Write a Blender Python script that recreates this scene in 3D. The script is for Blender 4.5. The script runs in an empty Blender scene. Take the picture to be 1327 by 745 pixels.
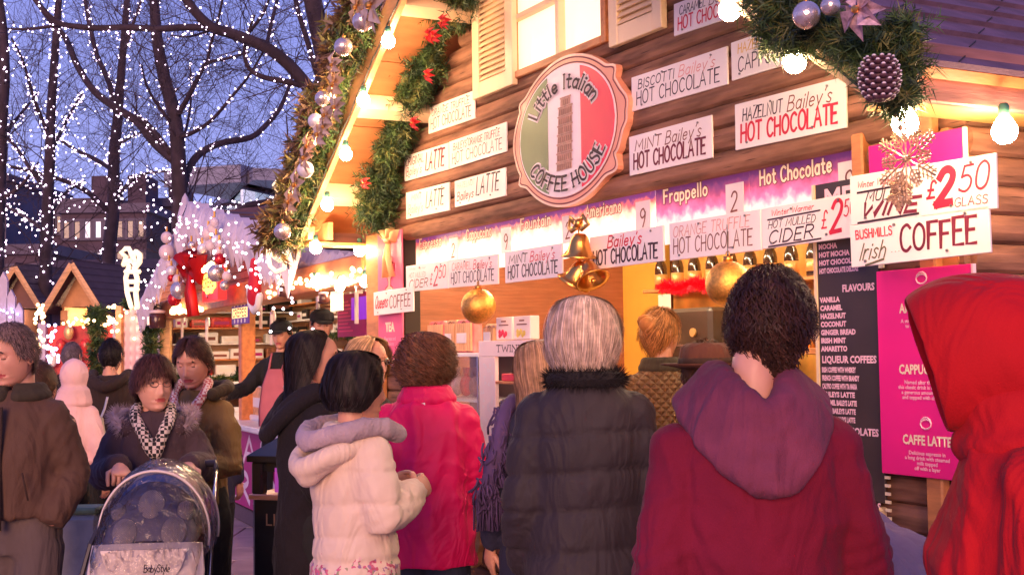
import bpy, math, random
import numpy as np
from mathutils import Vector, Matrix, noise

S = bpy.context.scene
COL = S.collection
D = bpy.data
R_ = math.radians
random.seed(7)

# ---------------------------------------------------------------- camera
FPX = 1640.0            # focal length in photograph pixels (1327 wide)
EYE = 1.55
PITCH, ROLL = math.atan(80 / FPX), 0.015
cF = Vector((0, math.cos(PITCH), math.sin(PITCH)))
_u0 = Vector((0, -math.sin(PITCH), math.cos(PITCH)))
_r0 = Vector((1, 0, 0))
cU = _u0 * math.cos(ROLL) + _r0 * math.sin(ROLL)
cR = _r0 * math.cos(ROLL) - _u0 * math.sin(ROLL)
cam = D.objects.new('camera', D.cameras.new('camera'))
COL.objects.link(cam)
m = Matrix((cR, cU, -cF)).transposed().to_4x4()
m.translation = Vector((0, 0, EYE))
cam.matrix_world = m
cam.data.sensor_width = 36
cam.data.lens = 36 * FPX / 1327
cam.data.clip_start = 0.05
cam.data.clip_end = 2000
S.camera = cam

# ---------------------------------------------------------------- dusk sky, added warm sun, exposure
W = D.worlds.new('World'); S.world = W; W.use_nodes = True
nt = W.node_tree; nt.nodes.clear()
wo = nt.nodes.new('ShaderNodeOutputWorld'); bg = nt.nodes.new('ShaderNodeBackground')
sky = nt.nodes.new('ShaderNodeTexSky'); sky.sky_type = 'NISHITA'; sky.sun_disc = False
sky.sun_elevation = R_(12); sky.sun_rotation = R_(190)
tc = nt.nodes.new('ShaderNodeTexCoord'); sp = nt.nodes.new('ShaderNodeSeparateXYZ')
rp = nt.nodes.new('ShaderNodeValToRGB')
rp.color_ramp.elements[0].position = 0.0; rp.color_ramp.elements[0].color = (3.2, 3.2, 7.6, 1)
rp.color_ramp.elements[1].position = 0.45; rp.color_ramp.elements[1].color = (.95, 1.25, 5.0, 1)
cn = nt.nodes.new('ShaderNodeTexNoise'); cn.inputs['Scale'].default_value = 2.2; cn.inputs['Detail'].default_value = 5
mx = nt.nodes.new('ShaderNodeMix'); mx.data_type = 'RGBA'; mx.blend_type = 'MIX'; mx.inputs[0].default_value = 0.12
mc = nt.nodes.new('ShaderNodeMix'); mc.data_type = 'RGBA'; mc.blend_type = 'ADD'
cr = nt.nodes.new('ShaderNodeMapRange'); cr.inputs[1].default_value = .45; cr.inputs[2].default_value = .75; cr.inputs[3].default_value = 0; cr.inputs[4].default_value = .35
nt.links.new(tc.outputs['Generated'], sp.inputs[0]); nt.links.new(sp.outputs[2], rp.inputs[0])
nt.links.new(rp.outputs[0], mx.inputs[6]); nt.links.new(sky.outputs[0], mx.inputs[7])
nt.links.new(tc.outputs['Generated'], cn.inputs[0]); nt.links.new(cn.outputs[0], cr.inputs[0])
nt.links.new(cr.outputs[0], mc.inputs[0]); nt.links.new(mx.outputs[2], mc.inputs[6]); mc.inputs[7].default_value = (1.6, 1.4, 2.4, 1)
nt.links.new(mc.outputs[2], bg.inputs[0]); bg.inputs[1].default_value = 0.095
nt.links.new(bg.outputs[0], wo.inputs[0])
sd = D.lights.new('fill_sun', 'SUN'); sd.energy = 2.2; sd.angle = R_(30); sd.color = (1.0, .54, .34)
fill_sun = D.objects.new('fill_sun', sd); COL.objects.link(fill_sun)
fill_sun.rotation_euler = (R_(78), 0, R_(-10))     # added warm fill from behind the photographer, for the other stalls' lamps

S.view_settings.view_transform = 'Standard'; S.view_settings.look = 'None'
S.view_settings.exposure = 0.62; S.view_settings.gamma = 1
S.render.engine = 'CYCLES'

# ---------------------------------------------------------------- helpers: rays and frames
def ray(px, py):
    return cF * FPX + cR * (px - 663.5) + cU * (372.5 - py)
def at(px, py, depth):
    r = ray(px, py); r = r * (depth / r.y)
    return Vector((r.x, r.y, r.z + EYE))
def gx(px, depth):
    """ground point whose feet stand in image column px (taken at horizon height)"""
    p = at(px, 452, depth); return Vector((p.x, depth, 0))
def hz(py, px, depth):
    return at(px, py, depth).z

ORD = ('first', 'second', 'third', 'fourth', 'fifth', 'sixth', 'seventh', 'eighth', 'ninth', 'tenth', 'eleventh', 'twelfth', 'thirteenth', 'fourteenth', 'fifteenth', 'sixteenth', 'seventeenth', 'eighteenth', 'nineteenth', 'twentieth') + tuple('later %d' % k for k in range(60))
class Frame:
    def __init__(s, o, ang):
        s.o = Vector(o); s.a = ang
        s.X = Vector((math.cos(ang), math.sin(ang), 0)); s.Y = Vector((-math.sin(ang), math.cos(ang), 0))
        s.M = Matrix.Translation(s.o) @ Matrix.Rotation(ang, 4, 'Z')
    def px(s, px, py, y=0.0):
        r = ray(px, py); o = Vector((0, 0, EYE))
        t = (y - (o - s.o).dot(s.Y)) / r.dot(s.Y)
        p = o + r * t - s.o
        return Vector((p.dot(s.X), y, p.z))
    def w(s, x, y, z): return s.o + s.X * x + s.Y * y + Vector((0, 0, z))
ID = Frame((0, 0, 0), 0)
_d = ray(-221, 465); HANG = math.atan2(-_d.y, -_d.x)
HUT = Frame(at(490, 450, 7.34) * 1.0, HANG); HUT.o.z = 0; HUT = Frame(HUT.o, HANG)
_d = ray(-90, 463)
CRE = Frame((0, 0, 0), math.atan2(-_d.y, -_d.x))
_p = at(300, 457, 12.2); CRE = Frame((_p.x, _p.y, 0), CRE.a)

# ---------------------------------------------------------------- materials
MATS = {}
def mat(name, col, rough=.7, metal=0, var=.15, scale=6, bump=0, bscale=40, emit=0, ecol=None, stretch=None,
        spec=.5, sheen=0, alpha=1, crease=0, knots=0, trans=0, wave=None, coat=0, col2=None, sample=True, detail=4, sss=0):
    if name in MATS: return MATS[name]
    M = D.materials.new(name); M.use_nodes = True; MATS[name] = M
    n = M.node_tree; b = n.nodes['Principled BSDF']
    b.inputs['Roughness'].default_value = rough; b.inputs['Metallic'].default_value = metal
    b.inputs['Specular IOR Level'].default_value = spec
    if sheen: b.inputs['Sheen Weight'].default_value = sheen; b.inputs['Sheen Roughness'].default_value = .4
    if coat: b.inputs['Coat Weight'].default_value = coat
    if trans: b.inputs['Transmission Weight'].default_value = trans
    if sss: b.inputs['Subsurface Weight'].default_value = sss; b.inputs['Subsurface Radius'].default_value = (.012, .004, .002)
    if alpha < 1: b.inputs['Alpha'].default_value = alpha
    tc = n.nodes.new('ShaderNodeTexCoord'); mp = n.nodes.new('ShaderNodeMapping')
    n.links.new(tc.outputs['Object'], mp.inputs[0])
    if stretch: mp.inputs['Scale'].default_value = stretch
    oi = n.nodes.new('ShaderNodeObjectInfo')
    ad = n.nodes.new('ShaderNodeVectorMath'); ad.operation = 'ADD'
    ml = n.nodes.new('ShaderNodeMath'); ml.operation = 'MULTIPLY'; ml.inputs[1].default_value = 37.0
    n.links.new(oi.outputs['Random'], ml.inputs[0])
    n.links.new(mp.outputs[0], ad.inputs[0]); n.links.new(ml.outputs[0], ad.inputs[1])
    nz = n.nodes.new('ShaderNodeTexNoise'); nz.inputs['Scale'].default_value = scale; nz.inputs['Detail'].default_value = detail
    n.links.new(ad.outputs[0], nz.inputs[0])
    ra = n.nodes.new('ShaderNodeValToRGB')
    c = Vector(col[:3]); c2 = Vector(col2[:3]) if col2 else c * (1 + var)
    c1 = c * (1 - var)
    ra.color_ramp.elements[0].position = .3; ra.color_ramp.elements[0].color = (*c1, 1)
    ra.color_ramp.elements[1].position = .7; ra.color_ramp.elements[1].color = (*[min(v, 1) for v in c2], 1)
    n.links.new(nz.outputs[0], ra.inputs[0])
    if knots:
        vk = n.nodes.new('ShaderNodeTexVoronoi'); vk.inputs['Scale'].default_value = 1.0; mk = n.nodes.new('ShaderNodeMapping'); mk.inputs['Scale'].default_value = (knots, 2, knots * 3.4)
        n.links.new(ad.outputs[0], mk.inputs[0]); n.links.new(mk.outputs[0], vk.inputs[0]); rk = n.nodes.new('ShaderNodeMapRange'); rk.inputs[1].default_value = .07; rk.inputs[2].default_value = .16; rk.inputs[3].default_value = .22; rk.inputs[4].default_value = 1
        n.links.new(vk.outputs['Distance'], rk.inputs[0]); mk2 = n.nodes.new('ShaderNodeMix'); mk2.data_type = 'RGBA'; mk2.blend_type = 'MULTIPLY'; mk2.inputs[0].default_value = 1; n.links.new(ra.outputs[0], mk2.inputs[6]); n.links.new(rk.outputs[0], mk2.inputs[7]); n.links.new(mk2.outputs[2], b.inputs['Base Color'])
    else: n.links.new(ra.outputs[0], b.inputs['Base Color'])
    if bump or wave:
        bp = n.nodes.new('ShaderNodeBump'); bp.inputs['Strength'].default_value = bump or .3; bp.inputs['Distance'].default_value = .004
        if wave:
            wv = n.nodes.new('ShaderNodeTexWave'); wv.inputs['Scale'].default_value = wave; wv.inputs['Distortion'].default_value = .6
            wv.bands_direction = 'DIAGONAL'; n.links.new(tc.outputs['Object'], wv.inputs[0]); n.links.new(wv.outputs['Fac'], bp.inputs['Height'])
        else:
            n2 = n.nodes.new('ShaderNodeTexNoise'); n2.inputs['Scale'].default_value = bscale; n2.inputs['Detail'].default_value = 3
            n.links.new(ad.outputs[0], n2.inputs[0]); n.links.new(n2.outputs[0], bp.inputs['Height'])
        n.links.new(bp.outputs[0], b.inputs['Normal'])
        if crease:
            n3 = n.nodes.new('ShaderNodeTexNoise'); n3.inputs['Scale'].default_value = 6.5; n3.inputs['Detail'].default_value = 2; n3.inputs['Distortion'].default_value = 2.2
            m3 = n.nodes.new('ShaderNodeMapping'); m3.inputs['Scale'].default_value = (1, 1, .45); n.links.new(ad.outputs[0], m3.inputs[0]); n.links.new(m3.outputs[0], n3.inputs[0])
            b3 = n.nodes.new('ShaderNodeBump'); b3.inputs['Strength'].default_value = crease; b3.inputs['Distance'].default_value = .06; n.links.new(n3.outputs[0], b3.inputs['Height']); n.links.new(b3.outputs[0], bp.inputs['Normal'])
    if emit:
        b.inputs['Emission Strength'].default_value = emit
        b.inputs['Emission Color'].default_value = (*(ecol or col)[:3], 1)
    if not sample: M.cycles.emission_sampling = 'NONE'
    return M

# ---------------------------------------------------------------- mesh builder
class MB:
    def __init__(s): s.v = []; s.f = []; s.m = []; s.n = 0
    def add(s, v, f, m=0):
        s.v.extend([tuple(p) for p in v]); s.f.extend([tuple(i + s.n for i in q) for q in f])
        s.m.extend([m] * len(f)); s.n += len(v)
    def box(s, x0, y0, z0, x1, y1, z1, m=0, M=None, bev=0):
        if bev:
            b = min(bev, abs(x1 - x0) / 3, abs(y1 - y0) / 3, abs(z1 - z0) / 3)
            v = []; 
            for (sx, sy, sz) in [(a, c, e) for a in (0, 1) for c in (0, 1) for e in (0, 1)]:
                X, Y, Z = (x1 if sx else x0), (y1 if sy else y0), (z1 if sz else z0)
                dx, dy, dz = (-b if sx else b), (-b if sy else b), (-b if sz else b)
                v += [(X, Y + dy, Z + dz), (X + dx, Y, Z + dz), (X + dx, Y + dy, Z)]
            I = lambda a, c, e, k: (a * 4 + c * 2 + e) * 3 + k
            f = [(I(0,0,0,0), I(0,0,1,0), I(0,1,1,0), I(0,1,0,0)), (I(1,0,0,0), I(1,1,0,0), I(1,1,1,0), I(1,0,1,0)),
                 (I(0,0,0,1), I(1,0,0,1), I(1,0,1,1), I(0,0,1,1)), (I(0,1,0,1), I(0,1,1,1), I(1,1,1,1), I(1,1,0,1)),
                 (I(0,0,0,2), I(0,1,0,2), I(1,1,0,2), I(1,0,0,2)), (I(0,0,1,2), I(1,0,1,2), I(1,1,1,2), I(0,1,1,2))]
            for a in (0, 1):
                for c in (0, 1):
                    f += [(I(a,c,0,0), I(a,c,1,0), I(a,c,1,1), I(a,c,0,1)), (I(a,0,c,0), I(a,0,c,2), I(a,1,c,2), I(a,1,c,0)),
                          (I(0,a,c,1), I(0,a,c,2), I(1,a,c,2), I(1,a,c,1))]
                    for e in (0, 1): f.append((I(a,c,e,0), I(a,c,e,1), I(a,c,e,2)))
        else:
            v = [(x0,y0,z0),(x1,y0,z0),(x1,y1,z0),(x0,y1,z0),(x0,y0,z1),(x1,y0,z1),(x1,y1,z1),(x0,y1,z1)]
            f = [(0,3,2,1),(4,5,6,7),(0,1,5,4),(1,2,6,5),(2,3,7,6),(3,0,4,7)]
        if M is not None: v = [M @ Vector(p) for p in v]
        s.add(v, f, m); return s
    def tube(s, pts, rad, seg=8, m=0, ref=None, cap=True, roundcap=False, closed=False):
        pts = [Vector(p) for p in pts]; n = len(pts)
        if not hasattr(rad, '__len__'): rad = [rad] * n
        rad = [(r, r) if not hasattr(r, '__len__') else r for r in rad]
        if roundcap and n > 1:
            a = (pts[0] - pts[1]).normalized(); b = (pts[-1] - pts[-2]).normalized()
            r0 = min(rad[0]); r1 = min(rad[-1])
            pts = [pts[0] + a * r0 * .8, pts[0] + a * r0 * .5] + pts + [pts[-1] + b * r1 * .5, pts[-1] + b * r1 * .8]
            rad = [(rad[0][0] * .45, rad[0][1] * .45), (rad[0][0] * .82, rad[0][1] * .82)] + list(rad) + [(rad[-1][0] * .82, rad[-1][1] * .82), (rad[-1][0] * .45, rad[-1][1] * .45)]
            n += 4
        T = []
        for i in range(n):
            a = pts[(i + 1) % n] if (closed or i < n - 1) else pts[i]; b = pts[i - 1] if (closed or i > 0) else pts[i]
            t = (a - b); T.append(t.normalized() if t.length > 1e-9 else Vector((0, 0, 1)))
        if ref is None:
            ref = Vector((1, 0, 0)) if abs(T[0].x) < .8 else Vector((0, 1, 0))
        ax = Vector(ref); v = []
        for i in range(n):
            t = T[i]; x = ax - t * ax.dot(t)
            if x.length < 1e-6: x = t.orthogonal()
            x.normalize(); y = t.cross(x); ax = x
            for k in range(seg):
                c = 2 * math.pi * k / seg
                v.append(pts[i] + x * (rad[i][0] * math.cos(c)) + y * (rad[i][1] * math.sin(c)))
        f = []
        for i in range(n if closed else n - 1):
            j = (i + 1) % n
            for k in range(seg):
                l = (k + 1) % seg
                f.append((i * seg + k, i * seg + l, j * seg + l, j * seg + k))
        if cap and not closed:
            f.append(tuple(range(seg - 1, -1, -1))); f.append(tuple((n - 1) * seg + k for k in range(seg)))
        s.add(v, f, m); return s
    def lathe(s, prof, seg=16, m=0, M=None, sx=1, sy=1):
        v = []; f = []
        for (r, z) in prof:
            for k in range(seg):
                c = 2 * math.pi * k / seg; v.append(Vector((r * sx * math.cos(c), r * sy * math.sin(c), z)))
        for i in range(len(prof) - 1):
            for k in range(seg):
                l = (k + 1) % seg; f.append((i * seg + k, i * seg + l, (i + 1) * seg + l, (i + 1) * seg + k))
        if prof[0][0] > 1e-4: f.append(tuple(range(seg - 1, -1, -1)))
        if prof[-1][0] > 1e-4: f.append(tuple((len(prof) - 1) * seg + k for k in range(seg)))
        if M is not None: v = [M @ p for p in v]
        s.add(v, f, m); return s
    def ball(s, c, r, seg=16, rings=10, m=0, M=None):
        r = r if hasattr(r, '__len__') else (r, r, r); v = []; f = []
        for i in range(rings + 1):
            p = math.pi * i / rings
            for k in range(seg):
                a = 2 * math.pi * k / seg
                q = Vector((r[0] * math.sin(p) * math.cos(a), r[1] * math.sin(p) * math.sin(a), r[2] * math.cos(p)))
                if M is not None: q = M @ q
                v.append(q + Vector(c))
        for i in range(rings):
            for k in range(seg):
                l = (k + 1) % seg; f.append((i * seg + k, (i + 1) * seg + k, (i + 1) * seg + l, i * seg + l))
        s.add(v, f, m); return s
    def extrude(s, poly, y0, y1, m=0):
        """outline in XZ (list of (x,z)), extruded along Y; front cap faces -Y"""
        n = len(poly)
        v = [(x, y0, z) for x, z in poly] + [(x, y1, z) for x, z in poly]
        ar = sum(poly[i][0] * poly[(i + 1) % n][1] - poly[(i + 1) % n][0] * poly[i][1] for i in range(n))
        f = [tuple(range(n)), tuple(range(2 * n - 1, n - 1, -1))] + [(i, i + n, (i + 1) % n + n, (i + 1) % n) for i in range(n)]
        if ar < 0: f = [q[::-1] for q in f]
        s.add(v, f, m); return s
    def xform(s, M): s.v = [tuple(M @ Vector(p)) for p in s.v]; return s
    def mesh(s, name, mats, smooth=False):
        me = D.meshes.new(name); me.from_pydata(s.v, [], s.f)
        for mm in (mats if isinstance(mats, (list, tuple)) else [mats]): me.materials.append(mm)
        if any(s.m): me.polygons.foreach_set('material_index', s.m)
        if smooth: me.polygons.foreach_set('use_smooth', [True] * len(s.f))
        me.update(); return me
    def build(s, name, mats, parent=None, smooth=False, kind=None, label=None):
        return link(name, s.mesh(name, mats, smooth), parent, kind, label)

def link(name, data, parent=None, kind=None, label=None):
    o = D.objects.new(name, data); COL.objects.link(o)
    if parent is not None: o.parent = parent
    if kind: o['kind'] = kind
    if label: o['label'] = label
    return o
def tag(o, label, cat, group=None, kind=None):
    o['label'] = label; o['category'] = cat
    if group: o['group'] = group
    if kind: o['kind'] = kind
    return o
def thing(name, label, cat, fr=ID, loc=(0, 0, 0), rot=None, group=None, kind=None):
    o = D.objects.new(name, None); COL.objects.link(o); o.empty_display_size = .1
    M = fr.M @ Matrix.Translation(Vector(loc))
    if rot is not None: M = M @ (rot if isinstance(rot, Matrix) else Matrix.Rotation(rot, 4, 'Z'))
    o.matrix_world = M
    return tag(o, label, cat, group, kind)
def solo(o, fr, loc=(0, 0, 0), rot=None):
    M = fr.M @ Matrix.Translation(Vector(loc))
    if rot is not None: M = M @ (rot if isinstance(rot, Matrix) else Matrix.Rotation(rot, 4, 'Z'))
    o.matrix_world = M; return o
def copy_tree(o, parent=None):
    c = o.copy(); COL.objects.link(c)
    if parent is not None: c.parent = parent
    for ch in o.children: copy_tree(ch, c)
    return c
def cat_rom(P, k=5, closed=False):
    out = []; n = len(P)
    for i in range(n if closed else n - 1):
        g = lambda j: P[j % n] if closed else P[max(0, min(n - 1, j))]
        a, b, c, d = g(i - 1), g(i), g(i + 1), g(i + 2)
        for q in range(k):
            t = q / k
            out.append(tuple(.5 * ((2 * b[e]) + (-a[e] + c[e]) * t + (2 * a[e] - 5 * b[e] + 4 * c[e] - d[e]) * t * t + (-a[e] + 3 * b[e] - 3 * c[e] + d[e]) * t ** 3) for e in range(len(b))))
    if not closed: out.append(tuple(P[-1]))
    return out

# ---------------------------------------------------------------- lettering: a marker-stroke alphabet
G = {}
def _g(ch, w, *st): G[ch] = (w, st)
# strokes: ('l', pts) straight, ('c', pts) smooth
_g('A', .62, ('l', [(0,0),(.31,1),(.62,0)]), ('l', [(.12,.36),(.5,.36)]))
_g('B', .56, ('l', [(0,0),(0,1)]), ('c', [(0,1),(.36,.98),(.46,.78),(.34,.57),(0,.53)]), ('c', [(0,.53),(.4,.5),(.56,.27),(.42,.04),(0,0)]))
_g('C', .56, ('c', [(.55,.86),(.36,1),(.1,.86),(0,.5),(.1,.12),(.34,0),(.56,.14)]))
_g('D', .6, ('l', [(0,0),(0,1)]), ('c', [(0,1),(.36,.95),(.6,.5),(.38,.06),(0,0)]))
_g('E', .5, ('l', [(.5,1),(0,1),(0,0),(.5,0)]), ('l', [(0,.52),(.4,.52)]))
_g('F', .5, ('l', [(.5,1),(0,1),(0,0)]), ('l', [(0,.52),(.4,.52)]))
_g('G', .62, ('c', [(.56,.86),(.36,1),(.1,.86),(0,.5),(.1,.12),(.34,0),(.58,.12),(.6,.42)]), ('l', [(.36,.44),(.62,.44)]))
_g('H', .56, ('l', [(0,0),(0,1)]), ('l', [(.56,0),(.56,1)]), ('l', [(0,.5),(.56,.52)]))
_g('I', .08, ('l', [(.04,0),(.04,1)]))
_g('J', .4, ('c', [(.4,1),(.4,.3),(.3,.02),(.12,0),(0,.18)]))
_g('K', .54, ('l', [(0,0),(0,1)]), ('l', [(.5,1),(0,.45)]), ('l', [(.14,.58),(.54,0)]))
_g('L', .46, ('l', [(0,1),(0,0),(.46,0)]))
_g('M', .78, ('l', [(0,0),(.08,1),(.39,.3),(.7,1),(.78,0)]))
_g('N', .58, ('l', [(0,0),(0,1),(.58,0),(.58,1)]))
_g('O', .64, ('C', [(.32,1),(.08,.84),(0,.5),(.08,.14),(.32,0),(.56,.14),(.64,.5),(.56,.84)]))
_g('P', .52, ('l', [(0,0),(0,1)]), ('c', [(0,1),(.38,.97),(.52,.74),(.36,.5),(0,.46)]))
_g('Q', .66, ('C', [(.32,1),(.08,.84),(0,.5),(.08,.14),(.32,0),(.56,.14),(.64,.5),(.56,.84)]), ('l', [(.38,.25),(.66,-.08)]))
_g('R', .56, ('l', [(0,0),(0,1)]), ('c', [(0,1),(.38,.97),(.5,.74),(.34,.52),(0,.48)]), ('l', [(.24,.48),(.56,0)]))
_g('S', .5, ('c', [(.48,.86),(.28,1),(.05,.88),(.06,.64),(.3,.52),(.49,.34),(.44,.08),(.2,0),(0,.14)]))
_g('T', .56, ('l', [(0,1),(.56,1)]), ('l', [(.28,1),(.28,0)]))
_g('U', .58, ('c', [(0,1),(0,.4),(.1,.06),(.3,0),(.5,.08),(.58,.4),(.58,1)]))
_g('V', .6, ('l', [(0,1),(.3,0),(.6,1)]))
_g('W', .86, ('l', [(0,1),(.2,0),(.43,.75),(.66,0),(.86,1)]))
_g('X', .56, ('l', [(0,0),(.56,1)]), ('l', [(0,1),(.56,0)]))
_g('Y', .56, ('l', [(0,1),(.28,.5),(.56,1)]), ('l', [(.28,.5),(.28,0)]))
_g('Z', .54, ('l', [(0,1),(.54,1),(0,0),(.54,0)]))
_g('0', .54, ('C', [(.27,1),(.06,.84),(0,.5),(.06,.14),(.27,0),(.48,.14),(.54,.5),(.48,.84)]))
_g('1', .2, ('l', [(0,.8),(.16,1),(.16,0)]))
_g('2', .54, ('c', [(0,.78),(.12,.97),(.32,1),(.48,.86),(.46,.62),(.24,.3),(0,0)]), ('l', [(0,0),(.54,.03)]))
_g('5', .52, ('l', [(.5,1),(.1,.98),(.04,.56)]), ('c', [(.04,.56),(.3,.62),(.5,.44),(.48,.16),(.28,0),(0,.08)]))
_g('9', .5, ('c', [(.48,.75),(.3,1),(.06,.9),(.02,.66),(.2,.5),(.44,.62),(.5,.84),(.46,.4),(.3,0)]))
_g('a', .44, ('C', [(.22,.6),(.04,.46),(.02,.18),(.18,0),(.38,.12),(.42,.44)]), ('l', [(.44,.6),(.44,0)]))
_g('b', .44, ('l', [(0,1),(0,0)]), ('c', [(0,.42),(.2,.6),(.42,.46),(.42,.16),(.22,0),(0,.1)]))
_g('c', .4, ('c', [(.4,.5),(.22,.6),(.03,.44),(.03,.16),(.2,0),(.4,.1)]))
_g('d', .44, ('l', [(.44,1),(.44,0)]), ('c', [(.44,.42),(.24,.6),(.03,.46),(.02,.16),(.22,0),(.44,.1)]))
_g('e', .42, ('c', [(.03,.32),(.4,.34),(.36,.54),(.2,.6),(.04,.46),(.03,.16),(.2,0),(.4,.1)]))
_g('f', .34, ('c', [(.36,.9),(.22,1),(.14,.84),(.14,0)]), ('l', [(0,.6),(.3,.6)]))
_g('h', .42, ('l', [(0,1),(0,0)]), ('c', [(0,.4),(.2,.6),(.38,.5),(.42,.3),(.42,0)]))
_g('i', .06, ('l', [(.03,.6),(.03,0)]), ('l', [(.03,.82),(.05,.88)]))
_g('l', .06, ('l', [(.03,1),(.03,0)]))
_g('n', .42, ('l', [(0,.6),(0,0)]), ('c', [(0,.4),(.2,.6),(.38,.5),(.42,.3),(.42,0)]))
_g('m', .64, ('l', [(0,.6),(0,0)]), ('c', [(0,.4),(.16,.6),(.3,.48),(.32,.3),(.32,0)]), ('c', [(.32,.4),(.48,.6),(.62,.48),(.64,.3),(.64,0)]))
_g('o', .44, ('C', [(.22,.6),(.04,.46),(.02,.16),(.22,0),(.42,.16),(.42,.46)]))
_g('p', .44, ('l', [(0,.6),(0,-.3)]), ('c', [(0,.42),(.2,.6),(.42,.46),(.42,.16),(.22,0),(0,.1)]))
_g('r', .3, ('l', [(0,.6),(0,0)]), ('c', [(0,.36),(.14,.58),(.3,.58)]))
_g('s', .36, ('c', [(.35,.52),(.18,.6),(.04,.48),(.18,.32),(.34,.18),(.24,.01),(0,.08)]))
_g('t', .32, ('c', [(.14,.9),(.14,.14),(.24,0),(.34,.06)]), ('l', [(0,.6),(.32,.6)]))
_g('u', .42, ('c', [(0,.6),(.02,.14),(.2,0),(.4,.14)]), ('l', [(.42,.6),(.42,0)]))
_g('v', .4, ('l', [(0,.6),(.2,0),(.4,.6)]))
_g('w', .6, ('l', [(0,.6),(.15,0),(.3,.5),(.45,0),(.6,.6)]))
_g('y', .42, ('l', [(0,.6),(.22,.04)]), ('l', [(.44,.6),(.1,-.34)]))
_g("'", .08, ('l', [(.06,1.02),(.02,.84)]))
_g('.', .06, ('l', [(.02,0),(.05,.07)]))
_g('-', .3, ('l', [(0,.45),(.3,.45)]))
_g('£', .54, ('c', [(.5,.84),(.34,1),(.18,.86),(.18,.4),(.12,.1),(0,0)]), ('l', [(0,0),(.52,.02)]), ('l', [(0,.46),(.38,.46)]))

def strokes(text, track=.2, slant=0, wob=0, rng=None):
    """list of polylines and total width, cap height 1"""
    x = 0; out = []
    for ch in text:
        if ch == ' ': x += .42; continue
        w, st = G.get(ch, G['.'])
        dy = (rng.uniform(-wob, wob) if rng else 0); sc = 1 + (rng.uniform(-wob, wob) if rng else 0)
        for kind, P in st:
            if kind == 'c': P = cat_rom(P, 4)
            elif kind == 'C': P = cat_rom(P, 4, True); P = P + [P[0]]
            out.append([(x + px * sc + slant * py, py * sc + dy) for px, py in P])
        x += w + track
    return out, max(x - track, .01)
def ribbon(mb, P, th, y, m=0, fn=None):
    """flat stroke with a little thickness, lying in the plane y"""
    if len(P) < 2: return
    n = len(P); L = []; Rr = []
    e0 = Vector(P[0]) - Vector(P[1]); e1 = Vector(P[-1]) - Vector(P[-2])
    if e0.length < 1e-9 or e1.length < 1e-9: return
    P = [tuple(Vector(P[0]) + e0.normalized() * th * .4)] + list(P[1:-1]) + [tuple(Vector(P[-1]) + e1.normalized() * th * .4)]
    for i in range(n):
        a = Vector(P[max(i - 1, 0)]); b = Vector(P[min(i + 1, n - 1)]); c = Vector(P[i])
        t = (b - a); t = t.normalized() if t.length > 1e-9 else Vector((1, 0)); nn = Vector((-t.y, t.x))
        k = 1.0
        if 0 < i < n - 1:
            d1 = (c - a).normalized(); k = 1 / max(.55, abs(d1.dot(t)))
        L.append(c + nn * th * .5 * k); Rr.append(c - nn * th * .5 * k)
    v = [(p.x, y, p.y) for p in L] + [(p.x, y, p.y) for p in Rr]
    if fn: v = [fn(p) for p in v]
    f = [(i, i + n, i + n + 1, i + 1) for i in range(n - 1)]
    mb.add(v, f, m)
_txn = [0]
def write(mb, text, x0, z0, x1, z1, y, th=.1, slant=.12, track=.2, m=0, wob=.03, serif=False, up=0, fn=None, keep=False):
    """write text fitted into the box x0..x1, z0..z1 (up: rise of the baseline along the line)"""
    rng = random.Random(sum(map(ord, text)))
    st, w = strokes(text, track, slant, wob, rng); w += max(slant, 0)
    h = z1 - z0; sx = (x1 - x0) / w
    if keep: sx = min(sx, h)
    for k, P in enumerate(st):
        Q = [(x0 + a * sx, z0 + b * h + up * (a / w)) for a, b in P]
        yy = y - .00012 * (k % 5)
        ribbon(mb, Q, th * h, yy, m, fn)
        if serif:
            for e, q in ((Q[0], Q[1]), (Q[-1], Q[-2])):
                if abs(e[0] - q[0]) < abs(e[1] - q[1]) * .8 and abs(Vector(Q[0]).x - Vector(Q[-1]).x) + abs(Q[0][1] - Q[-1][1]) > 1e-5:
                    ribbon(mb, [(e[0] - .11 * sx, e[1]), (e[0] + .11 * sx, e[1])], th * h * .5, yy - .00006, m, fn)
def btext(s, size, parent, name, material, loc, bold=0, sx=1, space=1.0, align='LEFT', M=None):
    """printed type: the built-in font turned into a flat mesh in the XZ plane, facing -Y"""
    c = D.curves.new('type', 'FONT'); c.body = s; c.size = size; c.offset = bold; c.resolution_u = 2
    c.align_x = align; c.space_character = space; c.space_line = .95
    o = D.objects.new('type', c); COL.objects.link(o)
    dg = bpy.context.evaluated_depsgraph_get(); dg.update()
    me = D.meshes.new_from_object(o.evaluated_get(dg)); D.objects.remove(o); D.curves.remove(c)
    me.transform((M or Matrix()) @ Matrix.Translation(Vector(loc)) @ Matrix.Rotation(math.pi / 2, 4, 'X') @ Matrix.Diagonal((sx, 1, 1, 1)))
    me.materials.clear(); me.materials.append(material)
    return link(name, me, parent)

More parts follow.
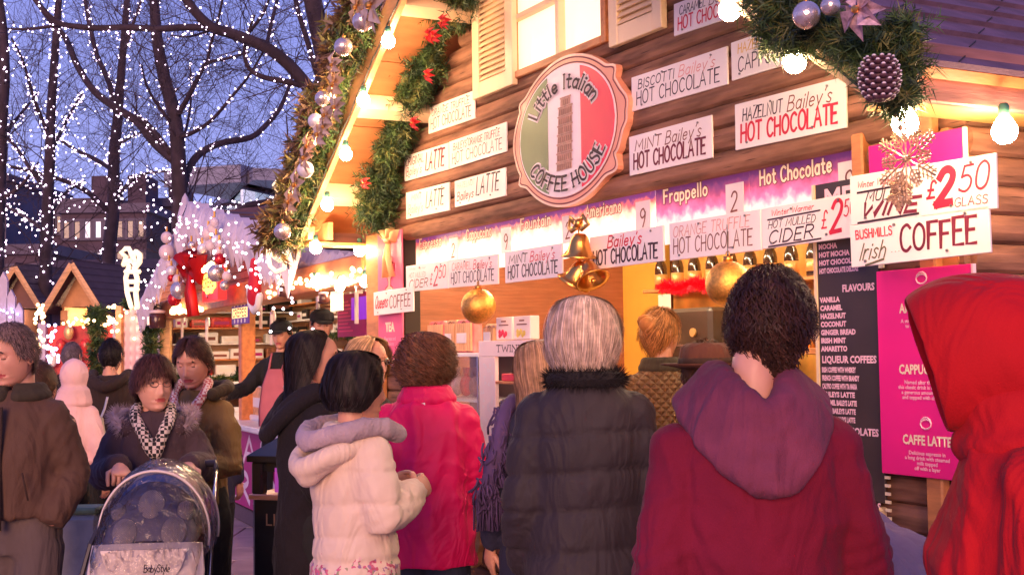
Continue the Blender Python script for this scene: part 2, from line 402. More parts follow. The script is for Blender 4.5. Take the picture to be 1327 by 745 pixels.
# ---------------------------------------------------------------- voxel-fused organic forms
def fused(mb, voxel=.012, smooth=3):
    me = D.meshes.new('tmp'); me.from_pydata(mb.v, [], mb.f); me.update()
    o = D.objects.new('tmp', me); COL.objects.link(o)
    r = o.modifiers.new('r', 'REMESH'); r.mode = 'VOXEL'; r.voxel_size = voxel; r.adaptivity = 0
    s = o.modifiers.new('s', 'SMOOTH'); s.factor = .5; s.iterations = smooth
    dg = bpy.context.evaluated_depsgraph_get(); dg.update()
    e = D.meshes.new_from_object(o.evaluated_get(dg)); D.objects.remove(o); D.meshes.remove(me)
    return e
def arrays(me):
    n = len(me.vertices); co = np.empty(n * 3); me.vertices.foreach_get('co', co)
    no = np.empty(n * 3); me.vertices.foreach_get('normal', no)
    return co.reshape(-1, 3), no.reshape(-1, 3)
def folds(co, amp=.006, freq=11, seed=0, zs=.55):
    r = np.random.RandomState(seed); p = co.copy(); p[:, 2] *= zs; out = np.zeros(len(p)); a = 1.0; f = freq
    wp = p + .035 * np.sin(p[:, [1, 2, 0]] * 9 + r.uniform(0, 6, 3)) + .02 * np.sin(p[:, [2, 0, 1]] * 21 + r.uniform(0, 6, 3))
    for o in range(4):
        k = r.normal(size=3); k /= np.linalg.norm(k); k2 = r.normal(size=3); k2 /= np.linalg.norm(k2)
        ph = wp @ k * f + r.uniform(0, 6)
        ridge = 1 - np.abs(np.sin(ph + .9 * np.sin(wp @ k2 * f * .6)))
        env = .5 + .5 * np.sin(wp @ k2 * f * .35 + r.uniform(0, 6))
        out += a * (ridge ** 2) * env; a *= .72; f *= 1.5
    return (out - out.mean()) * amp
def finish(me, name, mats, parent, disp=None, label=None, kind=None, smooth=True):
    if disp is not None:
        co, no = arrays(me); co = co + no * disp(co, no)[:, None]
        me.vertices.foreach_set('co', co.ravel())
    me.materials.clear()
    for q in (mats if isinstance(mats, (list, tuple)) else [mats]): me.materials.append(q)
    me.polygons.foreach_set('use_smooth', [smooth] * len(me.polygons)); me.update()
    me.name = name
    return link(name, me, parent, kind, label)
# ================================================================ materials of the place
LOG = mat('log_wood', (.24, .115, .07), .75, var=.5, scale=3.2, bump=.3, bscale=16, stretch=(1.2, 5, 9), spec=.25, detail=8, knots=3.2)
PINE = mat('pine_wood', (.62, .34, .15), .5, var=.22, scale=4, bump=.2, bscale=20, stretch=(2, 2, 8))
OPINE = mat('orange_pine', (.50, .20, .07), .5, var=.25, scale=4, bump=.2, bscale=20, stretch=(2, 9, 9))
SHUT = mat('cream_paint', (.86, .66, .40), .45, var=.08, scale=5, bump=.15)
SHING = mat('roof_felt', (.12, .065, .11), .85, var=.3, scale=9, bump=.5, bscale=120)
BOARD = mat('white_board', (.88, .78, .72), .35, var=.05, scale=4)
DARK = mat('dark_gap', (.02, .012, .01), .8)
CUTE = mat('steel', (.6, .6, .62), .25, metal=1, var=.1)
BLK = mat('ink_black', (.035, .012, .02), .6); RED = mat('ink_red', (.62, .015, .04), .5); MAR = mat('ink_maroon', (.16, .01, .03), .6)
BRN = mat('ink_brown', (.22, .07, .05), .6); YEL = mat('ink_yellow', (.8, .5, .12), .6); PNK = mat('ink_faded', (.72, .33, .28), .6)
GRY = mat('ink_olive', (.12, .11, .05), .6)
INKS = dict(k=BLK, r=RED, m=MAR, b=BRN, y=YEL, p=PNK, g=GRY)
BULB = mat('bulb_glass_lit', (1, .9, .7), .3, emit=150, ecol=(1, .66, .36), var=0)
SOCK = mat('green_socket', (.03, .12, .09), .5)
CABLE = mat('black_cable', (.02, .02, .02), .6)
MAG = mat('magenta_print', (.80, .01, .22), .4, var=.05, scale=2)
PALEP = mat('pale_pink_print', (.9, .55, .62), .5, var=.05)
CREAMP = mat('cream_print', (.9, .75, .5), .5, var=.05)
GOLD = mat('gold_metal', (.85, .42, .10), .28, metal=1, var=.12, scale=8, bump=.1, bscale=60)
WHITE = mat('white_plastic', (.82, .78, .78), .4, var=.04)

hp = HUT.px
L = hp(1256, 300).x
xwl, ztop, xwr = hp(527, 302).x, 2.2, hp(1112, 174).x
ztop = (hp(527, 302).z + hp(1110, 174.5).z) / 2
PIT = .083; OV = .42; SE = .2
zc = hp(627, 583, 0).z                        # counter height
zeave = 2.19; SL = .67
apx = L / 2
def zroof(x): return zeave + SL * (min(x, L - x) + SE)
hutT = thing('market_hut', 'timber log-walled coffee hut with steep gabled roof and wide serving window', 'hut', HUT)

# ---- log boards
def log_mesh(length, end=False):
    mb = MB(); prof = [(.03, .001), (-.004, .001), (-.016, .010), (-.024, .030), (-.025, .052), (-.018, .074), (-.004, .0825), (.03, .0825)]
    v = []
    for x in (0, length): v += [(x, a, b) for a, b in prof]
    k = len(prof); f = [tuple(range(k)), tuple(range(2 * k - 1, k - 1, -1))] + [(i, (i + 1) % k, (i + 1) % k + k, i + k)[::-1] for i in range(k)]
    mb.add(v, f); return mb
wx0, wx1 = hp(667, 60).x, hp(796, 60).x
wz0 = (hp(672, 106).z + hp(793, 57).z) / 2
_logs = {}
def logboard(x0, x1, row, parent):
    key = round(x1 - x0, 2)
    if key not in _logs: _logs[key] = log_mesh(x1 - x0).mesh('log_board', LOG)
    o = link('log_board', _logs[key], parent); o.location = (x0, 0, row * PIT); return o
rows = int(3.85 / PIT)
for i in range(rows):
    z0 = i * PIT; zm = z0 + PIT / 2
    a, b = 0.0, L
    if zm > zeave + .1:
        k = (zm - zeave) / SL - SE; a, b = max(0, k - .02), min(L, L - k + .02)
        if b - a < .1: continue
    if zc < zm < ztop: segs = [(a, xwl - .05), (xwr + .06, b)]
    elif zm > wz0 and z0 < wz0 + .95: segs = [(a, wx0), (wx1, b)]
    else: segs = [(a, b)]
    for s0, s1 in segs: logboard(s0, s1, i, hutT)
# side wall (right) and left wall, back wall
HD = 2.4
sm = log_mesh(HD).mesh('log_board', LOG)
for i in range(int(2.33 / PIT)):
    o = link('log_board', sm, hutT); o.rotation_euler = (0, 0, math.pi / 2); o.location = (L, 0, i * PIT)
    o = link('log_board', sm, hutT); o.rotation_euler = (0, 0, -math.pi / 2); o.location = (0, HD, i * PIT)
# inner skins, floor, ceiling, back
INW = mat('inner_boards', (.34, .12, .06), .5, var=.2, scale=5, stretch=(1, 1, 12), bump=.4, bscale=9)
INY = mat('inner_yellow', (.95, .50, .08), .5, var=.08, scale=3)
mb = MB(); mb.box(.03, HD - .05, .0, L - .03, HD, 2.5); mb.build('back_wall', INW, hutT)
ilog = log_mesh(L - .08).mesh('inner_board', INW)
for k in range(27):
    o = link('inner_board', ilog, hutT); o.location = (.04, HD - .07, .1 + k * .086)
for xw in (.035, L - .06): mb = MB(); mb.box(xw, .04, 0.1, xw + .025, HD - .1, 2.4); mb.build('inner_wall', INW, hutT)
mb = MB(); mb.box(.035, .035, 2.36, L - .035, HD - .1, 2.4); mb.build('ceiling', mat('ceiling_cream', (.8, .62, .42), .6), hutT)
mb = MB(); mb.box(.03, .03, .02, L - .03, HD, .12); mb.build('floor', INW, hutT)
# opening frame
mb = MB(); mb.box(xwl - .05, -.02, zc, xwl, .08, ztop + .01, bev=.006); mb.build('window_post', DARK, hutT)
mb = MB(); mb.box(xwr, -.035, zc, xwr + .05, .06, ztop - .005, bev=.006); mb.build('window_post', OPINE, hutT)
mb = MB(); mb.box(xwl - .1, -.16, zc - .035, xwr + .1, .3, zc, bev=.008); mb.build('counter', SHUT, hutT)
# corner boards: left and right (with scalloped log ends)
mb = MB(); mb.box(-.03, -.06, 0, .2, -.027, ztop + .02, bev=.005); mb.build('corner_board', OPINE, hutT)
mb = MB(); mb.box(L - .13, -.062, 0, L - .07, -.027, 2.2, bev=.005); mb.build('corner_post', OPINE, hutT)
for i in range(0, 26):
    mb = MB(); mb.tube([(L - .05, -.03, i * PIT + PIT * .5), (L - .05, .02, i * PIT + PIT * .5)], [(.035, .041)] * 2, 10, ref=(1, 0, 0)); mb.build('log_end', OPINE, hutT)

# ---- roof: slabs, felt rows, rakes, purlins, eaves
def slope_pt(side, s, y, off=0):
    """s metres up the slope from the eave, off = height above the slab, side -1 left +1 right"""
    c = 1 / math.hypot(1, SL); dx, dz = c, SL * c
    x = -SE + s * dx; z = zeave + .0 + s * dz
    x -= off * dz; z += off * dx
    return (x if side < 0 else L - x, y, z)
SLEN = (apx + SE) * math.hypot(1, SL)
SOFF = mat('soffit_board', (.42, .15, .055), .55, var=.2, scale=5, bump=.2, stretch=(4, 1, 4))
for side in (-1, 1):
    for k in range(6):                        # soffit boards run along the roof depth
        s0, s1 = SLEN * k / 6 + .003, SLEN * (k + 1) / 6 - .003
        P = [slope_pt(side, s, y, o) for o in (.03, .06) for s in (s0, s1) for y in (-OV, HD + .3)]
        mb = MB(); mb.add(P, [(0, 1, 3, 2), (4, 6, 7, 5), (0, 4, 5, 1), (2, 3, 7, 6), (0, 2, 6, 4), (1, 5, 7, 3)]); mb.build('roof_board', SOFF, hutT)
    nrow = 19
    for k in range(nrow):
        s0, s1 = SLEN * k / nrow - .03, SLEN * (k + 1) / nrow + .02
        P = [slope_pt(side, s0, -OV - .04, .088), slope_pt(side, s0, HD + .3, .088), slope_pt(side, s1, -OV - .04, .069), slope_pt(side, s1, HD + .3, .069),
             slope_pt(side, s0, -OV - .04, .072), slope_pt(side, s0, HD + .3, .072), slope_pt(side, s1, -OV - .04, .064), slope_pt(side, s1, HD + .3, .064)]
        mb = MB(); mb.add(P, [(0, 1, 3, 2), (4, 6, 7, 5), (0, 4, 5, 1), (2, 3, 7, 6), (0, 2, 6, 4), (1, 5, 7, 3)]); mb.build('shingle_row', SHING, hutT)
        # cut lines between the tabs of each row
        mb = MB()
        for q in range(8):
            yy = -OV + .1 + q * .36 + (k % 2) * .18
            A = slope_pt(side, s0 + .005, yy, .0895); B = slope_pt(side, s0 + .1, yy + .12, .081)
            mb.tube([A, B], .002, 4)
        mb.build('tab_joint', DARK, hutT)
    # rake board and its pale edge
    P = [slope_pt(side, s, y, o) for o in (-.07, .075) for s in (-.02, SLEN) for y in (-OV - .03, -OV)]
    mb = MB(); mb.add(P, [(0, 1, 3, 2), (4, 6, 7, 5), (0, 4, 5, 1), (2, 3, 7, 6), (0, 2, 6, 4), (1, 5, 7, 3)]); mb.build('rake_board', PINE, hutT)
    # eave fascia and eave board
    xe = -SE if side < 0 else L + SE
    mb = MB(); mb.box(min(xe, xe - side * .03), -OV, zeave - .03, max(xe, xe - side * .03), HD + .3, zeave + .125, bev=.004)
    mb.build('fascia_board', mat('fascia_wood', (.28, .12, .10), .5, var=.35, scale=3, bump=.4, bscale=12, stretch=(8, 1.2, 9)), hutT)
    mb = MB(); mb.box(*( (-SE + .03, -OV + .02, zeave - .028, -.03, HD, zeave - .012) if side < 0 else (L + .03, -OV + .02, zeave - .028, L + SE - .03, HD, zeave - .012)))
    mb.build('eave_board', mat('eave_yellow', (.85, .50, .16), .5, var=.1), hutT)
    for s in (.42, 1.12, 1.82, 2.4):
        P = [slope_pt(side, ss, y, o) for o in (-.075, .028) for ss in (s, s + .07) for y in (-OV, -.0)]
        mb = MB(); mb.add(P, [(0, 1, 3, 2), (4, 6, 7, 5), (0, 4, 5, 1), (2, 3, 7, 6), (0, 2, 6, 4), (1, 5, 7, 3)]); mb.build('purlin', SHUT, hutT)
mb = MB(); mb.box(-SE + .03, -OV + .0, zeave + .0, -.0, -OV + .04, zeave + .07); mb.box(-SE + .03, -.3, zeave, 0, -.27, zeave + .1); mb.build('eave_rail', PINE, hutT)

# ---- upper window with shutters
WLIT = mat('lit_curtain', (.9, .85, .7), .5, emit=.62, ecol=(1, .80, .50), var=.05)
wt = hutT
wf = MB()
H0, H1 = wz0, wz0 + .95; t = .035
fy = -.045
ww = wx1 - wx0
for (a, b, c, d) in [(wx0, H0, wx0 + t, H1), (wx1 - t, H0, wx1, H1), (wx0 + t, H0, wx1 - t, H0 + t), (wx0 + t, H1 - t, wx1 - t, H1)]:
    wf.box(a, fy, b, c, .03, d, bev=.005)
win = wf.build('window', OPINE, hutT)
mb = MB()
xm = wx0 + ww * .53
mb.box(xm - .014, fy + .008, H0 + t, xm + .014, .02, H1 - t, bev=.003)
zmun = hp(700, 12).z
mb.box(wx0 + t, fy + .01, zmun - .012, xm - .014, .02, zmun + .012, bev=.003); mb.box(xm + .014, fy + .01, zmun + .05, wx1 - t, .02, zmun + .074, bev=.003)
mb.build('glazing_bar', SHUT, win)
mb = MB(); mb.box(wx0 + t, -.0, H0 + t, wx1 - t, .01, H1 - t); mb.build('pane', WLIT, win)
for (pa, pb, zb) in ((616, 668, (hp(619, 133).z + hp(668, 116).z) / 2), (794, 863, (hp(795, 67).z + hp(863, 43).z) / 2)):
    a, b = hp(pa, 60, -.04).x, hp(pb, 60, -.04).x; top = zb + 1.15
    mb = MB(); r = (b - a) * .17
    mb.box(a, -.06, zb, a + r, -.03, top, bev=.003); mb.box(b - r, -.06, zb, b, -.03, top, bev=.003); mb.box(a + r, -.058, zb, b - r, -.03, zb + .075, bev=.003)
    mb.box(a + r, -.036, zb + .075, b - r, -.031, top)
    sh = mb.build('shutter', SHUT, hutT)
    sl = MB(); sl.box(a + r + .001, -.056, 0, b - r - .001, -.051, .026, M=Matrix.Rotation(R_(0), 4, 'X')); 
    for q in range(0, len(sl.v)): pass
    sl.v = [(x, y - .004 if z < .01 else y + .014, z) for x, y, z in sl.v]
    sme = sl.mesh('slat', SHUT)
    for q in range(int((top - zb - .09) / .027)):
        o = link('slat', sme, sh); o.location = (0, 0, zb + .078 + q * .027)

# ---- hand-lettered boards
NAIL = mat('nail', (.25, .22, .2), .4, metal=.8)
def sign(tl, tr, bl, lines, label, y=-.03, group='hand-lettered drink boards on the hut', nails=True, fr=HUT, thick=.008):
    a, b, c = fr.px(*tl, y), fr.px(*tr, y), fr.px(*bl, y)
    w = math.hypot(b.x - a.x, b.z - a.z); h = a.z - c.z; be = math.atan2(b.z - a.z, b.x - a.x)
    t = thing('drink_sign', label, 'sign', fr, a, Matrix.Rotation(-be, 4, 'Y'), group)
    mb = MB(); mb.box(0, 0, -h, w, thick, 0, bev=.0015); mb.build('board', BOARD, t)
    groups = {}
    for (txt, col, x0, y0, x1, y1, th, sl, up) in lines: groups.setdefault(col, []).append((txt, x0, y0, x1, y1, th, sl, up))
    for col, ls in groups.items():
        mb = MB()
        for (txt, x0, y0, x1, y1, th, sl, up) in ls:
            if txt == '_': ribbon(mb, [(x0 * w, -y0 * h), (x1 * w, -y1 * h)], th * .02, -.0013)
            else: write(mb, txt, x0 * w, -y1 * h, x1 * w, -y0 * h, -.0008, th, sl, up=up * h)
        mb.build('lettering', INKS[col], t)
    if nails:
        mb = MB()
        for u, v in ((.35, .12), (.12, .88), (.72, .85), (.85, .1)): mb.tube([(u * w, -.0005, -v * h), (u * w, -.005, -v * h)], .004, 6)
        mb.build('nail', NAIL, t)
    return t
def HC(top, tc, bc='m', bold=.17, top2=None, t2c=None, split=.5):
    o = [('HOT CHOCOLATE', bc, .06, .48, .93, .86, bold, .05, 0)]
    if top2: o += [(top, tc, .08, .14, split - .02, .40, .12, .12, 0), (top2, t2c, split + .02, .12, .90, .42, .1, .25, 0)]
    else: o += [(top, tc, .08, .14, .9, .38, .11, .15, 0)]
    return o
sign((555, 140), (615, 117), (555, 174), HC('ORANGE TRUFFLE', 'r', 'k', .1), 'cream board reading orange truffle hot chocolate, just left of the left shutter')
sign((524, 203), (581, 185), (525, 235), [('ORIGINAL', 'm', .04, .12, .46, .42, .14, .1, 0), ("Bailey's", 'r', .05, .5, .42, .82, .1, .2, 0), ('LATTE', 'm', .5, .14, .93, .78, .13, .25, 0)], 'board reading original latte, half tucked behind the green garland')
sign((582, 184), (656, 158), (583, 219), HC('BAILEYS ORANGE TRUFFLE', 'r', 'k', .08), 'board with two-line faded lettering, immediately right of the original latte board')
sign((526, 250), (582, 236), (527, 284), [('MINT', 'b', .14, .14, .38, .34, .1, .1, 0), ("Bailey's", 'p', .06, .5, .42, .82, .1, .2, 0), ('LATTE', 'k', .48, .16, .9, .72, .1, .25, 0)], 'mint latte board, lowest at the far left of the hut gable')
sign((589, 235), (655, 217), (589, 269), [('HAZELNUT', 'p', .06, .12, .42, .32, .08, .1, 0), ("Baileys", 'r', .05, .46, .4, .78, .12, .2, 0), ('LATTE', 'k', .44, .08, .9, .72, .1, .25, 0)], 'hazelnut latte board, just left of the oval plaque')
sign((873, 6), (975, -32), (875, 47), HC('CARAMEL', 'k', 'r', .14, "Bailey's", 'b', .45), 'caramel hot chocolate board cut off by the top of the picture, behind a lit bulb')
sign((818, 101), (942, 60), (819, 145), HC('BISCOTTI', 'k', 'k', .1, "Bailey's", 'p', .5), 'biscotti hot chocolate board, middle board above the mint one')
sign((947, 56), (1046, 22), (949, 105), [('HAZELNUT', 'y', .1, .1, .6, .34, .14, .1, 0), ('CAPPUCCINO', 'k', .1, .45, 1.0 - .04, .82, .1, .05, 0)], 'cappuccino board with yellow top line, partly hidden by garland')
sign((815, 178), (922, 149), (817, 228), HC('MINT', 'b', 'm', .16, "Bailey's", 'b', .44), 'mint hot chocolate board in maroon lettering, right of the oval plaque')
sign((952, 136), (1096, 99), (954, 195), HC('HAZELNUT', 'k', 'r', .16, "Bailey's", 'b', .48), 'hazelnut hot chocolate board in bold red lettering, largest on the gable')
# boards strung across the opening
g2 = 'drink boards strung across the serving window'
YS = -.10
cid = lambda: [('Winter Warmer', 'r', .12, .08, .6, .22, .12, .2, 0), ('_', 'k', .08, .3, .66, .27, .25, 0, 0), ('HOT MULLED', 'k', .08, .34, .62, .52, .12, .25, 0), ('CIDER', 'k', .08, .58, .6, .88, .13, .2, 0), ('_', 'k', .08, .96, .66, .93, .25, 0, 0), ('£', 'r', .67, .3, .74, .7, .1, .2, 0), ('2', 'r', .76, .1, .9, .82, .14, .2, 0), ('50', 'r', .9, .12, 1.02, .5, .09, .2, 0)]
sign((526, 345), (580, 338), (527, 378), [('Winter Warmer', 'p', .08, .08, .5, .18, .1, .2, 0), ('HOT MULLED', 'p', .08, .3, .5, .48, .12, .2, 0), ('CIDER', 'b', .08, .56, .56, .86, .13, .2, 0), ('£', 'r', .6, .4, .66, .8, .1, .2, 0), ('2', 'r', .68, .16, .8, .86, .1, .2, 0), ('50', 'r', .8, .16, .97, .6, .1, .2, 0)], 'mulled cider price board, furthest left of the strung boards', YS, g2)
sign((581, 337), (645, 329), (582, 373), HC('CARAMEL', 'p', 'k', .1, "Bailey's", 'r', .5), 'second strung board from the left, thin lettering, touching the cider board', YS, g2)
sign((654, 327), (728, 315), (656, 367), HC('MINT', 'g', 'k', .12, "Bailey's", 'r', .44), 'strung mint hot chocolate board left of the gold bells', YS, g2)
sign((764, 308), (859, 292), (766, 350), [("Bailey's", 'r', .26, .06, .74, .4, .14, .2, 0), ('HOT CHOCOLATE', 'k', .05, .46, .93, .88, .15, .05, 0)], 'strung hot chocolate board right of the gold bells, red word on top', YS, g2)
sign((867, 290), (985, 271), (868, 338), [('ORANGE TRUFFLE', 'p', .05, .1, .9, .38, .09, .15, 0), ('HOT CHOCOLATE', 'b', .05, .44, .92, .84, .09, .05, 0)], 'strung orange truffle board above the red tinsel', YS - .02, g2)
sign((986, 271), (1106, 250), (988, 323), cid(), 'strung mulled cider board with big red price, left of the mulled wine board', YS - .02, g2)
sign((1101, 229), (1290, 198), (1104, 292), [('Winter Warmer', 'r', .06, .14, .36, .26, .12, .2, 0), ('_', 'k', .06, .36, .4, .33, .3, 0, 0), ('MULLED', 'k', .12, .36, .46, .56, .14, .25, 0), ('WINE', 'm', .08, .6, .52, .86, .26, .25, 0), ('_', 'k', .06, .97, .5, .92, .3, 0, 0), ('£', 'r', .56, .34, .63, .66, .16, .2, 0), ('2', 'r', .62, .16, .75, .8, .24, .2, 0), ('.', 'r', .76, .52, .78, .56, .5, 0, 0), ('50', 'r', .77, .14, .97, .62, .1, .2, 0), ('GLASS', 'm', .74, .72, .95, .88, .12, .1, 0)],
     'mulled wine board behind the hanging snowflake, with large red price', -.22, 'large boards at the right corner of the hut', True)
sign((1101, 293), (1281, 266), (1103, 347), [('BUSHMILLS', 'r', .05, .14, .33, .34, .16, -.05, 0), ('Irish', 'g', .07, .45, .30, .84, .1, .4, 0), ('...', 'g', .32, .70, .38, .74, .4, 0, 0), ('_', 'g', .12, .98, .26, .88, .3, 0, 0), ('COFFEE', 'm', .39, .18, .92, .76, .13, .05, 0)],
     'irish coffee board hung directly below the mulled wine board', -.22, 'large boards at the right corner of the hut', True)
sign((484, 379), (535, 371), (486, 409), [('Queens', 'r', .04, .2, .4, .7, .12, .4, 0), ('COFFEE', 'b', .42, .26, .95, .76, .11, .1, 0)], 'small coffee board across the pink panel at the left corner of the hut', -.11, 'hand-lettered drink boards on the hut')

# ---- oval plaque
oc = hp(739, 168, -.05); A = (hp(798, 168, -.05).x - hp(675, 168, -.05).x) / 2; B_ = .272
oc.x = (hp(798, 168, -.05).x + hp(675, 168, -.05).x) / 2
pl = thing('oval_plaque', 'oval italian coffee house plaque with scrolled salmon frame and leaning tower', 'sign', HUT, oc)
SALM = mat('salmon_paint', (.80, .34, .22), .35, var=.06, scale=3); FG = mat('flag_green', (.13, .20, .07), .4, var=.1)
FW = mat('flag_white', (.85, .74, .74), .4, var=.04); FR = mat('flag_red', (.80, .03, .07), .4, var=.06)
RIM = mat('rim_cream', (.9, .6, .42), .35); TWR = mat('tower_brown', (.24, .10, .07), .6, var=.3, scale=30)
def outl(k):
    P = []
    for i in range(160):
        th = 2 * math.pi * i / 160; r = 1.165 * k
        for c, wd, h in ((36, 5, .10), (30, 3, -.02), (8, 9, .09), (-5, 5, .05), (-38, 6, .12), (-30, 2.5, -.04), (147, 5, .07), (152, 2.5, -.03), (180, 16, .03), (212, 5, .10), (207, 2.5, -.04), (90, 20, .015), (270, 24, .02)):
            d = (math.degrees(th) - c + 180) % 360 - 180
            r += h * math.exp(-(d / wd) ** 2)
        P.append((A * r * math.cos(th), B_ * r * math.sin(th)))
    return P
mb = MB(); mb.extrude(outl(1), 0, .03); mb.build('frame', SALM, pl, label='scrolled salmon frame')
mb = MB(); O = outl(.955); ribbon(mb, O + [O[0]], .006, -.001); O = [(A * 1.035 * math.cos(q / 48 * 2 * math.pi), B_ * 1.05 * math.sin(q / 48 * 2 * math.pi)) for q in range(49)]; ribbon(mb, O, .006, -.001); mb.build('line', MAR, pl)
mb = MB(); O = outl(.985); ribbon(mb, O + [O[0]], .01, -.0006); mb.build('rim', RIM, pl)
def disc(x0, x1, y, n=24):
    P = []
    x0, x1 = max(x0, -.9999), min(x1, .9999)
    for i in range(n + 1):
        x = x0 + (x1 - x0) * i / n; P.append((A * x, B_ * math.sqrt(1 - x * x)))
    for i in range(n, -1, -1):
        x = x0 + (x1 - x0) * i / n; P.append((A * x, -B_ * math.sqrt(1 - x * x)))
    return P
mb = MB(); mb.extrude([(A * 1.02 * math.cos(q / 64 * 2 * math.pi), B_ * 1.03 * math.sin(q / 64 * 2 * math.pi)) for q in range(64)], -.003, 0); mb.build('face', FW, pl)
mb = MB(); mb.extrude(disc(-1, -.36, 0), -.0045, -.0032); mb.build('green_band', FG, pl)
mb = MB(); mb.extrude(disc(.34, 1, 0), -.0045, -.0032); mb.build('red_band', FR, pl)
mb = MB()
tw = lambda u, z: (A * -.02 + u + (z - .0) * -.06 * 0 + (z + .17) * .07, z)
for q in range(8):
    z0 = -.165 + q * .039; w_ = (.062 - q * .0012) if q < 7 else .04
    mb.extrude([tw(-w_, z0), tw(w_, z0), tw(w_ * .97, z0 + .030), tw(-w_ * .97, z0 + .030)], -.0062, -.0047)
    mb.extrude([tw(-w_ * 1.1, z0 + .031), tw(w_ * 1.1, z0 + .031), tw(w_ * 1.1, z0 + .0375), tw(-w_ * 1.1, z0 + .0375)], -.0066, -.0047)
mb.build('tower', mat('tower_tan', (.45, .24, .18), .6, var=.35, scale=40), pl)
mb = MB()
for q in range(8):
    z0 = -.165 + q * .039
    for c in range(-3, 4):
        w_ = .058 - q * .001
        if q == 7 and abs(c) > 1: continue
        a = tw(c * w_ / 3.4, z0 + .003); mb.extrude([a, (a[0] + .007, a[1]), (a[0] + .007, a[1] + .022), (a[0], a[1] + .022)], -.0068, -.0063)
mb.build('tower_arch', TWR, pl)
def arc(a0, a1, base, flip):
    def fn(p):
        u, y, v = p; th = R_(a0 + (a1 - a0) * u)
        r = base + (v if not flip else v - 1 + 1) * .0
        k = base + v * (.22 if not flip else -.22)
        return (A * k * math.cos(th), y, B_ * k * math.sin(th))
    return fn
for (txt, a0, a1, base, fl) in (('Little Italian', 152, 30, .66, False), ('COFFEE HOUSE', 214, 332, .93, True)):
    for (mt, th, y) in ((FW, .42, -.0052), (BLK, .17, -.0085)):
        mb = MB(); st, w = strokes(txt, .22, 0)
        f = arc(a0, a1, base, fl)
        for k, P in enumerate(st):
            Q = [(a / w, b) for a, b in P]
            # thickness in mapped space: build ribbon after mapping
            Q2 = [f((a, 0, b)) for a, b in Q]; ribbon(mb, [(q[0], q[2]) for q in Q2], th * .062, y - .0001 * (k % 5))
            if y < -.006:
                for e, q in ((Q[0], Q[1]), (Q[-1], Q[-2])):
                    a_, b_ = f((e[0] - .012, 0, e[1])), f((e[0] + .012, 0, e[1])); ribbon(mb, [(a_[0], a_[2]), (b_[0], b_[2])], .005, y - .0001 * (k % 5))
        mb.build('outline' if mt is FW else 'lettering', mt, pl)

# ---- posters and menu at the right
def panel(name, label, cat, tl, tr, bl, material, y, th=.01, group=None, border=None, fr=HUT):
    a, b, c = fr.px(*tl, y), fr.px(*tr, y), fr.px(*bl, y)
    w = b.x - a.x; h = a.z - c.z
    t = thing(name, label, cat, fr, a, None, group)
    mb = MB(); mb.box(0, 0, -h, w, th, 0, bev=.002); mb.build('board', material, t)
    return t, w, h
MENU = mat('menu_brown_black', (.045, .03, .03), .5, var=.15)
t, w, h = panel('menu_board', 'tall black menu board of coffees in white capitals, beside the magenta poster', 'menu', (1056, 240), (1135, 222), (1058, 640), MENU, -.045)
mb = MB(); mb.box(-.012, -.004, -h, .0, .012, 0); mb.build('edge_strip', SHUT, t)
btext('MENU', .1, t, 'heading', PALEP, (.04, -.001, -.09), bold=.003)
lines = [('', 0), ('', 0), ('MOCHA', 0), ('HOT MOCHA', 0), ('HOT CHOCOLATE', 0), ('HOT CHOCOLATE DELUXE', 0), ('', 0), ('FLAVOURS', 1), ('VANILLA', 0), ('CARAMEL', 0), ('HAZELNUT', 0), ('COCONUT', 0), ('GINGER BREAD', 0), ('IRISH MINT', 0), ('AMARETTO', 0), ('LIQUEUR COFFEES', 1), ('IRISH COFFEE WITH WHISKEY', 0), ('FRENCH COFFEE WITH BRANDY', 0), ('CALYPSO COFFEE WITH TIA MARIA', 0), ('BAILEYS LATTE', 0), ('CARAMEL BAILEYS LATTE', 0), ('MINT BAILEYS LATTE', 0), ('BISCOTTI BAILEYS LATTE', 0), ('LIQUEUR HOT CHOCOLATES', 1), ('ORIGINAL BAILEYS HOT CHOCOLATE', 0), ('CARAMEL BAILEYS HOT CHOCOLATE', 0), ('MINT BAILEYS HOT CHOCOLATE', 0), ('BISCOTTI BAILEYS HOT CHOCOLATE', 0), ('BRANDY HOT CHOCOLATE', 0), ('WHISKEY HOT CHOCOLATE', 0), ('RUM HOT CHOCOLATE', 0), ('SPECIALITY TEAS', 1)]
zz = -.13
for s, hd in lines:
    zz -= .036 if hd else .0255
    if s:
        btext(s, .03 if hd else .022, t, 'heading' if hd else 'text_line', PALEP, (w * (.93 if hd else .04), -.001, zz), bold=.0012, sx=min(1.0, (w * .8) / (len(s) * .017)) if not hd else .95, align='RIGHT' if hd else 'LEFT')
    if hd: zz -= .004
mb = MB(); 
for k in range(44): mb.extrude([(w * 1.0, -.2 - k * .024), (w * 1.0 + .02, -.2 - k * .024), (w + .02, -.209 - k * .024), (w, -.209 - k * .024)], -.001, .004)
mb.build('beaded_edge', CREAMP, t)
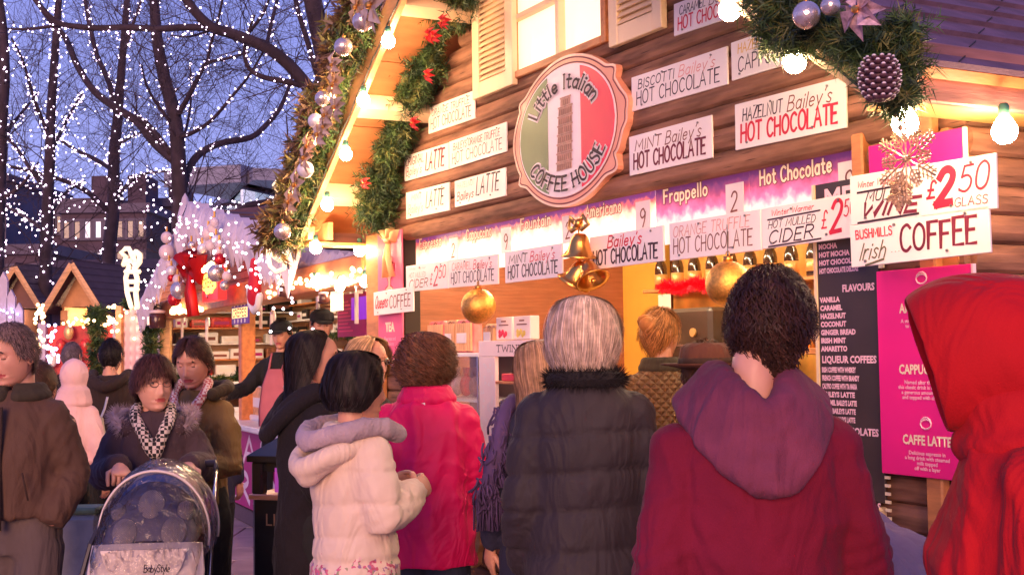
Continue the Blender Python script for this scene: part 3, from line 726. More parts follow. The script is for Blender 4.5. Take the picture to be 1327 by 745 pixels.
for yy, tl, tr, bl, lab in ((-.075, (1135, 352), (1258, 330), (1137, 612), 'tall magenta poster listing americano and caffe latte, hung under the irish coffee board'),):
    t, w, h = panel('coffee_poster', lab, 'poster', tl, tr, bl, MAG, yy)
    mb = MB(); mb.box(w, -.001, -h, w + .006, .012, 0); mb.build('edge_strip', PALEP, t)
    sc = w / .8
    def blk(title, body, z):
        btext(title, .085 * sc, t, 'heading', CREAMP, (w * .5, -.001, z), bold=.0012, sx=.8, align='CENTER')
        btext(body, .034 * sc, t, 'text_line', PALEP, (w * .5, -.001, z - .065 * sc), bold=.0003, sx=1.05, align='CENTER')
    blk('AMERICANO', 'A strong espresso topped\nto make a long black', -.125)
    blk('CAPPUCCINO', 'Named after the monks\nthis classic drink is topped with\na generous amount of froth\nand topped with chocolate', -.30)
    blk('CAFFE LATTE', 'Delicious espresso in\na long drink with steamed\nmilk topped\noff with a layer', -.50)
    for z in (-.03, -.44):
        mb = MB(); mb.tube([(w * .5 + .02 * math.cos(q / 14 * 9), -.0015, z + .02 * math.sin(q / 14 * 9) * (1 - q / 30)) for q in range(15)], .0025, 4); mb.build('swirl', PALEP, t)
t, w, h = panel('coffee_poster', 'upper magenta poster behind the glitter snowflake', 'poster', (1125, 190), (1247, 160), (1126, 262), MAG, -.07)
mb = MB(); mb.box(w, -.001, -h, w + .006, .012, 0); mb.build('edge_strip', CREAMP, t)
# pink panel at the left corner
ORGP = mat('peach_print', (.9, .42, .30), .4, var=.05)
t, w, h = panel('drinks_banner', 'narrow pink banner with coffee glass drawing at the left corner of the hut', 'banner', (489, 304), (520, 298), (489, 475), mat('pink_banner', (.85, .12, .22), .4, var=.1), -.075)
mb = MB(); cx = w * .5
gl = [(-.045, .07), (.045, .07), (.032, -.02), (.012, -.05), (.012, -.07), (.05, -.085), (.05, -.095), (-.05, -.095), (-.05, -.085), (-.012, -.07), (-.012, -.05), (-.032, -.02)]
mb.extrude([(cx + a * 1.1, -.22 + b * 1.1) for a, b in gl], -.002, -.0005); mb.build('glass_drawing', ORGP, t)
mb = MB(); G_ = [(cx + a * 1.1, -.22 + b * 1.1) for a, b in gl]; ribbon(mb, G_ + [G_[0]], .005, -.003); mb.tube([(cx + .045, -.003, -.17), (cx + .075, -.003, -.18), (cx + .07, -.003, -.22), (cx + .04, -.003, -.225)], .004, 5); mb.build('glass_outline', MAR, t)
btext('TEA', .07, t, 'heading', CREAMP, (w * .5, -.001, -.55), bold=.003, align='CENTER')
btext('Fine teas and\ninfusions', .03, t, 'text_line', PALEP, (w * .5, -.001, -.6), align='CENTER')
btext('MOCHA', .05, t, 'heading', CREAMP, (w * .5, -.001, -.74), bold=.003, align='CENTER')

# ---- header panels inside the opening (printed snow scene, ceiling lamp glow painted in) with little price cards
def vcol_sky(name, warm=False):
    M = D.materials.new(name); M.use_nodes = True; n = M.node_tree; b = n.nodes['Principled BSDF']
    tc = n.nodes.new('ShaderNodeTexCoord'); sp = n.nodes.new('ShaderNodeSeparateXYZ'); n.links.new(tc.outputs['Object'], sp.inputs[0])
    nz = n.nodes.new('ShaderNodeTexNoise'); nz.inputs['Scale'].default_value = 22; n.links.new(tc.outputs['Object'], nz.inputs[0])
    mp = n.nodes.new('ShaderNodeMapRange'); mp.inputs[1].default_value = -.26; mp.inputs[2].default_value = 0; n.links.new(sp.outputs[2], mp.inputs[0])
    ad = n.nodes.new('ShaderNodeMath'); ad.operation = 'MULTIPLY_ADD'; ad.inputs[1].default_value = .35; n.links.new(nz.outputs[0], ad.inputs[0]); n.links.new(mp.outputs[0], ad.inputs[2])
    r = n.nodes.new('ShaderNodeValToRGB'); e = r.color_ramp.elements
    e[0].position = .2; e[0].color = (.95, .72, .55, 1); e[1].position = 1.0; e[1].color = (.14, .03, .12, 1)
    for p, c in ((.62, (.98, .72, .50, 1)), (.80, (.92, .42, .28, 1)), (.92, (.55, .10, .08, 1))) if warm else ((.55, (.95, .62, .55, 1)), (.68, (.80, .16, .30, 1)), (.85, (.36, .06, .13, 1))):  # pale lower end paints in the ceiling lamps' glow, strongest on warm panels
        q = e.new(p); q.color = c
    n.links.new(ad.outputs[0], r.inputs[0]); n.links.new(r.outputs[0], b.inputs['Base Color']); n.links.new(r.outputs[0], b.inputs['Emission Color'])
    b.inputs['Emission Strength'].default_value = 1.1 if warm else .6; b.inputs['Roughness'].default_value = .3
    return M
HPAN = vcol_sky('lit_header_print'); HPANW = vcol_sky('header_print_painted_glow', True)
hx = [xwl + .01 + (xwr - xwl - .02) * k / 6 for k in range(7)]
words = ['Espresso', 'Cappuccino', 'Fountain', 'Americano', 'Frappello', 'Hot Chocolate']
for k in range(6):
    t = thing('header_panel', 'purple and pink snow-scene header panel with painted ceiling glow reading %s inside the serving window' % words[k].lower(), 'menu', HUT, (hx[k], .05, ztop - .004), None, 'header panels of the serving window')
    wd = hx[k + 1] - hx[k] - .006
    mb = MB(); mb.box(0, 0, -.25, wd, .006, 0); mb.build('panel', HPANW if k < 4 else HPAN, t)
    mb = MB(); write(mb, words[k], wd * .1, -.088, wd * (.58 if k < 5 else .72), -.038, -.001, .3, 0, .26); mb.build('word_edge', BRN, t)
    mb = MB(); write(mb, words[k], wd * .1, -.088, wd * (.58 if k < 5 else .72), -.038, -.002, .17, 0, .26); mb.build('lettering', mat('header_word', (.95, .62, .4), .5, emit=.35, ecol=(1, .6, .4)), t)
    c = thing('price_card', 'small cream price card, under the %s header' % words[k].lower(), 'card', HUT, (hx[k] + wd * .8, .035, ztop - .07), None, 'price cards on the header panels')
    mb = MB(); mb.box(0, 0, -.12, .1, .003, 0); mb.build('card', BOARD, c)
    mb = MB(); write(mb, '9' if k % 2 else '2', .03, -.1, .07, -.03, -.001, .1, .1); mb.build('lettering', BRN, c)
    # snowy fir band printed lower
    mb = MB()
    rr = random.Random(k)
    for q in range(14):
        x = rr.uniform(.02, wd - .03); hgt = rr.uniform(.03, .075)
        mb.add([(x - .014, -.0012 - q * .00003, -.249), (x + .014, -.0012 - q * .00003, -.249), (x, -.0012 - q * .00003, -.249 + hgt)], [(0, 1, 2)])
    mb.build('printed_firs', mat('fir_print', (.95, .8, .7), .5, emit=.6, ecol=(1, .8, .7)), t)

# ---- lamps inside
TUBE = mat('lamp_tube_lit', (1, .95, .85), .3, emit=55, ecol=(1, .80, .52), var=0)
for k, (x, y, ln) in enumerate(((.35, .75, 1.0), (1.65, .75, 1.0), (2.9, .75, .9), (2.2, 1.6, 1.0))):
    t = thing('strip_lamp', ('strip lamp on the hut ceiling, %s' % ('far left', 'middle', 'right', 'at the back')[k]), 'lamp', HUT, (x, y, 2.29), None, 'strip lamps inside the hut')
    mb = MB(); mb.box(0, -.04, .03, ln, .04, .065, bev=.006); mb.build('housing', WHITE, t)
    mb = MB(); mb.tube([(.03, 0, .015), (ln - .03, 0, .015)], .016, 10); mb.build('tube', TUBE, t)

# ---- festoon bulbs
def make_bulb(fr, loc, label, grp, tilt=0):
    t = thing('festoon_bulb', label, 'light bulb', fr, loc, None, grp)
    mb = MB(); mb.lathe([(0, -.078), (.014, -.076), (.027, -.066), (.033, -.050), (.031, -.034), (.022, -.018), (.014, -.006), (.013, 0)], 14); mb.build('bulb', BULB, t, True)
    mb = MB(); mb.lathe([(.0145, -.006), (.015, .02), (.010, .028), (0, .028)], 10); mb.build('socket', SOCK, t, True)
    return t
bl = [((503, 42), 'uppermost lit bulb on the left roof edge'), ((471, 119), 'second bulb from the top on the left roof edge'), ((448, 189), 'third bulb down the left roof edge, above a cream beam'), ((424, 255), 'fourth bulb down the left roof edge'), ((1029, 59), 'lit bulb in front of the cappuccino board'), ((945, -6), 'lit bulb over the caramel board at the top edge of the picture'), ((1172, 136), 'lit bulb right above the glitter snowflake')]
gb = 'festoon bulbs along the gable edges'
first = None
for (p, lab) in bl:
    q = HUT.px(p[0], p[1], -OV - .035)
    if first is None: first = make_bulb(HUT, (q.x, q.y, q.z), lab, gb)
    else:
        o = copy_tree(first); o.matrix_world = HUT.M @ Matrix.Translation((q.x, q.y, q.z)); o['label'] = lab; o['group'] = gb
for (p, y, lab) in (((409, 311), -.40, 'glowing bulb at the foot of the left roof edge'), ((466, 315), -.08, 'glowing bulb under the left eave beside the pink banner')):
    q = HUT.px(p[0], p[1], y); o = copy_tree(first); o.matrix_world = HUT.M @ Matrix.Translation(q); o['label'] = lab
q = Frame(HUT.w(L + SE - .0, 0, 0), HANG + math.pi / 2).px(1301, 148, -.03)
F2 = Frame(HUT.w(L + SE, 0, 0), HANG + math.pi / 2)
o = copy_tree(first); o.matrix_world = F2.M @ Matrix.Translation(q); o['label'] = 'lit bulb below the fascia of the right side wall'
for k, (px_, py_) in enumerate(((530, 338), (560, 341), (678, 318), (650, 333))):
    q = HUT.px(px_, py_ - 8, .22 + .1 * (k % 2)); o = copy_tree(first); o.matrix_world = HUT.M @ Matrix.Translation(q)
    o['label'] = ['lit bulb inside the window at its far left corner', 'lit bulb inside the window above the cider board', 'lit bulb inside the window just above the strung mint board', 'lit bulb inside the window left of the strung mint board'][k]; o['group'] = 'bulbs inside the serving window'
# cable
for side, lab in ((-1, 'black festoon cable along the left roof edge'), (1, 'black festoon cable along the right roof edge')):
    mb = MB(); P = [slope_pt(side, s, -OV - .034, -.045 - .012 * (k % 2)) for k, s in enumerate(np.linspace(0, SLEN, 24))]; mb.tube(P, .004, 5)
    o = mb.build('festoon_cable', CABLE); solo(o, HUT); tag(o, lab, 'cable')
# ================================================================ garlands and hanging ornaments
NED = [mat('fir_dark', (.018, .045, .018), .6, var=.3), mat('fir_green', (.05, .10, .025), .6, var=.3), mat('fir_olive', (.13, .14, .035), .6, var=.3)]
def garland_mesh(mb, P, rad, n, ln, rng, w=.0035, droop=.15, density=None):
    """fir garland: twigs leave the rope, needles leave the twigs"""
    P = [Vector(p) for p in P]; seg = []
    acc = [0]
    for a, b in zip(P, P[1:]): acc.append(acc[-1] + (b - a).length)
    T = acc[-1]
    mb.tube(P, rad * .3, 6, 0)
    nt_ = int(n / 16)
    for q in range(nt_):
        s = rng.uniform(0, T); i = max(j for j in range(len(P)) if acc[j] <= s and j < len(P) - 1)
        u = (s - acc[i]) / max(acc[i + 1] - acc[i], 1e-6); c = P[i].lerp(P[i + 1], u); t = (P[i + 1] - P[i]).normalized()
        d = Vector((rng.gauss(0, 1), rng.gauss(0, 1), rng.gauss(0, 1))); d -= t * d.dot(t); d.normalize(); d = (d + t * rng.uniform(-.8, .8) + Vector((0, 0, -droop))).normalized()
        bump = .75 + .35 * math.sin(s * 9 + 1.3 * math.sin(s * 23))
        R = rad * bump * rng.uniform(.5, 1.15); e = c + d * R; side = d.orthogonal().normalized(); up = d.cross(side)
        mi = rng.choice((0, 0, 1, 1, 2))
        for k in range(16):
            f = .15 + .85 * (k / 15); o = c + d * R * f; a = rng.uniform(0, 6.28)
            nd = (d * .75 + side * math.cos(a) + up * math.sin(a)).normalized() * ln * rng.uniform(.7, 1.1)
            pw = nd.cross(Vector((rng.random() - .5, rng.random() - .5, rng.random() - .5))).normalized() * w
            mb.add([o - pw, o + pw, o + nd], [(0, 1, 2)], mi)
def garland(name, label, fr, P, rad, n, ln, seed, **k):
    t = thing(name, label, 'garland', fr, (0, 0, 0)); mats_ = k.pop('mats', None)
    mb = MB(); garland_mesh(mb, P, rad, n, ln, random.Random(seed), **k); mb.build('needles', mats_ or NED, t, kind='stuff'); return t
BAUB = mat('silver_bauble', (.66, .56, .54), .22, metal=.75, var=.15, scale=50, bump=.3, bscale=160)
BAUW = mat('white_bauble', (.75, .72, .78), .35, metal=.2, var=.15)
BAUR = mat('red_bauble', (.6, .02, .03), .2, metal=.5, var=.1)
CONE = mat('pine_cone_wood', (.09, .035, .05), .6, var=.3, scale=30)
CONT = mat('pine_cone_tip', (.75, .65, .7), .5)
POIN = mat('poinsettia_silver', (.50, .38, .32), .4, metal=.3, var=.3, scale=12)
GLIT = mat('glitter_gold', (.62, .42, .26), .3, metal=.6, var=.4, scale=120, bump=.8, bscale=250)
REDF = mat('red_flower', (.70, .03, .03), .5, var=.3, scale=20)
def bauble(fr, p, r, material, label, grp):
    t = thing('bauble', label, 'bauble', fr, p, None, grp)
    mb = MB(); mb.ball((0, 0, 0), r, 20, 14); mb.build('ball', material, t, True)
    mb = MB(); mb.tube([(0, 0, r * .95), (0, 0, r * 1.2)], r * .2, 8); mb.tube([(math.cos(a) * r * .12, 0, r * 1.3 + math.sin(a) * r * .12) for a in np.linspace(0, 6.28, 9)], r * .03, 4); mb.build('cap', GOLD, t, True)
    return t
# outer garland on the left rake
rng = random.Random(3)
yo = -OV - .10
def hq(x, y, d=yo): return HUT.px(x, y, d)
Pout = [hq(x, y) for x, y in ((366, 312), (383, 268), (397, 222), (412, 178), (430, 128), (444, 84), (462, 36), (482, -14))]
garland('fir_garland', 'thick dark fir garland with silver decorations on the outer left roof edge', HUT, Pout, .135, 20000, .055, 5)
garland('dried_leaf_garland', 'golden brown dried leaves mixed into the outer left garland', HUT, [p + Vector((-.02, -.04, 0)) for p in Pout], .125, 8000, .07, 15, w=.011, mats=[mat('dry_leaf', (.32, .19, .07), .5, var=.4), mat('dry_leaf_dark', (.14, .08, .05), .5, var=.4), mat('dry_olive', (.20, .18, .06), .5, var=.4)])
Pin = [hq(x, y, -.13) for x, y in ((484, 286), (492, 240), (504, 200), (520, 160), (536, 118), (552, 80), (566, 40), (590, 0), (602, -14))]
garland('fir_garland', 'green fir garland with red flowers hanging on the hut wall under the left roof slope', HUT, Pin, .135, 26000, .05, 6)
Pr = [hq(x, y) for x, y in ((985, -30), (1020, 8), (1060, 34), (1105, 56), (1150, 76), (1168, 112), (1152, 132))]
garland('fir_garland', 'dark fir garland drooping from the right roof edge with pine cone', HUT, Pr, .10, 20000, .045, 8, w=.002)
garland('fir_garland', 'short fir sprig reaching over the purple roof tiles at the right corner', HUT, [hq(1130, 62), hq(1160, 44), hq(1186, 36)], .055, 3000, .035, 9, w=.002)
garland('fir_garland', 'olive fir sprig glowing beside the bulb over the cappuccino board', HUT, [hq(1040, 50), hq(1012, 42), hq(992, 36)], .07, 4000, .035, 10, w=.002)
def poinsettia(fr, p, r, material, label, rng, grp='silver flowers on the garland'):
    t = thing('artificial_flower', label, 'flower', fr, p, None, grp)
    for k in range(8):
        a = k * math.pi / 4 + rng.uniform(-.2, .2); l = r * rng.uniform(.75, 1.1); w = l * .34; d = Vector((math.cos(a), 0, math.sin(a))); s = Vector((-math.sin(a), 0, math.cos(a)))
        y0 = -.01 - .006 * (k % 3); v = [Vector((0, y0, 0)), d * l * .45 + s * w + Vector((0, y0 - .012, 0)), d * l + Vector((0, y0 + .02, 0)), d * l * .45 - s * w + Vector((0, y0 - .012, 0)), d * l * .5 + Vector((0, y0 + .004, 0))]
        mb = MB(); mb.add(v, [(0, 1, 4), (1, 2, 4), (2, 3, 4), (3, 0, 4)]); mb.build('petal', material, t)
    mb = MB(); mb.ball((0, -.025, 0), r * .14, 8, 6); mb.build('flower_centre', GOLD, t)
G1 = 'baubles on the outer left garland'
for (x, y, r, mt, lab) in ((470, 28, .062, BAUB, 'pale silver bauble near the top of the outer left garland'), (445, 61, .058, BAUB, 'silver bauble beside the second bulb on the outer left garland'), (418, 128, .05, BAUB, 'small silver bauble halfway down the outer left garland'),
                        (409, 157, .05, BAUW, 'white bauble below the small silver one on the outer left garland'), (396, 220, .055, BAUW, 'white bauble low on the outer left garland'), (366, 300, .06, BAUB, 'silver bauble at the bottom of the outer left garland')):
    bauble(HUT, hq(x, y, yo - .13), r * .78, mt, lab, G1)
for fi, (x, y, r) in enumerate(((484, 8, .13), (466, 10, .10), (435, 85, .07), (436, 110, .09), (438, 140, .09), (425, 150, .08), (416, 175, .09), (424, 165, .07), (398, 205, .09), (386, 240, .10), (378, 262, .09), (402, 190, .08))):
    poinsettia(HUT, hq(x, y, yo - .14), r, POIN if rng.random() < .6 else mat('poinsettia_gold', (.62, .42, .24), .4, metal=.3, var=.3), 'silvery artificial flower on the outer left garland, %s counted down from the roof peak' % ORD[fi], rng)
for i, (x, y) in enumerate(((560, 46), (566, 48), (558, 98), (476, 238), (540, 160), (578, 28))):
    poinsettia(HUT, hq(x, y, -.30), .042, REDF, 'small red flower on the inner green garland, ' + ('topmost but one', 'upper middle', 'middle', 'lowest', 'lower middle', 'topmost')[i], rng, 'red flowers on the inner garland')
bauble(HUT, hq(1045, 20, yo - .10), .036, BAUB, 'grey glitter bauble on the right garland', 'baubles on the right garland')
bauble(HUT, hq(1076, 8, yo - .08), .025, BAUB, 'small silver bauble near the top edge on the right garland', 'baubles on the right garland')
poinsettia(HUT, hq(1118, 14, yo - .12), .07, mat('glitter_pink', (.5, .33, .38), .4, metal=.4, var=.4, scale=80), 'pale glitter flower on the right garland', rng, 'flowers on the right garland')
# pine cone
q = hq(1140, 103, yo - .12)
t = thing('pine_cone', 'purple-brown pine cone with white-tipped scales hanging at the right garland', 'pine cone', HUT, q)
mb = MB(); mb.ball((0, 0, 0), (.036, .036, .055), 14, 10); mb.build('core', CONE, t, True)
def scale_mesh():
    mb = MB(); mb.ball((0, 0, 0), (.010, .012, .0045), 8, 4, 0); mb.ball((0, .0095, .002), (.0055, .004, .0028), 6, 4, 1); return mb.mesh('scale', [CONE, CONT], True)
scm = scale_mesh()
for r_ in range(9):
    z = -.046 + r_ * .0115; rr = .04 * math.sqrt(max(.1, 1 - (z / .058) ** 2))
    for k in range(11):
        a = (k + .5 * (r_ % 2)) * 2 * math.pi / 11
        o = link('scale', scm, t); o.location = (math.cos(a) * rr, math.sin(a) * rr, z); o.rotation_euler = (R_(20), 0, a - math.pi / 2)
# snowflake(s)
def snowflake(c, r, label, rot0, y=0):
    t = thing('snowflake_ornament', label, 'snowflake', HUT, c, None, 'glitter snowflakes at the right corner')
    mb = MB(); mb.ball((0, 0, 0), r * .09, 10, 6); mb.build('hub', GLIT, t)
    for k in range(12):
        a = rot0 + k * math.pi / 6; d = Vector((math.cos(a), 0, math.sin(a))); s = Vector((-math.sin(a), 0, math.cos(a))); ll = r * (1 if k % 2 == 0 else .78)
        mb = MB(); yy = Vector((0, .0015 * (k % 3), 0)); mb.tube([yy, yy + d * ll], .0028, 4)
        for f in (.4, .55, .7, .84):
            b = ll * .3 * (1.15 - f * .6)
            for sg in (-1, 1):
                e = yy + d * ll * f; g = e + (d * .62 + s * sg * .78) * b; mb.tube([e, g], .0024, 4)
                mb.tube([e.lerp(g, .55), e.lerp(g, .55) + d * b * .45], .002, 4)
        mb.build('arm', GLIT, t)
q = hq(1174, 206, yo + .02); snowflake(q, .102, 'large gold glitter snowflake hanging in front of the mulled wine board', math.pi / 2)
q = hq(1166, 250, yo + .04); snowflake(q, .045, 'small glitter snowflake hanging under the large one', .3)
mb = MB(); a = hq(1156, 130, yo); b = hq(1174, 190, yo + .02); mb.tube([a, a.lerp(b, .3) + Vector((.004, 0, 0)), b], .0022, 5); mb.ball(a.lerp(b, .3), .008, 6, 5); mb.ball(a.lerp(b, .6), .007, 6, 5)
o = mb.build('ornament_cord', GLIT); solo(o, HUT); tag(o, 'twisted glitter cord holding the snowflake in front of the bulb', 'cord')

# gold baubles and bells in the window
GB = mat('gold_glitter_bauble', (.85, .40, .08), .38, metal=.85, var=.25, scale=90, bump=.5, bscale=220)
for (x, y, rr, yy, lab) in ((620, 397, 23, -.15, 'large gold glitter bauble hanging left in the serving window'), (944, 368, 30, -.15, 'large gold glitter bauble behind the head of the man in the maroon hoodie')):
    q = HUT.px(x, y, yy); dep = HUT.w(*q).y
    t = bauble(HUT, q, rr / FPX * dep, GB, lab, 'large gold baubles in the serving window')
    mb = MB(); mb.tube([(0, 0, .08), (0, 0, .08 + .12)], .0015, 4); mb.build('string', CABLE, t)
bells = thing('bell_cluster', 'cluster of shiny gold bells with bow hanging in the serving window', 'bell', HUT, HUT.px(750, 309, -.16))
def bellm(sc, M, lab='bell'):
    mb = MB(); pr = [(0, .095), (.02, .094), (.034, .08), (.042, .055), (.05, .025), (.066, .004), (.078, -.004), (.074, -.008), (.06, .0), (.045, .02), (.03, .06), (0, .075)]
    mb.lathe([(a * sc, b * sc) for a, b in pr], 22, M=M); mb.ball(M @ Vector((0, 0, -.008 * sc)), .013 * sc, 8, 6); mb.build('bell', GOLD, bells, True)
bellm(.95, Matrix.Translation((0, 0, -.07)) @ Matrix.Rotation(.15, 4, 'Y'))
bellm(.95, Matrix.Translation((-.01, -.02, -.175)) @ Matrix.Rotation(.5, 4, 'Y') @ Matrix.Rotation(-.3, 4, 'X'))
bellm(.9, Matrix.Translation((.10, 0, -.17)) @ Matrix.Rotation(-.6, 4, 'Y'))
mb = MB(); mb.ball((0, 0, .06), .02, 10, 8); mb.tube([(0, 0, .05), (0, 0, -.02)], .004, 5)
for sg in (-1, 1): mb.tube([(0, 0, .05), (sg * .05, -.01, .085), (sg * .075, 0, .05), (sg * .04, -.01, .035), (0, 0, .05)], [(.004, .014)] * 5, 6)
mb.build('bow', GOLD, bells, True)

# ================================================================ goods in and on the counter
PACK = [mat('pack_pink', (.75, .22, .22), .3, var=.4, scale=18), mat('pack_tan', (.7, .40, .22), .3, var=.45, scale=22), mat('pack_white', (.85, .75, .7), .35, var=.1)]
STRP = mat('wafer', (.72, .42, .22), .5, var=.2)
zsh = HUT.px(620, 457, -.0).z
def hbox(name, label, cat, x, y, z, w, d, h, mt, grp=None, bev=.004):
    t = thing(name, label, cat, HUT, (x, y, z), None, grp)
    mb = MB(); mb.box(0, 0, 0, w, d, h, bev=bev); mb.build('carton', mt, t); return t
# display cabinet at the left of the opening: glass case with shelf on top
GLS = mat('clear_glass', (.9, .95, .95), .04, trans=.95, var=0, alpha=.35)
x0, x1 = HUT.px(548, 500, 0).x, HUT.px(625, 500, 0).x
t = thing('display_case', 'glass display case with sweets on the counter, left of the tea rack', 'display case', HUT, (x0, -.02, zc))
wd = x1 - x0; hh = zsh - zc
mb = MB(); mb.box(0, 0, hh - .02, wd, .32, hh, bev=.003); mb.build('shelf', WHITE, t)
mb = MB(); mb.box(0, 0, hh * .5 - .006, wd, .3, hh * .5 + .006); mb.build('shelf', WHITE, t)
mb = MB(); mb.box(.002, -.004, 0.005, wd * .5 - .004, 0, hh - .022); mb.build('glass_pane', GLS, t)
mb = MB(); mb.box(wd * .5 + .004, -.004, 0.005, wd - .002, 0, hh - .022); mb.build('glass_pane', GLS, t)
mb = MB(); mb.box(0, .3, 0, wd, .31, hh - .02); mb.build('back_panel', mat('case_back', (.25, .16, .14), .5), t)
for f in (0, .5, 1): mb = MB(); mb.box(wd * f - .006, -.006, 0, wd * f + .006, .01, hh - .02); mb.build('frame_bar', CUTE, t)
rng = random.Random(12)
for k in range(11):
    x = x0 + .04 + (k % 6) * wd / 6.6; z = zc + .004 + (hh * .5 + .006) * (k // 6)
    t = thing('sweet_bag', ('bag of %s sweets, %s on the %s shelf of the glass display case' % (('red', 'brown', 'dark', 'pale')[k % 4], ORD[k % 6], 'lower' if k < 6 else 'upper')), 'sweets', HUT, (x + .03, .12, z), rng.uniform(-.4, .4), 'bags in the display case')
    mb = MB(); mb.ball((0, 0, .055), (.045, .03, .055), 12, 8); mb.tube([(0, 0, .1), (0, 0, .15)], [(.012, .01), (.035, .008)], 8)
    mb.build('bag', [mat('bag_red', (.6, .04, .03), .25, var=.4, scale=30), mat('bag_brown', (.25, .1, .06), .25, var=.4, scale=30), mat('bag_dark', (.06, .05, .08), .2), mat('bag_pale', (.7, .5, .45), .2, var=.3, scale=30)][k % 4], t, True)
# wafer / biscuit packs on the shelf
for k, x in enumerate((556, 578, 592, 628)):
    a = HUT.px(x - 2, 450, .02); wk = .18 if k in (0, 2) else .12
    t = thing('biscuit_pack', ('clear pack of rolled wafers on the shelf, %s' % ('leftmost', 'second from the left', 'just left of the gold bauble', 'behind the gold bauble')[k]), 'biscuits', HUT, (a.x, .03, zsh), None, 'biscuit packs on the shelf')
    mb = MB(); hp_ = .17 if k != 3 else .14; mb.box(0, .0, 0, wk, .06, hp_, bev=.01); mb.build('pack', PACK[k % 2], t)
    for q in range(int(wk / .022)):
        mb = MB(); mb.tube([(.014 + q * .022, -.006, .01), (.014 + q * .022, -.006, hp_ - .02)], .009, 8); mb.build('wafer', STRP, t)
    mb = MB(); mb.box(wk * .2, -.02, .05, wk * .8, -.016, .10); mb.build('pack_label', PACK[2], t)
    mb = MB(); mb.tube([(wk * .5 + .02 * math.cos(a_), -.004, hp_ - .03 + .02 * math.sin(a_)) for a_ in np.linspace(0, 6.28, 12)], .003, 4); mb.build('hang_hole', BRN, t)
for k, (xa, xb, c, lab) in enumerate(((643, 663, (.75, .04, .08), 'berry'), (666, 687, (.80, .62, .1), 'lemon'))):
    a, b = HUT.px(xa, 430, -.0), HUT.px(xb, 430, -.0); z0 = HUT.px(665, 440, 0).z; h = HUT.px(665, 410, 0).z - z0
    t = thing('tea_box', 'upright white tea box with %s picture on top of the tea rack' % lab, 'tea box', HUT, (a.x, 0, z0), None, 'tea boxes on the tea rack')
    w = b.x - a.x; mb = MB(); mb.box(0, 0, 0, w, .05, h, bev=.003); mb.build('carton', PACK[2], t)
    mb = MB(); 
    for q in range(6): mb.ball((w * (.25 + .1 * (q % 5)), -.002, h * (.2 + .07 * (q % 3))), (.013, .003, .013), 8, 5)
    mb.build('printed_fruit', mat('fruit_' + lab, c, .4), t, kind='stuff')
    mb = MB(); mb.box(w * .2, -.002, h * .62, w * .8, 0, h * .67); mb.box(w * .35, -.002, h * .78, w * .65, 0, h * .84); mb.build('printed_band', BRN, t, kind='stuff')
# tea rack (white frame, branded)
a, b = HUT.px(620, 440, -.03), HUT.px(703, 440, -.03); zt = HUT.px(655, 441, -.03).z; w = b.x - a.x; h = zt - zc
t = thing('tea_rack', 'white branded tea rack standing on the counter, with leaf pattern down its side', 'rack', HUT, (a.x, -.03, zc))
PPK = mat('rack_pale', (.85, .70, .68), .4, var=.05)
mb = MB(); mb.box(0, 0, h - .075, w, .03, h, bev=.002); mb.build('header', PPK, t)
mb = MB(); mb.box(0, 0, 0, w * .27, .02, h - .076, bev=.002); mb.build('side_panel', PPK, t)
mb = MB(); mb.box(w - .02, 0, 0, w, .2, h - .076); mb.box(w * .27, .2, 0, w, .21, h - .076); mb.build('back_panel', mat('rack_dark', (.10, .06, .05), .5), t)
mb = MB(); write(mb, 'TWININGS', w * .30, h - .052, w * .93, h - .022, -.001, .17, 0, .22, serif=True, wob=0); mb.build('lettering', BLK, t)
mb = MB(); rng = random.Random(4)
for k in range(34):
    u, z = rng.uniform(.02, w * .25), rng.uniform(.03, h - .1); an = rng.uniform(0, 6.28)
    for j in range(3):
        c = an + j * 2.1; d = Vector((math.cos(c), 0, math.sin(c))) * .013; s = Vector((-math.sin(c), 0, math.cos(c))) * .005
        o_ = Vector((u, -.0012 - .0001 * (k % 4), z)); mb.add([o_, o_ + d * .5 + s, o_ + d, o_ + d * .5 - s], [(0, 1, 2, 3)])
mb.build('leaf_pattern', WHITE, t, kind='stuff')
for k, z in enumerate((h - .19, h - .33, h - .46)):
    if z < .02: continue
    mb = MB(); mb.box(w * .27, .0, z - .012, w - .02, .2, z, bev=.002); mb.build('shelf', OPINE, t)
    for j, (c, n_) in enumerate((((.72, .04, .06), 'red'), ((.85, .55, .04), 'yellow'), ((.08, .06, .06), 'black'))[0 + 0:2] if k == 0 else (((.05, .045, .05), 'black'), ((.3, .12, .08), 'brown'))):
        u = HUT.px(0, 0, 0) * 0
        bx = thing('tea_packet', '%s tea packet on the %s shelf of the tea rack' % (n_, ('top', 'middle', 'bottom')[k]), 'tea packet', HUT, (a.x + w * (.31 + .33 * j), -.01, zc + z), None, 'tea packets in the rack')
        mb = MB(); mb.box(0, 0, 0, w * .27, .12, .035 + .02 * (k > 0), bev=.003); mb.build('packet', mat('tea_' + n_, c, .35), bx)
        if k == 0:
            mb = MB(); mb.box(.005, .06, .036, w * .25, .065, .085, M=Matrix.Rotation(-.15, 4, 'X')); mb.build('packet_lid', PACK[2] if j == 0 else mat('tea_yellow', c), bx)
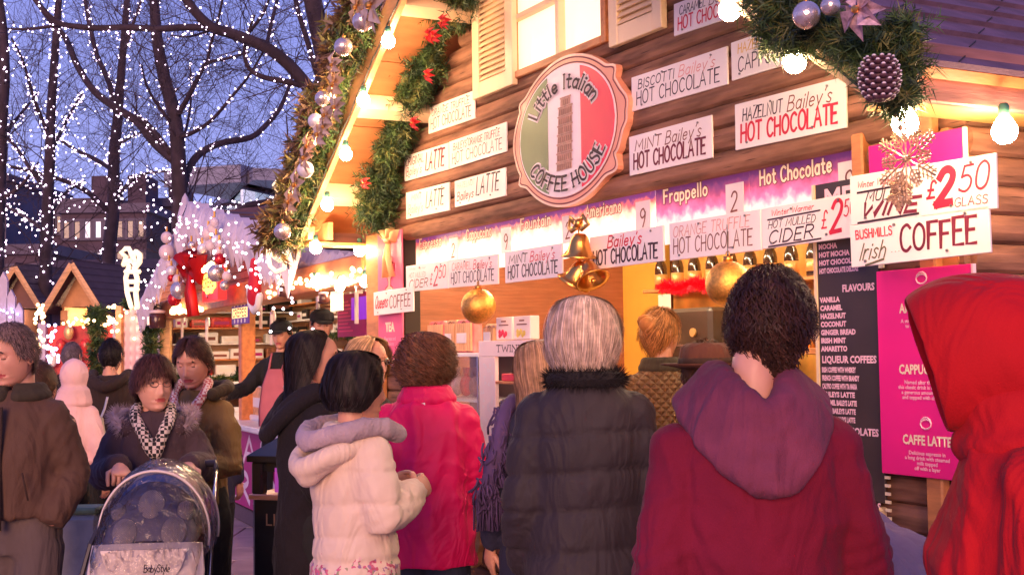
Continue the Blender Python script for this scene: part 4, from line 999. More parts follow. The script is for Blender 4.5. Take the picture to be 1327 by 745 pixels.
# inside of the hut: yellow wall panel, dark machine, bottles with santa hats, tinsel, shelf
def hin(px_, py_, y): return HUT.px(px_, py_, y)
a, b = hin(800, 340, 1.7), hin(868, 340, 1.7)
mb = MB(); mb.box(a.x, 1.66, .12, b.x, 1.70, 2.34); o = mb.build('partition_panel', INY); solo(o, HUT); tag(o, 'yellow inner wall panel between the window and the bottle shelf', 'panel')
a = hin(850, 340, 1.5); b = hin(1075, 340, 1.5)
zb = hin(900, 372, 1.5).z
shf = thing('bottle_shelf', 'wooden shelf of liqueur bottles inside the hut, edged with red tinsel', 'shelf', HUT, (a.x, 1.4, 0))
mb = MB(); mb.box(0, 0, zb - .02, b.x - a.x + .1, .24, zb, bev=.003); mb.build('shelf_board', OPINE, shf)
mb = MB(); mb.box(0, .22, zb - 1.0, b.x - a.x + .1, .24, zb + .5); mb.build('back_panel', mat('amber_back', (.75, .38, .08), .5, var=.3, scale=8), shf)
BOT = mat('bottle_dark', (.03, .012, .008), .1, spec=.9, coat=.6); HATR = mat('santa_red', (.55, .01, .04), .7); GOLDL = mat('gold_label', (.8, .5, .2), .35, metal=.5)
def bottle():
    t = thing('liqueur_bottle', 'dark cream liqueur bottle under a santa hat on the shelf', 'bottle', HUT, (0, 0, 0), None, 'liqueur bottles in santa hats')
    mb = MB(); mb.lathe([(.034, 0), (.037, .01), (.037, .12), (.03, .15), (.015, .18), (.014, .21)], 14); mb.build('glass', BOT, t, True)
    mb = MB(); mb.lathe([(.038, .03), (.038, .09)], 14); mb.build('label', GOLDL, t, True)
    mb = MB(); mb.lathe([(.026, .175), (.024, .20), (.012, .235), (0, .25)], 12); mb.build('hat', HATR, t, True)
    mb = MB(); mb.lathe([(.029, .168), (.031, .178), (.027, .19)], 12); mb.ball((.0, 0, .252), .009, 8, 6); mb.build('hat_trim', WHITE, t, True); return t
b0 = None
n_ = 9
for k in range(n_):
    x = a.x + .05 + k * (b.x - a.x) / n_
    if b0 is None: b0 = bottle(); o = b0
    else: o = copy_tree(b0)
    o.matrix_world = HUT.M @ Matrix.Translation((x, 1.5, zb)); o['label'] = 'dark liqueur bottle in red santa hat, %s from the left on the shelf' % ORD[k]
    if k: o['group'] = b0['group']
mb = MB(); rng = random.Random(2)
ta, tb = hin(856, 374, 1.36), hin(935, 366, 1.36)
for k in range(2600):
    u = rng.random(); c = ta.lerp(tb, u) + Vector((0, 0, .012 * math.sin(u * 14)))
    d = Vector((rng.gauss(0, 1), rng.gauss(0, 1), rng.gauss(0, 1))).normalized() * rng.uniform(.03, .06); s = d.orthogonal().normalized() * .0035
    mb.add([c - s, c + s, c + d], [(0, 1, 2)])
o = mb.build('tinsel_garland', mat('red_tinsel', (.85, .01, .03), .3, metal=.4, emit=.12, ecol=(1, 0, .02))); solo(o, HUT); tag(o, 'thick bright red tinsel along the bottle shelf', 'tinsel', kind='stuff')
t = thing('poster_menu', 'pale paper notice pinned below the red tinsel', 'paper', HUT, hin(853, 382, 1.36)); mb = MB(); mb.box(0, 0, -.11, .12, .003, 0); mb.build('sheet', PACK[2], t)
t = thing('coffee_machine', 'dark coffee machine behind the quilted-jacket woman', 'coffee machine', HUT, hin(842, 470, 1.0))
q = hin(921, 402, 1.0); q0 = hin(842, 402, 1.0); w = q.x - q0.x; hh = q0.z - hin(842, 470, 1.0).z
mb = MB(); mb.box(0, 0, 0, w, .35, hh, bev=.02); mb.build('body', mat('machine_dark', (.05, .03, .02), .3, var=.2), t)
mb = MB(); mb.tube([(w * .75, -.012, hh * .55), (w * .75, .0, hh * .55)], .022, 12); mb.build('dial', GOLDL, t)
mb = MB(); mb.box(.03, -.01, hh * .3, w - .03, 0, hh * .34); mb.build('trim', CUTE, t)
# cups, jugs along the back shelf: amber clutter near maroon man's head
rng = random.Random(8)
for k in range(14):
    u = 1000 + k * 5; q = hin(940 + k * 9, 440, 1.2)
    t = thing('syrup_bottle', 'amber syrup bottle, %s from the left on the shelf behind the menu board' % ORD[k], 'bottle', HUT, (q.x, 1.2 + .04 * (k % 2), hin(960, 452, 1.2).z), None, 'syrup bottles at the back of the hut')
    mb = MB(); mb.lathe([(.03, 0), (.032, .01), (.032, .15), (.012, .2), (.012, .25)], 10); mb.build('glass', [mat('syr_a', (.75, .3, .05), .15), mat('syr_b', (.35, .08, .03), .15), mat('syr_c', (.8, .55, .25), .3)][k % 3], t, True)
    mb = MB(); mb.lathe([(.033, .04), (.033, .1)], 10); mb.build('label', PACK[2], t, True)
mb = MB(); q = hin(940, 452, 1.2); r2 = hin(1075, 452, 1.2); mb.box(0, 0, -.03, r2.x - q.x, .25, 0, bev=.003); o = mb.build('back_shelf', OPINE); solo(o, HUT, (q.x, 1.15, q.z)); tag(o, 'wooden shelf holding the syrup bottles inside the hut', 'shelf')
# plastic curtain strip + icicle decoration seen through the window
def icicles(fr, a, b, n, lmin, lmax, label, seed, mt):
    rng = random.Random(seed); t = thing('icicle_trim', label, 'decoration', fr, (0, 0, 0))
    a = Vector(a); b = Vector(b); mb = MB(); d = b - a; mb.box(0, 0, 0, 0.001, .001, .001)
    mb = MB()
    hor = Vector((d.x, d.y, 0)).normalized(); nrm = Vector((-hor.y, hor.x, 0)) * .012
    top = [a + d * (k / n) + Vector((0, 0, .01 * math.sin(k * 1.7))) for k in range(n + 1)]
    for k in range(n):
        p, q = top[k], top[k + 1]; l = rng.uniform(lmin, lmax); m_ = p.lerp(q, rng.uniform(.35, .65)) + Vector((0, 0, -l)); bz = Vector((0, 0, -lmin * .35))
        v = [p, q, q + bz, m_ + (q - p) * .12 , m_ - (q - p) * .12, p + bz]
        v = [x - nrm for x in v] + [x + nrm * (.2 if i in (3, 4) else 1) for i, x in enumerate(v)]
        mb.add(v, [(0, 5, 4, 3, 2, 1), (6, 7, 8, 9, 10, 11), (0, 1, 7, 6), (1, 2, 8, 7), (2, 3, 9, 8), (3, 4, 10, 9), (4, 5, 11, 10), (5, 0, 6, 11)])
    mb.build('icicles', mt, t, kind='stuff'); return t
ICE = mat('snow_felt', (.50, .43, .54), .7, var=.12, scale=9, bump=.5, bscale=30)
icicles(HUT, hin(672, 352, 1.9), hin(760, 350, 1.9), 9, .05, .16, 'white icicle trim above warm fairy lights on the hut back wall', 1, ICE)
FL = mat('warm_fairy_lit', (1, .7, .4), .4, emit=6, ecol=(1, .55, .22), var=0, sample=False)
FW_ = mat('white_fairy_lit', (1, .9, 1), .4, emit=4, ecol=(1, .84, .95), var=0, sample=False)
mb = MB()
for k in range(20):
    q = hin(556 + k * 10, 377 - .4 * (k - 10) + 2 * math.sin(k * 2), 1.86); mb.ball(q, .010, 8, 5)
o = mb.build('fairy_lights', FL); solo(o, HUT); tag(o, 'string of warm fairy lights across the hut back wall', 'fairy lights', kind='stuff')
# yellow star/gold bow on the pink banner, scrolled wooden bracket at the counter
t = thing('gold_bow', 'pale gold ribbon bow at the top of the pink banner', 'bow', HUT, HUT.px(503, 312, -.1))
mb = MB()
for sg in (-1, 1):
    mb.tube([(0, 0, 0), (sg * .05, -.01, .06), (sg * .085, 0, .045), (sg * .05, .01, .0), (0, 0, 0)], [(.006, .02), (.005, .028), (.005, .03), (.005, .025), (.006, .02)], 8)
    mb.tube([(0, 0, 0), (sg * .02, -.01, -.1), (sg * .05, 0, -.2)], [(.004, .012), (.004, .018), (.003, .02)], 8)
mb.ball((0, -.01, 0), .018, 8, 6); mb.build('ribbon', mat('gold_ribbon', (.9, .62, .28), .4, metal=.2), t, True)
br = [(0, 0), (.035, .02), (.045, .07), (.07, .11), (.06, .15), (.085, .2), (.095, .26), (.075, .31), (.06, .36), (.03, .40), (.0, .42), (-.01, .38), (.02, .33), (.03, .26), (.02, .2), (.0, .14), (-.02, .08), (-.03, .02), (-.02, -.01)]
q = HUT.px(613, 734, -.10)
mb = MB(); mb.extrude(br, 0, .03); o = mb.build('scrolled_bracket', PINE); solo(o, HUT, q); tag(o, 'scrolled wooden bracket on the hut wall below the counter, beside the pink coat', 'bracket')
# ================================================================ the crepe stall (gable in perspective, left of the hut)
cp = CRE.px
ORW = mat('orange_wood', (.58, .20, .06), .5, var=.2, scale=4, bump=.2, stretch=(2, 6, 6))
TILE = mat('brown_felt', (.10, .045, .05), .8, var=.3, scale=7, bump=.4)
stall = thing('food_stall', 'wooden crepe stall with a snow-covered gable hung with lights and ornaments', 'stall', CRE)
Lf, Ap, Rf = cp(190, 402), cp(248, 277), cp(410, 338)
SNOW = ICE
# gable panel and beams
xl, xr = cp(212, 410).x, cp(470, 352).x
def cb(name, x0, y0, z0, x1, y1, z1, mt, parent=stall, bev=.01):
    mb = MB(); mb.box(x0, y0, z0, x1, y1, z1, bev=bev); return mb.build(name, mt, parent)
zb1 = cp(300, 398).z; zb0 = zb1 - .0
zbt = cp(300, 372).z
cb('beam', xl, -.16, cp(300, 400).z, cp(500, 352).x, .10, cp(300, 374).z, ORW)
gp = [(Lf.x, Lf.z), (Ap.x, Ap.z), (Rf.x, Rf.z)]
mb = MB(); mb.extrude(gp, .02, .08); mb.build('gable_panel', mat('gable_red_brown', (.42, .12, .05), .6, var=.3, scale=3), stall)
for k in range(14):
    zz = Lf.z + .02 + k * .075; f = (zz - Lf.z) / (Ap.z - Lf.z)
    if f > .95: break
    a_, b_ = Lf.x + (Ap.x - Lf.x) * f, Rf.x + (Ap.x - Rf.x) * f
    mb = MB(); mb.box(a_ + .05, -.002, zz, b_ - .05, .018, zz + .068); mb.build('gable_board', ORW, stall)
# roof planes running back
for (P, Q, nm) in ((Lf, Ap, 'roof_slope'), (Rf, Ap, 'roof_slope')):
    d = Vector((Q.x - P.x, 0, Q.z - P.z)).normalized(); nn = Vector((-d.z, 0, d.x)); nn = nn if nn.z > 0 else -nn
    n_ = 8
    for k in range(n_):
        a_ = P.lerp(Q, k / n_ - .01); b_ = P.lerp(Q, (k + 1) / n_ + .01)
        v = [a_ + nn * .06 + Vector((0, y, 0)) for y in (-.02, 4)] + [b_ + nn * .04 + Vector((0, y, 0)) for y in (-.02, 4)] + [a_ + nn * .01 + Vector((0, y, 0)) for y in (-.02, 4)] + [b_ + nn * .01 + Vector((0, y, 0)) for y in (-.02, 4)]
        mb = MB(); mb.add(v, [(0, 1, 3, 2), (4, 6, 7, 5), (0, 4, 5, 1), (2, 3, 7, 6), (0, 2, 6, 4), (1, 5, 7, 3)]); mb.build('roof_strip', TILE, stall)
# snow along the rakes, with icicles
def snowband(name, fr, A_, B_2, wid, seed, parent, y0=0, lmin=.08, lmax=.34, n=22, wav=.03):
    rng = random.Random(seed); mb = MB(); A_ = Vector(A_); B_2 = Vector(B_2); n2 = n * 2
    top = []; bot = []
    for k in range(n2 + 1):
        p = A_.lerp(B_2, k / n2); top.append(p + Vector((0, 0, wid * .5 + wav * math.sin(k * .9) + wav * .6 * math.sin(k * 2.3))))
        l = (rng.uniform(lmin, lmax) if k % 2 else rng.uniform(0, lmin)); bot.append(p + Vector((rng.uniform(-.02, .02), 0, -wid * .4 - l)))
    v = [p + Vector((0, y0, 0)) for p in top] + [p.lerp(q, .5) + Vector((0, y0 - .05, 0)) for p, q in zip(top, bot)] + [p + Vector((0, y0, 0)) for p in bot] + [p + Vector((0, y0 + .12, 0)) for p in top]
    N = n2 + 1; f = []
    for k in range(n2):
        f += [(k, N + k, N + k + 1, k + 1), (N + k, 2 * N + k, 2 * N + k + 1, N + k + 1), (3 * N + k, k, k + 1, 3 * N + k + 1), (2 * N + k, 3 * N + k, 3 * N + k + 1, 2 * N + k + 1)]
    mb.add(v, f); return mb.build(name, SNOW, parent)
s1 = snowband('snow_valance', CRE, cp(182, 402, -.38), cp(243, 279, -.38), .2, 1, stall, n=26, lmax=.28)
s2 = snowband('snow_valance', CRE, cp(243, 279, -.38), cp(374, 332, -.38), .2, 2, stall, n=40, lmax=.24)
# flat second canopy to the right
q1, q2 = cp(372, 332), cp(500, 341)
s3 = snowband('snow_valance', CRE, cp(372, 335, -.1), cp(492, 350, -.1), .16, 5, stall, y0=0, n=40, lmin=.03, lmax=.10, wav=.012)
# roof behind the hut eave
zr_ = cp(440, 325, 1.5).z
mb = MB(); mb.box(Rf.x - .9, .0, zr_ - .3, cp(500, 342).x + .3, 2.5, zr_ + .02, bev=.02); mb.build('flat_roof', TILE, stall)
# posts
for (x, w) in ((322, .10), (207, .10)):
    p = cp(x, 460); cb('post', p.x - w, -.07, .9, p.x + w * .3, .06, zb1 + .01, ORW)
p = cp(478, 460); cb('post', p.x + .2, -.07, .0, p.x + .35, .06, zb1 + .3, ORW)
# counter front with banner
zc2 = cp(308, 556).z
x0c, x1c = cp(206, 500).x, cp(500, 500).x + .3
cb('counter_top', x0c, -.25, zc2 + .06, x1c, .5, zc2 + .11, WHITE)
cb('plinth', x0c, -.02, 0, x1c, .06, .14, mat('plinth_dark', (.10, .06, .08), .7))
SILV = mat('crushed_foil', (.62, .55, .62), .25, metal=.8, var=.4, scale=30, bump=1, bscale=60)
mb = MB(); 
nn_ = 120
for k in range(nn_):
    pass
cb('foil_front', x0c, -.03, zc2 - .14, x1c, .04, zc2 + .058, SILV)
cb('counter_front', x0c, -.0, .14, x1c, .05, zc2 - .14, mat('front_dark', (.3, .05, .1), .6))
MAGB = mat('banner_magenta', (.42, .005, .17), .5, var=.08)
zt2, zb2 = cp(300, 548).z - .02, .17
ban = thing('stall_banner', 'magenta banner with white slab lettering across the crepe stall counter front', 'banner', CRE, (x0c + .4, -.045, 0))
mb = MB(); mb.box(0, 0, zb2, x1c - x0c - .5, .01, zt2); mb.build('cloth', MAGB, ban)
off = x0c + .4; hh = (zt2 - zb2) / 2
xT = cp(293, 600).x - off
mb = MB()
def slab(txt, x0, z0, h, stepw):
    for i, ch in enumerate(txt):
        if ch != ' ': write(mb, ch, x0 + i * stepw, z0, x0 + i * stepw + stepw * .74, z0 + h, -.002, .22, 0, .2, serif=True, wob=0)
sw = (cp(335, 600).x - cp(303, 600).x) / 1.55
slab('TASTE OF', cp(302, 600).x - off, zt2 - hh * .86, hh * .66, sw); slab('E', cp(302, 600).x - off - sw, zt2 - hh * .86, hh * .66, sw)
slab('FRANCE', cp(295, 600).x - off, zb2 + hh * .16, hh * .72, sw)
mb.build('lettering', mat('banner_white', (.8, .62, .72), .6), ban)
# star on the foil
mb = MB(); mb.extrude([((.09 if k % 2 == 0 else .038) * math.sin(k * math.pi / 5), (.09 if k % 2 == 0 else .038) * math.cos(k * math.pi / 5)) for k in range(10)], 0, .01)
o = mb.build('star_ornament', WHITE); solo(o, CRE, cp(345, 542, -.08)); tag(o, 'white star ornament on the stall counter edge above the banner', 'star')
# interior: back wall, ceiling glow, shelves with packs
CREAMW = mat('stall_inner_cream', (.80, .50, .28), .6, var=.15, scale=3)
IN = 1.9
cb('back_wall', x0c, IN, 0, x1c, IN + .05, zb1 + .3, CREAMW)
cb('side_wall', x0c, .1, 0, x0c + .05, IN, zb1 + .2, CREAMW)
cb('stall_ceiling', x0c, .1, zb1 + .22, x1c, IN, zb1 + .26, CREAMW)
cb('stall_floor', x0c, .1, .05, x1c, IN, .1, TILE)
for k in range(6):
    t = thing('strip_lamp', 'warm strip lamp under the crepe stall roof, %s of the row' % ('first', 'second', 'third', 'fourth', 'fifth', 'sixth')[k], 'lamp', CRE, (x0c + .8 + k * (x1c - x0c) / 6.2, .7, zb1 + .14), None, 'strip lamps in the crepe stall')
    mb = MB(); mb.box(0, -.04, .03, .9, .04, .06); mb.build('housing', WHITE, t); mb = MB(); mb.tube([(.03, 0, .01), (.87, 0, .01)], .016, 8); mb.build('tube', TUBE, t)
rng = random.Random(21)
for si, yy in enumerate((372, 400, 428, 452)):
    pass
zs_ = [cp(350, y, IN - .3).z for y in (381, 399, 418, 440, 463)]
for j, z in enumerate(zs_):
    mb = MB(); mb.box(0, 0, -.02, x1c - x0c - 2.0, .28, 0); o = mb.build('shelf_board', ORW if j % 2 else WHITE, stall); o.location = (x0c + .1, IN - .3, z)
    xx = x0c + .3; nc_ = 0
    while xx < x1c - 2.2:
        w_ = rng.uniform(.14, .34); h_ = rng.uniform(.08, .15)
        if rng.random() < .8:
            c_ = rng.choice(('white', 'white', 'brown', 'dark', 'tan'))
            t = thing('shelf_carton', '%s carton, %s from the left on the %s back shelf' % (c_, ORD[nc_], ('top', 'second', 'third', 'fourth', 'lowest')[j]), 'carton', CRE, (xx, IN - .28, z), None, 'cartons on the crepe stall shelves')
            mb = MB(); mb.box(0, 0, 0, w_, .15, h_, bev=.01); mb.build('carton', dict(white=WHITE, brown=mat('bag_brown', (0, 0, 0)), dark=DARK, tan=PACK[1])[c_], t)
            mb = MB(); mb.box(w_ * .15, -.003, h_ * .3, w_ * .85, 0, h_ * .6); mb.build('carton_label', [MAGB, BRN, PACK[2]][int(rng.random() * 3)], t)
        xx += w_ + rng.uniform(.02, .12); nc_ += 1
# shelves on the far end wall, which is what the opening shows
SW = Frame(CRE.w(x0c + .06, .12, 0), CRE.a + math.pi / 2)
for j in range(5):
    z = 1.28 + j * .2
    mb = MB(); mb.box(0, -.28, -.018, IN - .2, -.0, 0); o = mb.build('shelf_board', ORW if j % 2 else WHITE, stall); o.matrix_world = SW.M @ Matrix.Translation((0, 0, z))
    yy = .03; nc_ = 0
    while yy < IN - .4:
        w_ = rng.uniform(.12, .3); h_ = rng.uniform(.08, .15); c_ = rng.choice(('white', 'white', 'brown', 'dark', 'tan', 'red'))
        t = thing('shelf_carton', '%s packet, %s along the %s shelf of the crepe stall end wall' % (c_, ORD[nc_], ('lowest', 'second', 'middle', 'fourth', 'top')[j]), 'carton', SW, (yy, -.26, z), None, 'packets on the crepe stall end wall')
        mb = MB(); mb.box(0, 0, 0, w_, .15, h_, bev=.01); mb.build('carton', dict(white=WHITE, brown=mat('bag_brown', (0, 0, 0)), dark=DARK, tan=PACK[1], red=mat('bag_red', (0, 0, 0)))[c_], t)
        mb = MB(); mb.box(w_ * .15, -.003, h_ * .3, w_ * .85, 0, h_ * .6); mb.build('carton_label', [MAGB, BRN, PACK[2]][int(rng.random() * 3)], t)
        yy += w_ + rng.uniform(.01, .06); nc_ += 1
garland('fir_garland', 'fir swag with leaves under the end wall shelves of the crepe stall', SW, [(k * .2, -.3, 1.24 + .02 * math.sin(k * 2)) for k in range(9)], .07, 4000, .05, 34, w=.006)
# fir swag along shelf, hanging candy canes
garland('fir_garland', 'thin fir swag along the crepe stall back shelf', CRE, [(x0c + .3 + k * .3, IN - .34, zs_[3] + .03 * math.sin(k)) for k in range(18)], .07, 5000, .05, 33, w=.006)
CANE = mat('cane_pale', (.9, .75, .72), .35)
for k, (x, y) in enumerate(((236, 425), (268, 430), (338, 405), (352, 425), (412, 385), (462, 392))):
    q = cp(x, y, .12); t = thing('candy_cane', 'pale candy cane hanging in the crepe stall opening, number by place from left', 'candy cane', CRE, q, None, 'candy canes in the crepe stall opening')
    t['label'] = 'pale candy cane, %s from the left in the crepe stall opening' % ORD[k]
    mb = MB(); mb.tube([(0, 0, -.15)] + [(0, 0, .1)] + [(.05 - .05 * math.cos(a_), 0, .1 + .05 * math.sin(a_)) for a_ in (.6, 1.2, 1.9, 2.6, 3.14)] + [(.1, 0, .06)], .016, 7); mb.build('cane', CANE, t, True)
# hot plates / equipment on the counter
for k, (x, w_, h_, c_) in enumerate(((250, .5, .25, 'white'), (282, .55, .3, 'dark'), (345, .6, .34, 'white'), (372, .6, .34, 'dark'), (430, .6, .3, 'white'))):
    q = cp(x, 540, .1); t = thing('food_warmer', ('food warmer cabinet on the crepe stall counter, %s' % ('far left', 'left of the orange post', 'right of the orange post', 'beside the black-haired woman', 'behind the queue')[k]), 'food warmer', CRE, (q.x - w_ / 2, .0, zc2 + .11), None, 'food warmers on the crepe counter')
    mb = MB(); mb.box(0, 0, 0, w_, .4, .05, bev=.01); mb.box(0, 0, h_ - .04, w_, .4, h_, bev=.01); mb.build('frame', WHITE, t, kind='stuff')
    mb = MB(); mb.box(.02, .03, .05, w_ - .02, .37, h_ - .04); mb.build('case', BOT if c_ == 'dark' else PACK[1], t)
    mb = MB(); mb.box(w_ * .2, .022, h_ * .35, w_ * .8, .028, h_ * .6); mb.build('plate_label', WHITE, t)
# purple & magenta menu board of stall, right part
for (tl, tr, bl, mt, lab, g_) in (((437, 383), (488, 378), (437, 437), MAGB, 'dark magenta menu board hanging in the crepe stall', 1), ((455, 386), (482, 384), (455, 415), mat('purple_lit', (.10, .02, .22), .4, emit=.5, ecol=(.35, .02, .7)), 'small purple lit panel in the crepe stall', 0)):
    t, w, h = panel('stall_menu', lab, 'menu', tl, tr, bl, mt, .5 if g_ else .3, fr=CRE)
    if g_:
        for q in range(9):
            mb = MB(); mb.box(w * .04, -.003, -h * (.2 + q * .085), w * (.3 + .06 * (q % 3)), 0, -h * (.165 + q * .085)); mb.build('text_line', MAG, t)
t, w, h = panel('stall_menu', 'bright magenta lit board over the crepe stall counter, left side', 'menu', (232, 409), (247, 407), (232, 424), mat('mag_lit', (.8, .02, .3), .4, emit=.8, ecol=(.9, .02, .35)), .6, fr=CRE)
t, w, h = panel('stall_sign', 'small purple framed sign with yellow centre on the orange post', 'sign', (300, 393), (322, 390), (300, 421), mat('purple_sign', (.12, .03, .35), .5), -.12, fr=CRE)
mb = MB(); mb.box(w * .06, -.004, -h * .72, w * .94, 0, -h * .27); mb.build('centre_panel', mat('yellow_lit', (.9, .6, .2), .5, emit=1.0, ecol=(1, .65, .25)), t)
mb = MB(); write(mb, 'CREPES', w * .12, -h * .66, w * .9, -h * .34, -.006, .2, 0, .2); mb.build('lettering', BRN, t)
mb = MB()
for q in range(4):
    for zz in (-.12, -.86): mb.extrude([(w * (.2 + .2 * q) + .02 * math.sin(a_) , h * zz + .02 * math.cos(a_)) for a_ in np.linspace(0, 6.28, 7)[:-1]], -.004, 0)
mb.build('star', WHITE, t, kind='stuff')
t, w, h = panel('stall_sign', 'yellow lit square sign among the cream cards at the crepe stall', 'sign', (428, 378), (443, 376), (428, 404), mat('cream_lit', (.9, .8, .6), .5, emit=.4, ecol=(1, .85, .6)), -.1, fr=CRE)
# red crepe signs / lit board on the gable
t, w, h = panel('crepe_sign', 'glowing red sign with yellow CREPE lettering on the stall gable', 'sign', (262, 346), (282, 340), (262, 392), mat('red_lit', (.8, .02, .02), .4, emit=.7, ecol=(1, .03, .03)), -.35, .08, fr=CRE)
mb = MB(); mb.extrude([(w * .5 + w * .42 * math.cos(a_) * (1 + .08 * math.sin(9 * a_)), -h * .5 + h * .30 * math.sin(a_) * (1 + .08 * math.sin(9 * a_))) for a_ in np.linspace(0, 6.28, 40)[:-1]], -.01, 0); mb.build('lit_centre', mat('yellow_sign_lit', (1, .7, .1), .5, emit=1.6, ecol=(1, .75, .12)), t)
mb = MB(); write(mb, 'CREPE', w * .16, -h * .62, w * .84, -h * .38, -.014, .2, 0, .2); mb.build('lettering', RED, t)
# red draped bow / ribbon
REDL = mat('red_cloth_lit', (.60, .01, .01), .5, emit=.02, ecol=(1, .02, .02))
t = thing('red_ribbon', 'big glowing red bow with long tail on the crepe stall gable', 'bow', CRE, cp(247, 352, -.42))
mb = MB()
for sg in (-1, 1): mb.tube([(0, 0, 0), (sg * .2, -.05, .16), (sg * .34, 0, .1), (sg * .24, .03, -.08), (0, 0, 0)], [(.03, .04), (.04, .08), (.04, .1), (.04, .07), (.03, .04)], 8)
for dx in (-.06, .03, .11): mb.tube([(0.02, 0, 0), (.06 + dx, -.02, -.2), (.10 + dx * 1.4, 0, -.42)], [(.02, .02), (.02, .045), (.012, .04)], 6); mb.build('ribbon', REDL, t, True)
# lantern baubles: ribbed paper balls
RIBB = mat('ribbed_pale', (.66, .52, .56), .4, var=.1)
BP = [(216, 327, 8), (232, 376, 9), (216, 308, 6), (222, 351, 5), (219, 343, 4), (222, 360, 4), (230, 362, 5), (280, 354, 9), (270, 303, 7), (280, 311, 5), (284, 326, 5), (285, 336, 6), (273, 318, 6), (291, 370, 5), (294, 358, 5), (262, 322, 5), (276, 296, 6), (226, 388, 7), (278, 288, 5), (248, 318, 4), (284, 318, 4)]
for k, (x, y, r) in enumerate(BP):
    q = cp(x, y, -.5); dep = CRE.w(*q).y; rr = 1.3 * r / FPX * dep
    t = thing('hanging_bauble', '%s ribbed bauble, %s listed in the %s bunch on the crepe stall gable' % ('large' if r > 7 else 'small', ORD[sum(1 for b in BP[:k] if (b[0] < 240) == (x < 240))], 'left' if x < 240 else 'right'), 'bauble', CRE, q, None, 'ribbed baubles in two bunches on the crepe stall gable')
    mb = MB(); n_ = 14; pr = []
    for i in range(n_ * 2 + 1):
        a_ = math.pi * i / (n_ * 2); pr.append((rr * math.sin(a_) * (1 if i % 2 else .93), rr * math.cos(a_)))
    mb.lathe(pr, 16); mb.build('ball', (RIBB, BAUB, RIBB, BAUW, RIBB, BAUR)[k % 6], t, True)
    mb = MB(); mb.tube([(0, 0, rr), (0, 0, rr + .05)], .01, 5); mb.build('cap', GOLD, t)
# jars of chocolate spread standing / lit lantern jars
for k, (x, y, s) in enumerate(((241, 372, 1.0), (204, 412, 1.1), (276, 378, .8), (369, 375, .8), (419, 385, .7))):
    q = cp(x, y, -.3); dep = CRE.w(*q).y; sc = s * 24 / FPX * dep
    t = thing('spread_jar', ('oversized dark jar with white label hanging on the stall, %s' % ('left on the gable', 'at the far left post', 'beside the red sign', 'under the white light reindeer', 'near the cream sign')[k]), 'jar', CRE, (q.x, q.y, q.z - sc * .5), None, 'display jars on the crepe stall')
    mb = MB(); mb.lathe([(.36 * sc, 0), (.42 * sc, .08 * sc), (.42 * sc, .62 * sc), (.34 * sc, .72 * sc)], 16); mb.build('jar_body', mat('spread_brown', (.06, .02, .02), .2), t, True)
    mb = MB(); mb.lathe([(.38 * sc, .73 * sc), (.38 * sc, .86 * sc), (.2 * sc, .9 * sc)], 16); mb.build('lid', RIBB, t, True)
    mb = MB(); mb.box(-.26 * sc, -.44 * sc, .15 * sc, .26 * sc, -.42 * sc, .58 * sc); mb.build('jar_label', mat('label_pale', (.85, .65, .6), .4), t)
# santa stocking
t = thing('santa_hat', 'red santa stocking with white fur edge hanging from the stall beam', 'stocking', CRE, cp(330, 368, -.4), Matrix.Scale(.62, 4)); sc = .2
mb = MB(); mb.tube([(.0, 0, .28), (.02, 0, .1), (0, 0, -.05), (-.1, 0, -.18)], [(.06, .05), (.11, .07), (.15, .08), (.12, .07)], 10, roundcap=True); mb.build('stocking', mat('red_felt', (.55, .01, .03), .7), t, True)
mb = MB(); mb.tube([(-.26, 0, -.05), (-.2, 0, -.25), (-.02, 0, -.33), (.18, 0, -.27), (.26, 0, -.16)], .045, 8, roundcap=True); mb.build('fur_edge', WHITE, t, True)
# fairy lights over the snow and beam
def fl_line(mb, fr, pts, y, step, r, jit, rng):
    P = [Vector(fr.px(x, yy, y)) for x, yy in pts]
    for a_, b_ in zip(P, P[1:]):
        n_ = max(1, int((b_ - a_).length / step))
        for k in range(n_):
            c = a_.lerp(b_, (k + rng.random()) / n_) + Vector((rng.gauss(0, jit), rng.gauss(0, jit * .3), rng.gauss(0, jit))); mb.ball(c, r, 6, 4)
rng = random.Random(9)
mb = MB()
fl_line(mb, CRE, [(184, 398), (210, 350), (240, 285)], -.5, .07, .011, .15, rng); fl_line(mb, CRE, [(240, 290), (290, 318), (345, 350), (385, 362)], -.5, .045, .011, .17, rng)
fl_line(mb, CRE, [(240, 300), (290, 318), (345, 350), (385, 362)], -.5, .09, .010, .16, rng)
o = mb.build('fairy_lights', FW_); solo(o, CRE); tag(o, 'dense white fairy lights over the snowy gable of the crepe stall', 'fairy lights', kind='stuff')
mb = MB(); fl_line(mb, CRE, [(222, 404), (234, 394), (222, 404), (250, 402), (262, 400)], -.2, .05, .022, .01, rng); fl_line(mb, CRE, [(262, 350), (276, 340), (268, 352)], -.45, .05, .02, .01, rng)
fl_line(mb, CRE, [(340, 378), (400, 366), (470, 354)], -.2, .07, .016, .03, rng); fl_line(mb, CRE, [(395, 352), (440, 350), (484, 352)], -.1, .10, .013, .06, rng)
o = mb.build('fairy_lights', FL); solo(o, CRE); tag(o, 'warm fairy lights along the orange beam of the crepe stall', 'fairy lights', kind='stuff')
for k, (x, y) in enumerate(((408, 358), (440, 362), (473, 356))):
    q = cp(x, y, -.2); o = copy_tree(first); o.matrix_world = CRE.M @ Matrix.Translation(q); o['label'] = 'lit bulb under the snowy canopy right of the crepe stall, %s of three' % ('left', 'middle', 'right')[k]; o['group'] = 'bulbs under the crepe stall canopy'
